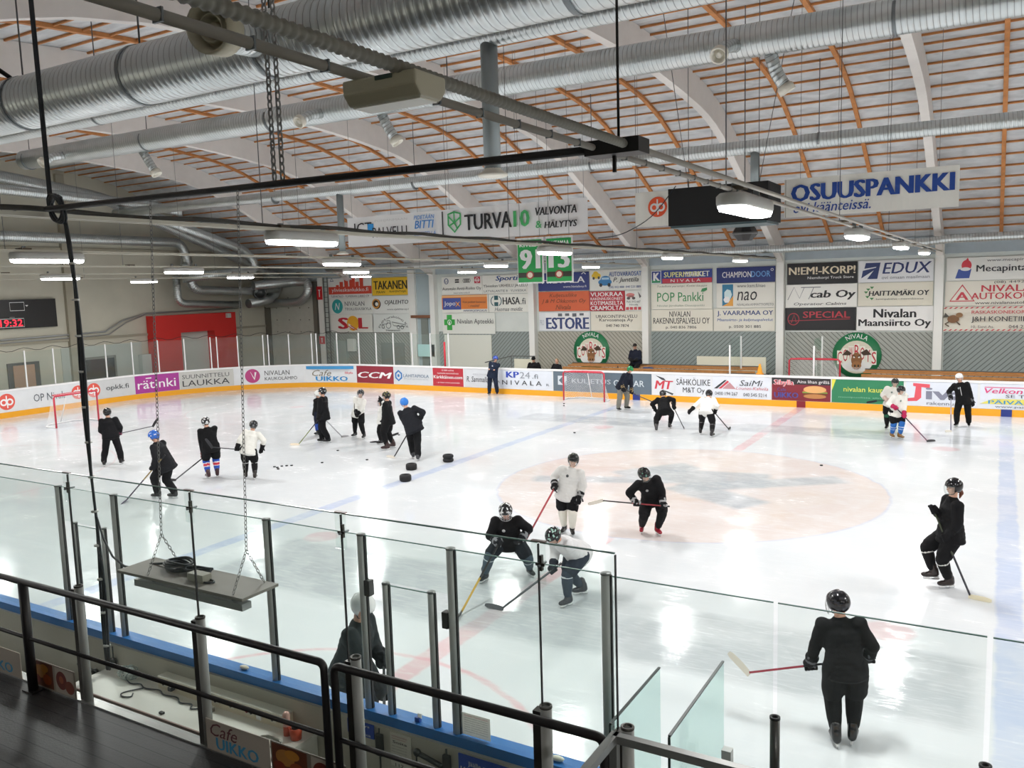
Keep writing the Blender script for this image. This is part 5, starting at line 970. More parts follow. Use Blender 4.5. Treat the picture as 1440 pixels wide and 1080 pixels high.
# stand glass on its posts
sy_ = -15.36
DPOST = MAT('post_dark', '45433f', .38, .7)
for x, lb in ((-.92, 'left edge'), (.45, 'food picture panel'), (1.81, 'start of the cafe banner'), (3.17, 'gap between the two rail sections'), (4.44, 'left end of the steel rail'), (4.89, 'corner of the steel rail')):
    t = thing('stand_post', 'dark round post of the stand glass at the ' + lb, 'post', (x, sy_, SZ), 'posts of the stand glass')
    G().tube([(x + .02, sy_ - .01, SZ), (x + .02, sy_ - .01, 2.71)], .032, 14).obj('tube', MAT('post_tube', '8a8b87', .4), t)
    G().span((x - .045, sy_ - .035, SZ), (x + .0, sy_ + .02, 2.69)).obj('channel', DPOST, t)
    g = G(); g.lathe([(.024, 0), (.034, 0), (.034, .012), (.024, .012), (.022, 0)], (x + .02, sy_ - .01, 2.71), 14); g.obj('rim', DPOST, t)
SXS = [-2.4, -.92, .45, 1.81, 3.13, 4.44, 4.86]
for a, b, lb in zip(SXS, SXS[1:], ('at the far left', 'left of the cable bundle', 'in front of the hanging shelf', 'right of the hanging shelf', 'with two skaters behind it', 'narrow one at the end')):
    t = near_pane(a + .008, b - .008, SZ + .02, 3.575, 'tall stand glass pane ' + lb, sy_, 'tall panes of the stand glass')
    G().span((b - .0075, sy_ - .007, SZ + .3), (b - .002, sy_ + .007, 3.57)).obj('side_edge', RUB, t)
    if a < 4.0 : 
        c = thing('glass_clamp', 'clear corner clamp joining tall stand panes ' + ('near the gate', 'above the hanging shelf', 'left of the white helmet coach', 'beside the bending white skater', 'x')[max(0, SXS.index(b) - 2)] if b > 0 else 'clear corner clamp joining tall stand panes at the far left', 'clamp', (b, sy_, 3.38), 'glass clamps')
        G().span((b - .035, sy_ - .02, 3.37), (b + .045, sy_ - .014, 3.59)).obj('plate', GLASS, c); G().span((b - .035, sy_ - .022, 3.585), (b + .045, sy_ - .0, 3.592)).obj('top_edge', MAT('clamp_edge', '7a6f68', .4), c)
        G().cyl((b + .02, sy_ - .05, 3.47), (b + .02, sy_ + .03, 3.47), .007, 8).obj('bolt', STRAP, c); G().box((b + .022, sy_ - .02, 3.48), (.014, .02, .08)).obj('key', DPOST, c); G().box((b + .02, sy_ - .03, 3.475), (.05, .01, .014)).obj('wing', DPOST, c)
# cafe banners on the glass foot
def foot_banner(label, x0, x1, items, bg):
    t = thing('foot_banner', label, 'banner', ((x0 + x1) / 2, sy_ - .05, SZ + .012), 'banners at the foot of the stand glass')
    G().span((x0, sy_ - .052, SZ + .012), (x1, sy_ - .047, SZ + .23)).obj('sheet', MAT('fb_' + bg, bg, .5), t); emblem(t, flat_far(x0, SZ + .012, sy_ - .052), x1 - x0, .218, items, .0006, .001); return t
cafe = [T('Cafe', .07, .5, .5, .92, '5a2f33', .008, .3), T('UIKKO', .16, .1, .82, .48, '3f86ab', .03)]
foot_banner('pale foot banner with script word and blue word under the hanging shelf', 1.86, 2.46, cafe, 'a39a8e'); foot_banner('pale foot banner with blue word cut by the left edge of the photo', -1.05, -.36, cafe, 'a39a8e')
food = [R(.02, .04, .5, .96, '5a2f1c'), C(.2, .6, .13, .25, '9a6a34'), C(.36, .35, .1, .2, '84401f'), C(.3, .75, .1, .15, 'a8722e'), C(.12, .3, .08, .16, '6f2a1a'), R(.56, .04, .98, .96, 'a39a8e'), C(.7, .52, .12, .34, '5f2418'), C(.88, .35, .1, .24, '6d3320'), C(.7, .55, .05, .14, '8c4a30')]
foot_banner('dark food picture foot banner left of the counter end', -.2, .38, food, '8d8478'); foot_banner('dark food picture foot banner right of the cafe words', 2.47, 3.1, food, '6f665c')
# guard rails
GR = MAT('rail_dark', '2c2a2a', .42, .5)
ry, rz = -15.47, 2.69
def guard(label, x0, x1, posts, bend0, bend1):
    t = thing('guard_rail', label, 'rail', ((x0 + x1) / 2, ry, SZ), 'dark guard rails on the stand')
    pts = ([(x0, ry, SZ)] if bend0 else []) + [(x0, ry, rz), (x1, ry, rz)] + ([(x1, ry, SZ - .6)] if bend1 else [])
    G().tube(smooth(pts, .05) if len(pts) > 2 else pts, .024, 12).obj('top_rail', GR, t)
    G().tube([(x0, ry, 2.235), (x1, ry, 2.235)], .016, 10).obj('mid_rail', GR, t)
    for x in posts:
        G().tube([(x, ry, SZ), (x, ry, rz)], .036, 12).obj('post', GR, t); G().box((x, ry, SZ + .006), (.14, .1, .012)).obj('foot_plate', GR, t)
guard('long dark guard rail along the left part of the stand', -4.5, 3.03, [-.1, -2.6], False, True); guard('dark guard rail section right of the gap', 3.11, 4.83, [], True, True)
t = thing('stair_rail', 'grey square steel rail starting at the stair corner', 'rail', (4.87, ry, 1.2)); SR = MAT('rail_square', '6b6d6a', .4, .3)
G().bar((4.87, ry + .03, rz), (8.5, ry + .03, rz), .04, .04).obj('long_bar', SR, t); G().bar((4.87, ry + .05, rz), (4.87, -18.0, rz + .9 * 0), .04, .04).obj('side_bar', SR, t)
for x in (4.87, 6.9, 8.4): G().span((x - .02, ry + .01, .2), (x + .02, ry + .05, rz - .02)).obj('post', SR, t)
# glass dividers between counter and benches
for x, ya, zt, lb in ((4.43, -14.5, 2.18, 'left glass divider standing across the walkway'), (4.88, -14.7, 2.32, 'right glass divider standing across the walkway')):
    t = thing('glass_divider', lb, 'glass', (x, (ya - HW) / 2, .1)); G().span((x - .006, ya, .1), (x + .006, -HW - .17, zt)).obj('sheet', glass_mat('divider_glass', (.86, .95, .93), .05) if x < 4.5 else bpy.data.materials['divider_glass'], t); G().span((x - .008, ya, zt), (x + .008, -HW - .17, zt + .01)).obj('top_edge', MAT('divider_edge', '26312f', .4), t); G().span((x - .007, ya - .008, .1), (x + .007, ya, zt)).obj('front_edge', MAT('divider_edge'), t)
t = thing('pole_divider', 'small grey post top at the bottom of the right divider', 'post', (5.0, -14.9, .1)); G().span((4.97, -14.0, .1), (5.03, -13.94, 1.9)).obj('post', ALU, t)
# ================================================================ PEOPLE
GAIN = 1.1
from mathutils import noise as mnoise
def fuse(g, voxel, mat, name, parent, smooth=4, crumple=0.0, cs=7.0, mats=None, band=None):
    """melts overlapping closed shapes into one continuous surface"""
    me = bpy.data.meshes.new('tmp'); g.b.to_mesh(me); g.b.free(); o = bpy.data.objects.new('tmp', me); COL.objects.link(o)
    r = o.modifiers.new('r', 'REMESH'); r.mode = 'VOXEL'; r.voxel_size = voxel; r.use_smooth_shade = True
    s = o.modifiers.new('s', 'SMOOTH'); s.iterations = smooth; s.factor = .5
    dg = bpy.context.evaluated_depsgraph_get(); m2 = bpy.data.meshes.new_from_object(o.evaluated_get(dg)); m2.name = name
    bpy.data.objects.remove(o); bpy.data.meshes.remove(me)
    if crumple:
        nr = [v.normal.copy() for v in m2.vertices]
        for v, q in zip(m2.vertices, nr): v.co += q * crumple * (mnoise.noise(v.co * cs) + .6 * mnoise.noise(v.co * cs * 2.3))
    m2.materials.clear()
    for m in (mats or [mat]): m2.materials.append(m)
    if band:
        for p in m2.polygons: p.material_index = band(p.center)
    m2.polygons.foreach_set('use_smooth', [True] * len(m2.polygons))
    c = bpy.data.objects.new(name, m2); COL.objects.link(c); c.parent = parent; return c
def ik(a, b, l1, l2, pole):
    d = b - a; L_ = min(d.length, (l1 + l2) * .999)
    if d.length > L_ + 1e-6:                                   # out of reach: stretch slightly
        k = d.length / L_; l1 *= k; l2 *= k; L_ = d.length * .9999
    dn = d.normalized(); x = (l1 * l1 - l2 * l2 + L_ * L_) / (2 * L_); h = math.sqrt(max(l1 * l1 - x * x, 0))
    pl = pole - dn * pole.dot(dn); pl.normalize(); return a + dn * x + pl * h
SKIN = MAT('skin', 'c79a83', .5); CL = lambda h: MAT('cloth_' + h, h, .85, bump=.25, bscale=90, spec=.25)
GLOSS = lambda h: MAT('shell_' + h, h, .18)
def stick(label, W, butt, heel, tip, shaft, blade, grip='16161a', second=None):
    b, h, t_ = W(butt), W(heel), W(tip)
    t = thing('hockey_stick', label, 'stick', tuple(h)); sv = (b - h).normalized(); bd = (t_ - h).normalized(); up = (sv - bd * sv.dot(bd)).normalized(); side = up.cross(bd)
    mid = h.lerp(b, .45)
    G().bar(h + sv * .02, mid, .02, .029, side).obj('shaft', paint(second or shaft), t); G().bar(mid, b, .02, .029, side).obj('upper_shaft', paint(shaft), t)
    G().bar(b - sv * .13, b + sv * .004, .024, .034, side).obj('grip', paint(grip), t)
    g = G(); n = 8; R_ = []
    for i in range(n + 1):
        q = i / n; c = h + bd * (-.03 + .31 * q) + side * (.03 * q * q); hh = .06 + .012 * math.sin(PI * q) - (.02 if i == n else 0); lo = -.03 + (.012 if i == n else 0)
        R_.append([g.b.verts.new(c + up * z + side * s) for s, z in ((-.006, lo), (.006, lo), (.006, lo + hh), (-.006, lo + hh))])
    for a, c in zip(R_, R_[1:]):
        for k in range(4): g.b.faces.new((a[k], a[(k + 1) % 4], c[(k + 1) % 4], c[k]))
    g.b.faces.new(R_[0]); g.b.faces.new(R_[-1]); g.obj('blade', paint(blade), t); return t
def person(label, D, kit, group=None, far=1.0):
    k = D['H'] / 1.78; loc = Vector((*D['loc'], D.get('z', 0))); ang = math.radians(D['hd']) - PI / 2; rotm = Matrix.Rotation(ang, 3, 'Z')
    t = thing('person', label, 'person', tuple(loc), group, ang)
    W = lambda p: loc + rotm @ Vector(p)
    V = Vector; pel, head = V(D['pel']), V(D['head']); ax = head - pel; T_ = ax.length; up = ax.normalized(); xr = V((1, 0, 0)); tw = kit.get('twist', 0)
    xr = V((math.cos(tw), math.sin(tw), 0)); xr = (xr - up * xr.dot(up)).normalized(); fw = up.cross(xr)
    at = lambda u, x=0, y=0: pel + up * (T_ * u) + xr * x * k + fw * y * k
    Rt = Matrix((xr, fw, up)).transposed(); wd = kit.get('w', 1.0)
    # ---- joints
    stk = D.get('stick'); grip = kit.get('grip', 'LR' if stk else '')
    hands, dirs = {}, {}
    for nm, h in zip('LR', D['hands']):
        c = V(h); s = None
        if stk and nm in grip:
            b, hl = V(stk[0]), V(stk[1]); s = (b - hl).normalized(); q = min(max((c - hl).dot(s), .2), (b - hl).length - .06); c = hl + s * q
        hands[nm] = c; dirs[nm] = s
    sh = {'L': at(.655, -.19 * wd), 'R': at(.655, .19 * wd)}; el, wr = {}, {}
    for nm, sg in (('L', -1), ('R', 1)):
        pole = V(kit.get('pole' + nm, (sg * .8, -.7, -.3))); d0 = (hands[nm] - sh[nm]); tgt = hands[nm] - d0.normalized() * .05 * k
        el[nm] = ik(sh[nm], tgt, .29 * k, .255 * k, pole); wr[nm] = hands[nm] - (hands[nm] - el[nm]).normalized() * .075 * k
    hip = {'L': pel + xr * -.09 * k - up * .02 * k, 'R': pel + xr * .09 * k - up * .02 * k}; ank, kn = {}, {}
    for nm, f, sg in zip('LR', D['feet'], (-1, 1)):
        ank[nm] = V(f) + V((0, 0, .14 * k)); kn[nm] = ik(hip[nm], ank[nm], .42 * k, .40 * k, V(kit.get('knee' + nm, (sg * .25, 1, .1))))
    yw, pt = kit.get('look', (0, 0)); yw, pt = math.radians(yw), math.radians(pt)
    hu = (up * .5 + V((0, 0, .5))).normalized(); hx = V((math.cos(yw), math.sin(yw), 0)); hx = (hx - hu * hx.dot(hu)).normalized(); hf = hu.cross(hx)
    hf, hu = (hf * math.cos(pt) + hu * math.sin(pt)), (hu * math.cos(pt) - hf * math.sin(pt)); Rh = Matrix((hx, hf, hu)).transposed(); hk = .5 * k + .5
    HP = lambda x, y, z: head + Rh @ V((x, y, z)) * hk
    # ---- body: one continuous surface
    g = G()
    g.ell(HP(0, -.01, .025), V((.072, .092, .095)) * hk, Rh); g.ell(HP(0, .018, -.045), V((.056, .068, .07)) * hk, Rh); g.ell(HP(0, .045, -.09), V((.03, .034, .028)) * hk, Rh, 10)
    g.cone(HP(0, .085, .0), HP(0, .104, -.032), .010 * hk, .016 * hk, 8); g.ell(HP(0, .075, .025), V((.05, .016, .014)) * hk, Rh, 10)
    for sg in (-1, 1): g.ell(HP(sg * .075, -.005, -.02), V((.014, .025, .034)) * hk, Rh, 8); g.ell(HP(sg * .038, .06, -.035), V((.024, .02, .022)) * hk, Rh, 8)
    g.ell(HP(0, .083, -.065), V((.024, .014, .011)) * hk, Rh, 8)
    nb = at(.74); g.cone(nb, HP(0, -.015, -.07), .066 * k, .058 * hk)
    for u, rx, ry in ((0, .145, .1), (.15, .14, .1), (.3, .14, .1), (.45, .155, .105), (.56, .15, .095), (.64, .1, .07)): g.ell(at(u), (rx * k, ry * k, .1 * k), Rt)
    for nm in 'LR':
        g.cone(sh[nm], el[nm], .055 * k, .045 * k); g.cone(el[nm], wr[nm], .043 * k, .032 * k); g.cone(wr[nm], hands[nm], .03 * k, .032 * k)
        g.cone(hip[nm], kn[nm], .085 * k, .058 * k); g.cone(kn[nm], ank[nm], .055 * k, .042 * k); g.cone(ank[nm], ank[nm] + V((0, .02, -.04)) * k, .036 * k, .03 * k)
    fuse(g, .015 * far, SKIN, 'body', t, 3)
    EYE = MAT('eye_dark', '2a211c', .2)
    for sg in (-1, 1): G().ell(HP(sg * .03, .0815, -.003), V((.012, .008, .007)) * hk, Rh, 8).obj('eye', EYE, t, rel=False)
    G().ell(HP(0, .0935, -.066), V((.021, .006, .0045)) * hk, Rh, 8).obj('mouth', MAT('lips', '9a5a52', .5), t, rel=False)
    # ---- jersey or jacket
    slim = kit.get('slim', 1.0); hem = kit.get('hem', -.14); jc = kit['jersey']; jm = CL(jc)
    g = G(); pad = 1 if kit.get('pads', True) else .82
    for i in range(11):
        u = hem + (.70 - hem) * i / 10; q = i / 10
        rx = np.interp(q, [0, .25, .55, .8, .95, 1], [.268, .25, .226, .228, .18, .09]) * wd * slim; ry = np.interp(q, [0, .25, .55, .8, 1], [.232, .205, .172, .158, .075]) * slim * (1 + .0 * q)
        g.ell(at(u, 0, .01), (rx * k, ry * k, .075 * k), Rt)
    g.ell(at(.70, 0, .005), (.125 * k, .105 * k, .06 * k), Rt); g.ell(at(.745, 0, .008), (.088 * k, .088 * k, .05 * k), Rt)
    for nm, sg in (('L', -1), ('R', 1)):
        g.ell(sh[nm] + up * .01 * k, (.1 * k * pad, .1 * k * pad, .085 * k * pad), Rt); g.cone(sh[nm], el[nm], .098 * k * slim * (.5 + pad * .5), .084 * k * slim); g.cone(el[nm], wr[nm].lerp(el[nm], .08), .082 * k * slim, .062 * k * slim)
    trim = kit.get('trim'); ms = [jm] + ([CL(trim)] if trim else [])
    jo = fuse(g, .02 * far, jm, 'jersey' if kit.get('pads', True) else 'jacket', t, 4, .011, 6.5, mats=ms, band=(lambda c: 1 if min((c - wr['L']).length, (c - wr['R']).length) < .1 else 0) if trim else None)
    if kit.get('logo'):
        lc = at(.56, .05, .17); G().ell(lc, (.03 * k, .012, .035 * k), Rt, 8).obj('chest_logo', paint(kit['logo']), t, rel=False)
    if kit.get('zip'): G().bar(at(.05, 0, .172), at(.62, 0, .172), .012, .012, fw).obj('zip', paint('d8d8d8'), t, rel=False)
    if kit.get('collar'): g = G(); g.lathe([(.07 * k, 0), (.078 * k, .0), (.07 * k, .06 * k), (.062 * k, .06 * k)], at(.74), 16, up); g.obj('collar', CL(kit['collar']), t, rel=False)
    # ---- pants
    style, pc = kit['pants']; pm = CL(pc); g = G()
    for u, rx, ry in ((-.1, .2, .165), (0, .2, .16), (.12, .165, .125)): g.ell(at(u), (rx * k * wd, ry * k, .09 * k), Rt)
    for nm in 'LR':
        if style == 'short': e = hip[nm].lerp(kn[nm], .8); g.cone(hip[nm] + xr * (.03 if nm == 'R' else -.03) * k, e + xr * (.012 if nm == 'R' else -.012) * k, .142 * k, .13 * k)
        else: g.cone(hip[nm] + xr * (.02 if nm == 'R' else -.02) * k, kn[nm], .125 * k, .106 * k); g.cone(kn[nm], ank[nm] + V((0, 0, .07)), .104 * k, .09 * k); g.cone(ank[nm] + V((0, 0, .07)), ank[nm] + V((0, 0, .035)), .092 * k, .088 * k)
    fuse(g, .02 * far, pm, 'shorts' if style == 'short' else 'trousers', t, 4, .010, 7)
    # ---- socks
    if style == 'short':
        for nm in 'LR':
            a, b = kn[nm], ank[nm].lerp(kn[nm], .2); g = G(); g.cone(a.lerp(hip[nm], .22), a, .104 * k, .104 * k); g.cone(a, a.lerp(b, .45), .104 * k, .096 * k); g.cone(a.lerp(b, .45), b, .096 * k, .072 * k)
            cols = kit['socks']; ms = [CL(c) for _, c in cols]; ab = (b - a)
            def bandf(c, a=a, ab=ab):
                q = (c - a).dot(ab) / ab.length_squared
                for i, (lim, _) in enumerate(cols):
                    if q < lim: return i
                return len(cols) - 1
            fuse(g, .016 * far, ms[0], 'sock', t, 3, .004, 9, mats=ms, band=bandf)
    # ---- skates
    for nm, f, fy in zip('LR', D['feet'], kit.get('toes', (12, -12))):
        f = V(f); a = ank[nm]; ya = math.radians(fy); d = V((-math.sin(ya), math.cos(ya), 0)); sx = V((d.y, -d.x, 0)); Rf = Matrix((sx, d, V((0, 0, 1)))).transposed(); F_ = lambda x, y, z: f + (sx * x + d * y) * k + V((0, 0, z * k))
        if kit.get('shoes'):
            g = G(); g.ell(F_(0, .05, .05), (.045 * k, .13 * k, .05 * k), Rf); g.cone(a, F_(0, -.02, .06), .05 * k, .05 * k); fuse(g, .016, CL('1c1c1e'), 'shoe', t, 3); continue
        g = G(); g.cone(a + V((0, 0, .1)) * k, F_(0, -.02, .14), .064 * k, .06 * k); g.cone(F_(0, -.05, .10), F_(0, -.035, .17), .054 * k, .058 * k); g.cone(F_(0, -.03, .095), F_(0, .10, .09), .052 * k, .048 * k); g.ell(F_(0, .125, .088), (.048 * k, .066 * k, .04 * k), Rf, 10); g.cone(F_(0, .02, .13), F_(0, .0, .2), .045 * k, .04 * k)
        bo = fuse(g, .014 * far, GLOSS(kit.get('skate', '17171a')), 'skate', t, 3)
        if kit.get('laces'): G().ell(F_(0, .05, .135), (.026 * k, .05 * k, .012 * k), Matrix((sx, (d - V((0, 0, .5))).normalized(), sx.cross((d - V((0, 0, .5))).normalized()))).transposed(), 8).obj('laces', paint(kit['laces']), bo, rel=False)
        g = G(); g.prism([F_(-.012, -.1, .06), F_(-.012, .16, .06), F_(-.012, .14, .022), F_(-.012, .06, .022), F_(-.012, .03, .045), F_(-.012, .0, .045), F_(-.012, -.03, .022), F_(-.012, -.09, .022)], sx * .024 * k); g.obj('blade_holder', paint(kit.get('holder', 'cfd0d0')), bo, rel=False)
        g = G(); g.prism([F_(-.002, -.115, .024), F_(-.002, .165, .024), F_(-.002, .15, .002), F_(-.002, -.1, .002)], sx * .004 * k); g.obj('blade', MAT('skate_steel', 'c9ccce', .2, .95), bo, rel=False)
    # ---- gloves with fingers
    if kit.get('glove'):
        for nm, sg in (('L', -1), ('R', 1)):
            c = hands[nm]; n_ = (c - wr[nm]).normalized(); s = dirs[nm]; g = G(); gk = 1.4 * k
            if s is None:
                s = (xr * sg + V((0, 0, .2)) - n_ * (xr * sg).dot(n_)).normalized(); m = s.cross(n_).normalized(); p = c - n_ * .01
                g.ell(p, (.05 * gk, .055 * gk, .032 * gk), Matrix((s, n_, m)).transposed(), 10)
                for o_, ln in ((-.036, .8), (-.012, 1), (.012, .95), (.036, .75)): a = p + s * o_ * gk + n_ * .04 * gk; b = a + (n_ * .04 - m * .012) * gk * ln; e = b + (n_ * .02 - m * .034) * gk * ln; g.cone(a, b, .0135 * gk, .0125 * gk, 8); g.cone(b, e, .0125 * gk, .011 * gk, 8)
                a = p + s * .045 * gk - m * .01 * gk; g.cone(a, a + (s * .025 + n_ * .035 - m * .02) * gk, .0155 * gk, .0125 * gk, 8)
            else:
                nn = (n_ - s * n_.dot(s)); nn = nn.normalized() if nn.length > .05 else fr(s)[0]; m = s.cross(nn).normalized(); p = c - nn * .034 * gk
                g.ell(p, (.052 * gk, .034 * gk, .046 * gk), Matrix((s, nn, m)).transposed(), 10)
                for o_ in (-.037, -.0125, .0125, .037):
                    q = [c + s * o_ * gk + (nn * math.cos(a) + m * math.sin(a)) * .033 * gk for a in (2.3, 1.3, .3, -.7)]
                    for a, b in zip(q, q[1:]): g.cone(a, b, .0135 * gk, .0125 * gk, 8)
                q = [c + s * .05 * gk + (nn * math.cos(a) + m * math.sin(a)) * .034 * gk for a in (3.6, 4.5, 5.3)]
                for a, b in zip(q, q[1:]): g.cone(a, b, .0155 * gk, .013 * gk, 8)
            g.cone(wr[nm] - n_ * .06 * k, wr[nm] + n_ * .02 * k, .082 * k, .066 * k); g.cone(wr[nm] + n_ * .02 * k, c - n_ * .03 * k, .06 * k, .056 * k)
            gc = kit['glove']; g2 = kit.get('glove2'); ms = [CL(gc)] + ([CL(g2)] if g2 else []); ref = wr[nm] - n_ * .02 * k
            fuse(g, .011 * far, ms[0], 'glove', t, 2, 0, mats=ms, band=(lambda q, ref=ref, n_=n_: 1 if abs((q - ref).dot(n_)) < .016 or (mnoise.noise(q * 19) > .28) else 0) if g2 else None)
    # ---- helmet, cage or visor, hair, caps
    hc = kit.get('helmet')
    if hc:
        g = G(); r = bmesh.ops.create_uvsphere(g.b, u_segments=28, v_segments=18, radius=1)
        for v in list(g.b.verts):
            x, y, z = v.co; q = 1 + .035 * max(0, math.sin(x * 9)) * (z > .3); v.co = V((x * .102 * q, y * .122 * q - .008, z * .112 * q + .018))
        kill = [f for f in g.b.faces if (lambda c: c.z < -.082 or (c.z < .022 and c.y > .035) or (c.z < -.05 and c.y > -.05))(f.calc_center_median())]
        bmesh.ops.delete(g.b, geom=kill, context='FACES'); pat = kit.get('patch')
        for f in g.b.faces:
            f.smooth = True; c = f.calc_center_median()
            if pat and (mnoise.noise(V((abs(c.x) * 26, c.y * 22 + 3, c.z * 24))) > kit.get('pt', .16)): f.material_index = 1
        for v in g.b.verts: v.co = head + Rh @ v.co * hk * 1.03
        o = g.obj('helmet', [GLOSS(hc)] + ([GLOSS(pat)] if pat else []), t, rel=False); sd_ = o.modifiers.new('shell', 'SOLIDIFY'); sd_.thickness = .012; sd_.offset = 1
        G().tube([HP(-.088, .01, -.045), HP(-.06, .035, -.1), HP(0, .055, -.125), HP(.06, .035, -.1), HP(.088, .01, -.045)], .006, 6).obj('chin_strap', paint('1a1a1a'), o, rel=False)
        fc = kit.get('face')
        arc = lambda z, r, a0=-1.25, a1=1.25, n=12: [HP(.112 * r * math.sin(a0 + (a1 - a0) * i / n), .02 + .115 * r * math.cos(a0 + (a1 - a0) * i / n), z) for i in range(n + 1)]
        if fc == 'cage':
            g = G()
            for z, r in ((.03, 1), (-.005, 1.05), (-.04, 1.06), (-.08, 1.02), (-.115, .88)): g.tube(arc(z, r), .0028, 5)
            for a in (-1.0, -.6, -.2, .2, .6, 1.0): g.tube([HP(.112 * r * math.sin(a), .02 + .115 * r * math.cos(a), z) for z, r in ((.03, 1), (-.005, 1.05), (-.04, 1.06), (-.08, 1.02), (-.115, .88))], .0028, 5)
            g.obj('face_cage', MAT('cage_steel', kit.get('cagec', '8d9092'), .3, .6), o, rel=False)
        elif fc in ('visor', 'bubble'):
            g = G(); zs = ((.03, 1), (-.01, 1.06), (-.045, 1.05)) + (((-.085, 1.0), (-.118, .82)) if fc == 'bubble' else ())
            R_ = [[g.b.verts.new(p) for p in arc(z, r)] for z, r in zs]
            for a, b in zip(R_, R_[1:]):
                for i in range(12): g.b.faces.new((a[i], a[i + 1], b[i + 1], b[i])).smooth = True
            g.obj('visor', bpy.data.materials.get('visor_clear') or glass_mat('visor_clear', (.93, .95, .95), .12), o, rel=False)
    if kit.get('hat'):
        st, col = kit['hat']; g = G(); r = bmesh.ops.create_uvsphere(g.b, u_segments=22, v_segments=14, radius=1)
        bmesh.ops.delete(g.b, geom=[f for f in g.b.faces if f.calc_center_median().z < (.0 if st == 'cap' else -.12)], context='FACES')
        for v in g.b.verts: v.co = HP(v.co.x * .088, v.co.y * .108 - .01, v.co.z * .105 + .028)
        for f in g.b.faces: f.smooth = True
        o = g.obj('cap' if st == 'cap' else 'beanie', CL(col), t, rel=False); sd_ = o.modifiers.new('shell', 'SOLIDIFY'); sd_.thickness = .008; sd_.offset = 1
        if st == 'cap': g = G(); g.prism([HP(-.06, .08, .045), HP(-.045, .15, .03), HP(.045, .15, .03), HP(.06, .08, .045)], hu * .008); g.obj('brim', CL(col), o, rel=False)
    if kit.get('hair'):
        g = G(); g.ell(HP(0, -.03, .045), V((.078, .085, .085)) * hk, Rh); g.ell(HP(0, -.06, -.02), V((.072, .05, .065)) * hk, Rh); hcol = MAT('hair_' + kit['hair'], kit['hair'], .6, bump=.3, bscale=60)
        if kit.get('tail'): g.cone(HP(0, -.115, -.04), HP(.01, -.15, -.11), .028 * hk, .034 * hk, 8); g.cone(HP(.01, -.15, -.11), HP(.015, -.125, -.19), .034 * hk, .014 * hk, 8)
        fuse(g, .012, hcol, 'hair', t, 2, .004, 30)
    # ---- stick
    if stk and kit.get('stick'):
        s = kit['stick']; stick(s[0], W, *stk, s[1], s[2], second=s[3] if len(s) > 3 else None)
    return t
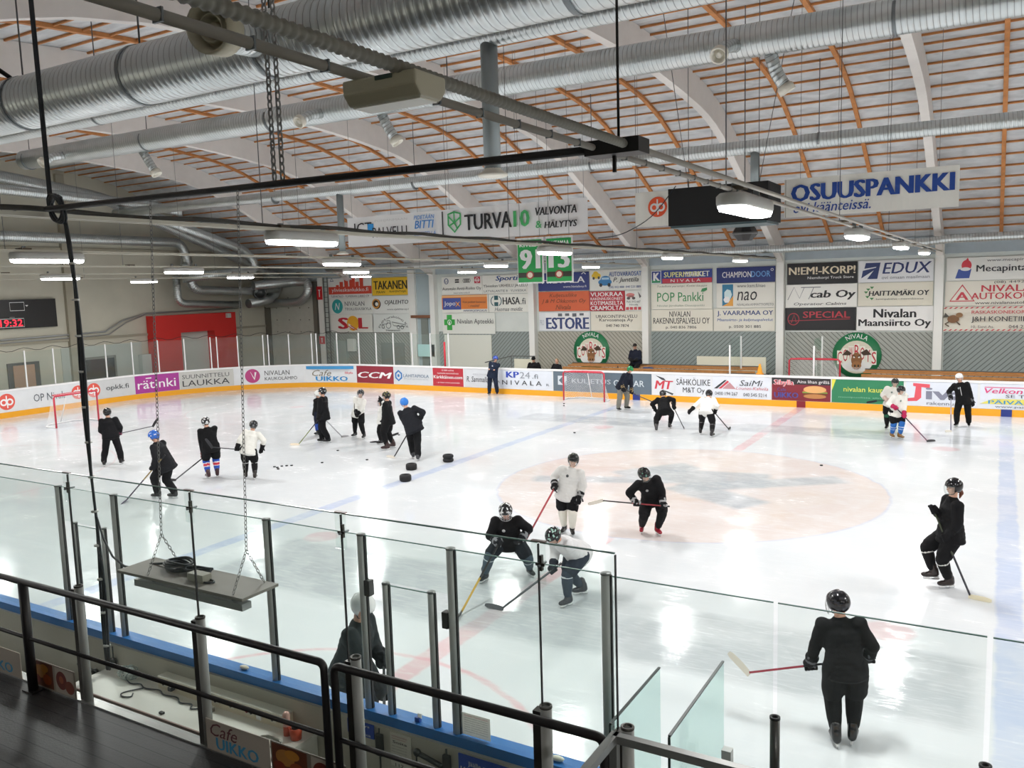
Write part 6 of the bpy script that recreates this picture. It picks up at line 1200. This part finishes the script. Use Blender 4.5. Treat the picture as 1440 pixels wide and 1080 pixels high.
POSE = {
    'near_back': dict(loc=(5.14, -10.13), hd=-254, H=1.61, pel=(0,0,0.86), head=(-0.07,0.1,1.49), feet=((-0.09,-0.04,0), (0.09,0.04,0)), hands=((-0.34,0.17,0.76), (0.24,0.19,0.84)), stick=((0.32,0.2,0.88), (-0.97,0.26,0.57), (-1.15,0.38,0.71))),
    'pony': dict(loc=(5.73, -4.76), hd=-157, H=1.70, pel=(-0.04,-0.12,0.88), head=(-0.05,-0.13,1.61), feet=((-0.05,-0.1,0), (0.05,0.1,0.1)), hands=((-0.22,0.04,0.85), (-0.01,0.13,1.25)), stick=((-0.01,0.16,1.3), (-0.48,-0.26,0.03), (-0.64,-0.44,0.03))),
    'white_stand': dict(loc=(-0.78, -4.70), hd=-71, H=1.63, pel=(0,0,0.87), head=(-0.14,0.07,1.5), feet=((-0.09,0.06,0), (0.09,-0.06,0)), hands=((-0.24,0.12,0.74), (0.21,0.13,0.93)), stick=((0.18,0.13,1.05), (0.74,1.01,0.03), (0.84,1.27,0.03))),
    'lean': dict(loc=(0.64, -4.00), hd=-59, H=1.64, pel=(-0.07,0.01,0.75), head=(0.15,0.34,1.26), feet=((-0.14,0.09,0), (0.14,-0.09,0)), hands=((-0.2,0.34,0.65), (0.29,0.27,0.71)), stick=((-0.32,0.36,0.63), (0.94,0.14,0.73), (1.17,0.1,0.66))),
    'bend_blk': dict(loc=(-0.58, -7.38), hd=-64, H=1.66, pel=(-0.04,-0,0.69), head=(-0.03,0.33,1.25), feet=((-0.37,-0.13,0), (0.37,0.13,0)), hands=((-0.25,0.28,0.75), (0.14,0.31,0.62)), stick=((0.05,0.33,0.8), (0.58,1.54,0.03), (0.64,1.81,0.03))),
    'bend_wht': dict(loc=(0.85, -7.75), hd=-124, H=1.66, pel=(-0.03,-0.04,0.78), head=(-0.2,0.46,1.15), feet=((-0.16,0.22,0), (0.16,-0.22,0)), hands=((0.19,-0.17,0.76), (-0.06,0.4,0.57)), stick=((-0.12,0.29,0.68), (0.2,1.16,0.03), (0.43,1.32,0.03))),
    'blue_socks': dict(loc=(3.81, 8.09), hd=-50, H=1.59, pel=(0,0,0.85), head=(-0.04,0.14,1.47), feet=((-0.07,0.09,0), (0.07,-0.09,0)), hands=((-0.06,0.31,0.74), (0.16,0.19,0.95)), stick=((0.22,0.15,1.06), (-0.49,0.77,0.03), (-0.82,0.76,0.03))),
    'behind_wht': dict(loc=(3.51, 9.56), hd=-84, H=1.65, pel=(0,0,0.88), head=(-0.1,0.09,1.52), feet=((-0.11,0.04,0), (0.11,-0.04,0)), hands=((-0.29,0.2,1), (0.13,0.2,0.97)), stick=((-0.47,0.2,1.03), (0.44,0.2,0.94), (0.58,0.2,0.91))),
    'coach_white_helm': dict(loc=(5.47, 10.92), hd=-96, H=1.71, pel=(0,0,0.91), head=(0.12,0.11,1.58), feet=((-0.16,-0.08,0), (0.16,0.08,0)), hands=((-0.25,0.01,0.8), (0.33,0.17,0.87)), stick=((0.33,0.17,1.01), (0.16,1.14,0.03), (0.28,1.35,0.03))),
    'far_blk': dict(loc=(-3.11, 7.02), hd=102, H=1.62, pel=(0.04,0.01,0.69), head=(-0.06,0.43,1.15), feet=((-0.18,-0.3,0), (0.18,0.3,0)), hands=((-0.27,0.21,0.63), (0.35,0.1,0.73)), stick=((0.26,0.09,0.92), (0.64,0.33,0.03), (0.63,1.05,0.03))),
    'far_wht': dict(loc=(-1.50, 6.51), hd=92, H=1.62, pel=(0,0,0.8), head=(-0.02,0.42,1.28), feet=((-0.23,0.18,0), (0.23,-0.18,0)), hands=((-0.46,-0.12,0.81), (0.27,0.18,0.67)), stick=((0.19,0.15,0.78), (0.38,1.31,0.03), (0.45,1.92,0.03))),
    'green': dict(loc=(-6.07, 10.63), hd=-22, H=1.80, pel=(-0,0,0.96), head=(-0.12,0.32,1.58), feet=((-0.23,-0.01,0), (0.23,0.01,0)), hands=((-0.09,0.37,0.66), (0.15,0.2,0.81)), stick=((0.23,0.12,0.92), (-0.69,0.9,0.34), (-0.81,1.09,0.32))),
    'wall_coach': dict(loc=(-13.40, 13.05), hd=-71, H=1.78, pel=(0,0,0.95), head=(-0.17,0.06,1.65), feet=((-0.18,0.01,0), (0.18,-0.01,0)), hands=((0.13,0.23,1.2), (-0.14,0.25,1.16))),
    'blue_helm_r': dict(loc=(-7.99, -0.04), hd=125, H=1.84, pel=(-0.03,-0,0.98), head=(-0.26,0.15,1.65), feet=((-0.08,0.17,0), (0.08,-0.17,0)), hands=((-0.25,0.29,0.86), (0.14,0.06,1.11)), stick=((-0.06,0.3,0.96), (-0.64,0.36,0.03), (-0.79,0.5,0.03))),
    'pair_blk': dict(loc=(-9.73, 0.96), hd=-156, H=1.79, pel=(0,0,0.95), head=(-0.01,0.03,1.65), feet=((-0.17,0.05,0), (0.17,-0.05,0)), hands=((-0.16,0.21,0.77), (0.05,0.18,0.69)), stick=((0.02,0.12,0.96), (1.11,0.66,0.03), (1.11,0.76,0.03))),
    'pair_wht': dict(loc=(-10.45, 1.55), hd=-140, H=1.45, pel=(0,0,0.77), head=(0,0.01,1.34), feet=((-0.04,0.08,0), (0.04,-0.08,0)), hands=((-0.15,0.08,1.45), (-0.1,0.13,1.2)), stick=((-0.15,0.07,1.57), (0.15,-0.25,0.22), (0.2,-0.39,0.25))),
    'wht_r': dict(loc=(-11.95, 2.14), hd=-84, H=1.62, pel=(0,0,0.86), head=(-0.14,0.01,1.5), feet=((-0.25,0.1,0), (0.25,-0.1,0)), hands=((-0.19,0.23,0.81), (-0.1,0.29,0.91)), stick=((0.04,-0.1,0.51), (-0.2,0.47,0.98), (-0.23,0.57,1.23))),
    'coach_l': dict(loc=(-12.43, 1.00), hd=-159, H=1.81, pel=(0,0,0.97), head=(0,-0,1.67), feet=((-0.03,-0.11,0), (0.03,0.11,0)), hands=((-0.24,0.07,0.83), (0.07,-0.32,0.92)), stick=((-0.17,-0.1,1.03), (-0.43,0.72,0.03), (-0.43,0.91,0.03))),
    'behind_blue': dict(loc=(-13.47, 1.87), hd=-166, H=1.57, pel=(0,0,0.84), head=(0.01,-0.01,1.45), feet=((-0.05,-0.11,0), (0.05,0.11,0)), hands=((-0.11,0.08,1.13), (0.22,0.03,0.66)), stick=((0.17,0.1,0.79), (-0.12,-0.9,0.03), (-0.05,-0.94,0.03))),
    'left_blk': dict(loc=(-15.95, -4.15), hd=134, H=1.69, pel=(0,0,0.9), head=(-0.05,0.08,1.56), feet=((-0.22,-0.07,0), (0.22,0.07,0)), hands=((-0.32,0.09,0.95), (0.21,0.15,0.9)), stick=((-0.17,0.17,0.84), (1.12,0.34,1.04), (1.23,0.36,1.2))),
    'blue_helm_l': dict(loc=(-10.96, -6.14), hd=-161, H=1.78, pel=(0.04,-0.05,0.87), head=(-0.01,0.19,1.54), feet=((-0.02,0.21,0), (0.02,-0.21,0)), hands=((-0.28,0.14,0.82), (-0.28,-0.03,0.87)), stick=((-0.2,-0.2,1.12), (-0.33,0.84,0.03), (-0.52,0.81,0.03))),
    'socks_blk': dict(loc=(-11.72, -4.09), hd=-209, H=1.65, pel=(0,0,0.88), head=(-0.07,0.1,1.52), feet=((-0.12,-0.01,0), (0.12,0.01,0)), hands=((-0.25,0.15,0.69), (0.16,0.23,0.7)), stick=((0.11,0.27,0.72), (-0.92,0.24,0.03), (-1.05,0.34,0.03))),
    'wht_back': dict(loc=(-10.64, -3.77), hd=136, H=1.53, pel=(0,0,0.82), head=(0.16,0.1,1.42), feet=((-0.12,0.1,0), (0.12,-0.1,0)), hands=((-0.29,-0.06,0.86), (0.33,0.03,0.78)), stick=((-0.17,-0.06,0.82), (-0.9,-0.13,0.95), (-1.01,-0.14,1.14))),
    'post_coach': dict(loc=(.66, -12.6), hd=15, H=1.82, pel=(0, -.05, .95), head=(.05, .16, 1.63), feet=((-.12, .0, 0), (.12, .05, 0)), hands=((-.02, .32, 1.02), (.2, .42, .8)), stick=((-.1, .3, 1.12), (.7, .62, .2), (.86, .68, .2))),
    'bench_a': dict(loc=(-12.33, 15.1), z=.05, hd=-85, H=1.8, pel=(0, .0, .78), head=(0, .16, 1.42), feet=((-.12, .42, .1), (.12, .42, .1)), hands=((-.13, .34, .84), (.13, .34, .84))),
    'bench_b': dict(loc=(-11.15, 15.1), z=.05, hd=-100, H=1.66, pel=(0, .0, .76), head=(-.04, .1, 1.36), feet=((-.1, .4, .1), (.1, .4, .1)), hands=((-.12, .32, .8), (.12, .32, .8))),
    'bench_c': dict(loc=(-7.45, 15.55), z=.36, hd=-100, H=1.82, pel=(0, .0, 1.04), head=(.02, .08, 1.72), feet=((-.14, .44, .22), (.14, .44, .22)), hands=((-.06, .3, 1.12), (.08, .3, 1.14))),
}
P_ = POSE
blk, wht = '0f0f11', 'd9d8d2'
tape = [(.12, blk), (.17, 'd0d0d0'), (9, blk)]
def kit(j, p='short', pc=blk, socks=None, **k): return dict(jersey=j, pants=(p, pc), socks=socks or [(9, blk)], **k)
person('large skater in black seen from behind close to the right glass', P_['near_back'], kit(blk, glove='151517', glove2='5c5c60', helmet='101013', patch='2c2c2f', face='cage', cagec='b9bcbd', look=(35, -5), toes=(8, -18), hair='4a3325', hem=-.16, slim=.93,
    stick=('stick with red and black shaft and white blade tip of the close black skater', '1c1c22', 'c9c4b8', '8c2f3c')), far=.8)
person('skater in black with a brown ponytail and clear visor gliding near the right edge', P_['pony'], kit(blk, socks=[(.16, blk), (.22, 'c9c7c2'), (9, blk)], glove='121214', helmet='141316', face='bubble', look=(15, 0), hair='6b3a24', tail=True, skate='2b2423', laces='c9c9c9', holder='d8d8d8', poleR=(.5, -.7, -.5), toes=(10, 0),
    stick=('stick with dark green shaft and cream blade reaching toward the blue line', '3a4030', 'd8d0b4', '20202a')), far=.8)
person('tall skater in plain white jersey with white socks standing inside the centre circle', P_['white_stand'], kit('cbcac6', socks=[(9, 'd2cfc4')], glove='18181a', glove2='8b8b8b', helmet='121214', face='bubble', look=(6, -6), logo='3a3f40', skate='161416', holder='b9bcbc', hem=-.2, grip='R',
    stick=('stick with thin red shaft slanting down from the standing white skater', '9c3a3f', '2a2a2c', '7c2c33')), far=.8)
person('skater in black with red skates leaning over a level stick on the centre circle', P_['lean'], kit(blk, pc='121214', socks=[(9, '131315')], glove='141416', glove2='9c9c9c', helmet='101113', patch='5f8a78', pt=.42, face='bubble', look=(38, -14), logo='8f8f8f', skate='8c1f2e', holder='c9cccc',
    stick=('level stick with red shaft and pale curved blade held across the leaning skater', '8c3338', 'd5cfc2', '2c2426')), far=.8)
person('skater in black crouching wide legged behind the glass, facing the stand', P_['bend_blk'], kit(blk, pc='1d2228', socks=[(.1, '3c4a55'), (.17, 'c4ccd0'), (9, '46545f')], glove='16181c', glove2='7a7d80', helmet='17181a', patch='b9bbbb', pt=.25, face='cage', cagec='c2c4c4', look=(0, -10), logo='a9a9a9', skate='2b3036', toes=(28, -28), grip='R', kneeL=(-.5, 1, 0), kneeR=(.5, 1, 0),
    stick=('stick with yellow and black shaft running down behind a silver post', '17181b', '1e1f22', 'b08f3a')), far=.8)
person('skater in white bending forward behind the clamp of the raised glass', P_['bend_wht'], kit('c9c9c9', pc='2a313c', socks=[(.05, '333c48'), (.12, 'c9cdd0'), (9, '39424e')], glove='23272e', helmet='15171a', patch='8fb0a4', pt=.3, face='bubble', look=(10, -10), skate='3a3c42', laces='d2d2d2', holder='e0e2e2', grip='R', poleL=(-.4, -1, .2),
    stick=('long dark taped stick pointing left along the ice behind the gate', '3b3f46', '33373d')), far=.8)
person('coach in dark jacket and white helmet hunched close behind a tall silver post', P_['post_coach'], kit('23292b', 'trouser', '20262a', pads=False, glove='24282a', helmet='d3d5d3', look=(-20, -18), hair='8a6a4c', hem=-.2, grip='LR', stick=('stick lying low with grey blade beside the coach at the post', '55585a', '8e9290')), far=.8)
person('young skater in white with bright blue socks and crimson gloves near the far boards', P_['blue_socks'], kit('d6d4cd', socks=[(.35, '2c62a8'), (.42, 'b9c4d6'), (.6, '2c62a8'), (.66, 'b9c4d6'), (9, '2c62a8')], glove='a3244c', helmet='141417', patch='3a3a3e', pt=.35, face='bubble', look=(15, -8), skate='7a5a34', logo='6a7a70', hem=-.2,
    stick=('stick with dark purple shaft and taped black blade of the skater with blue socks', '2c2436', '17171c', '6a4a5c')))
person('skater in white partly hidden behind the one with bright blue socks', P_['behind_wht'], kit('cfcdc6', socks=[(.2, '2a5a45'), (9, blk)], glove='b9a49a', helmet='17181b', face='bubble', logo='6a7a70', look=(0, -6), stick=('stick held level at the waist of the half hidden white skater', '2c2c30', '1a1a1d')))
person('coach in black tracksuit and white helmet standing at the far right boards', P_['coach_white_helm'], kit('131315', 'trouser', '111113', pads=False, glove='16161a', glove2='6a6c70', helmet='e2e2e0', look=(10, -6), zip=True, logo='8a9296', skate='121214', holder='dadcdc', grip='R', hem=-.18,
    stick=('upright stick with pale grey shaft held by the white helmet coach at the boards', '9a98a6', 'cfcabe', '6a6878')))
person('skater in black bending forward left of the bright white one near the far boards', P_['far_blk'], kit(blk, socks=[(9, '141416')], glove='161618', helmet='17171a', patch='6a6a6c', pt=.3, look=(0, -10), skate='39383a', holder='e0e0e0', kneeL=(-.5, 1, 0), kneeR=(.5, 1, 0), grip='R', stick=('stick of the bending black skater near the far boards', '5a5a5e', '55555a')))
person('skater in bright white jersey with arm stretched out left near the far boards', P_['far_wht'], kit('e0dfdb', pc='131316', socks=[(.3, '1a1a1c'), (.34, '77777a'), (9, '161618')], glove='141416', helmet='121214', patch='77777a', pt=.34, look=(0, -8), skate='2c2b2c', holder='e0e0e0', grip='R', stick=('stick with black blade held low by the bright white skater', '2a2a2c', '19191b')))
person('coach in green helmet, navy jacket and grey sweatpants beside the parked goal', P_['green'], kit('191d2a', 'trouser', '77766f', pads=False, glove='17181b', glove2='8c7a5a', helmet='1f7a45', look=(-5, -10), skate='1a1a1c', holder='c9c9c9', hem=-.18, collar='1c2030', stick=('dark stick pointing right from the coach in the green helmet', '2a2b2e', '2a2b2e')))
person('coach in navy tracksuit and blue helmet with folded arms against the far boards', P_['wall_coach'], kit('1b2436', 'trouser', '1a2233', pads=False, helmet='2f4aa0', look=(35, -4), skate='17181c', holder='c9c9cc', hem=-.16, logo='a9b0bc', poleL=(-.7, -.3, -1), poleR=(.7, -.3, -1)))
person('coach in bright blue helmet and dark jacket leaning on a stick beside the stacked tyres', P_['blue_helm_r'], kit('191b20', 'trouser', '111214', pads=False, glove='141518', helmet='2e73c4', look=(30, -6), hem=-.2, skate='3a3c40', holder='b9babc', grip='L', poleR=(1, -.4, .2), w=1.06, stick=('stick with black shaft and pale blade left of the stacked tyres', '17181a', 'c9c2b6')))
person('tall skater all in black with striped cuffs in front of a white jersey', P_['pair_blk'], kit('101214', socks=[(9, blk)], glove='141416', glove2='c9c9c9', helmet='16171a', patch='8c8a5a', pt=.3, face='bubble', look=(12, -8), skate='3a2a2a', holder='d6d6d6', hem=-.2, stick=('black stick held upright before the tall skater with striped cuffs', '16161a', '17171a')))
person('skater in white mostly hidden behind the tall skater with striped cuffs', P_['pair_wht'], kit('d2d2cd', socks=[(9, blk)], glove='121214', helmet='141416', face='cage', look=(0, 0), stick=('dark stick held up by the hidden white skater', '1a1a1d', '17171a')))
person('young skater in white walking alone between two coaches', P_['wht_r'], kit('d3d2cc', socks=[(9, '121214')], glove='131316', helmet='15161a', patch='5a5a5c', pt=.3, face='cage', cagec='a9a9a9', look=(10, -4), skate='151517', holder='dedede', hem=-.18, kneeL=(-.3, 1, 0), stick=('short looking stick with blade up held by the lone white skater', '1c1c20', '1a1a1d')))
person('coach in long black jacket and black helmet standing with back to the stand', P_['coach_l'], kit('0e0f12', 'trouser', '0c0d10', pads=False, glove='121214', helmet='131418', patch='c9c9c9', pt=.42, look=(20, -4), skate='111113', holder='cfd2d2', hem=-.24, w=1.05, stick=('stick with yellow green shaft and cream blade of the coach in the long jacket', '141416', 'd6c9b4', '6f7a3a')))
person('skater in black and blue socks mostly hidden behind the coach in the long jacket', P_['behind_blue'], kit(blk, socks=[(9, '24418c')], pc='151a2c', glove='121214', helmet='d3d3cf', face='bubble', look=(0, 0), skate='151517', stick=('thin pale stick behind the coach in the long jacket', '8a8a8e', '77777a')))
person('skater in black seen from behind next to the left goal', P_['left_blk'], kit('101013', 'trouser', '0f0f12', pads=True, glove='15131a', glove2='8c3f5a', helmet='151518', look=(0, -4), skate='1b1a1c', holder='dcdcdc', hem=-.1, stick=('thin stick raised to the right by the skater at the left goal', '3f3a40', '17171b')))
person('coach in blue helmet and charcoal jacket skating left behind the near glass', P_['blue_helm_l'], kit('1b1c1f', 'trouser', '141517', pads=False, glove='18191c', helmet='2c62b8', patch='c9ced6', pt=.4, look=(10, -8), skate='26282a', holder='c4c8c8', hem=-.2, toes=(0, 0), grip='LR', poleL=(-.6, -.9, 0), poleR=(.9, -.9, 0), stick=('stick with purple grey shaft trailing ahead of the skating coach in charcoal', '8a7a50', '5a4a6a', '4a4450')))
person('skater in black with blue and red striped socks seen from behind', P_['socks_blk'], kit(blk, socks=[(.26, '2c4fa8'), (.33, 'd6d6da'), (.55, 'c03a4a'), (.62, 'd6d6da'), (9, '2c4fa8')], glove='5a2a2c', helmet='17181b', patch='cfcfcf', pt=.12, look=(5, -4), skate='3a2226', holder='dedede', hem=-.2, stick=('stick with black shaft slanting down left from the skater in striped socks', '1a1a1d', '17171a', '4a4a4e'), hair='8a5a3c'))
person('skater in white jersey and black shorts seen from behind right of the striped socks', P_['wht_back'], kit('d3d2cb', socks=[(.06, blk), (.13, 'd0d0d0'), (9, blk)], glove='141416', helmet='141518', patch='77787a', pt=.3, look=(0, -2), skate='26201f', holder='e0e0e0', hem=-.2, grip='L', stick=('dark stick held out level behind the back of the striped sock skater', '1c1c20', '26262a')))
for key, lb, jc, kw in (('bench_a', 'seated person in black jacket and black beanie on the bench, left of the pair', '121316', dict(hat=('beanie', '141416'))), ('bench_b', 'seated person in dark clothes with short hair on the bench, right of the pair', '17181b', dict(hair='8a7a5a')), ('bench_c', 'seated person in navy padded jacket and dark cap above the green helmet coach', '171b28', dict(hat=('cap', '2a2624'), collar='1a1e2a'))):
    person(lb, P_[key], kit(jc, 'trouser', '111215', pads=False, shoes=True, look=(0, -8) if key != 'bench_c' else (20, -4), w=1.1 if key != 'bench_b' else .95, hem=-.08, glove='1a1a1c', **kw), far=1.2)
# ---- things on the ice and benches
RUBM = MAT('tyre_rubber', '1a1a1b', .75, bump=.2, bscale=40)
def tyre(label, x, y, z):
    t = thing('tyre', label, 'tyre', (x, y, z), 'tyres on the ice'); g = G(); h, R0, r0 = .17 if 'farthest' not in label else .105, .15, .085
    g.lathe([(r0, .03), (r0 + .02, .0), (R0 - .025, 0), (R0, .025), (R0, h - .025), (R0 - .025, h), (r0 + .02, h), (r0, h - .03), (r0 - .0, h / 2), (r0, .03)], (x, y, z), 28); g.obj('casing', RUBM, t)
    g = G()
    for zz in (h * .35, h * .5, h * .65): g.lathe([(R0 - .002, zz - .006), (R0 + .006, zz), (R0 - .002, zz + .006)], (x, y, z), 28)
    g.obj('tread', RUBM, t)
ty = [((-6.62, -2.3), 'nearest'), ((-7.3, -1.15), 'middle'), ((-6.95, .1), 'farthest')]
for (x, y), nm in ty:
    tyre('lower black tyre of the %s stack on the ice' % nm, x, y, 0.0)
    if nm == 'farthest': tyre('upper black tyre of the farthest stack on the ice', x, y, .105)
PUCK = MAT('puck_black', '141415', .6)
pk = None
for i, (x, y) in enumerate([(-11.16, -2.42), (-11.01, -2.46), (-10.84, -2.59), (-11.03, -2.27), (-10.94, -2.17), (-10.83, -2.09), (-10.27, -1.45), (-9.3, -.63), (-11.09, .12), (-10.99, 3.03), (2.51, 3.43), (-5.62, 5.5), (-9.02, 11.48), (-8.75, 10.93), (-9.25, 1.6)]):
    lb = {6: 'single black puck just right of the puck cluster', 7: 'black puck on open ice left of the tyres', 8: 'black puck near the coach in the long jacket', 9: 'black puck right of the striped cuff skater', 10: 'black puck on the far rim of the centre circle', 11: 'black puck between centre circle and left blue line', 12: 'black puck before the parked goal, farther of two', 13: 'black puck before the parked goal, nearer of two', 14: 'black puck by the tall skater with striped cuffs'}.get(i, 'black puck in the loose cluster right of the white jersey seen from behind')
    if pk is None: g = G(); g.lathe([(0, 0), (.036, 0), (.038, .004), (.038, .022), (.036, .026), (0, .026)], (0, 0, 0), 18); pk = g.obj('puck', PUCK); o = pk
    else: o = pk.copy(); COL.objects.link(o)
    o.location = (x, y, 0); tag(o, lb, 'puck', 'pucks on the ice')
bgm = MAT('bag_blue', '24426a', .6, bump=.3, bscale=12)
t = thing('sports_bag', 'small blue bag on the bench right of the seated person in navy', 'bag', (-6.75, 15.2, 1.0)); g = G(); g.ell((-6.75, 15.2, 1.1), (.3, .16, .1)); g.cone((-6.95, 15.2, 1.12), (-6.6, 15.2, 1.14), .09, .08); fuse(g, .02, bgm, 'sack', t, 4, .02, 8); bpy.data.objects['sack'].location = (6.75, -15.2, -1.0)
t = thing('bench_bottle', 'small dark flask standing on the bench left of the seated person in navy', 'flask', (-8.15, 15.1, 1.0)); G().lathe([(0, 0), (.04, 0), (.04, .16), (.02, .2), (.02, .24), (0, .24)], (-8.15, 15.1, 1.0), 12).obj('body', paint('1c1c1f'), t)
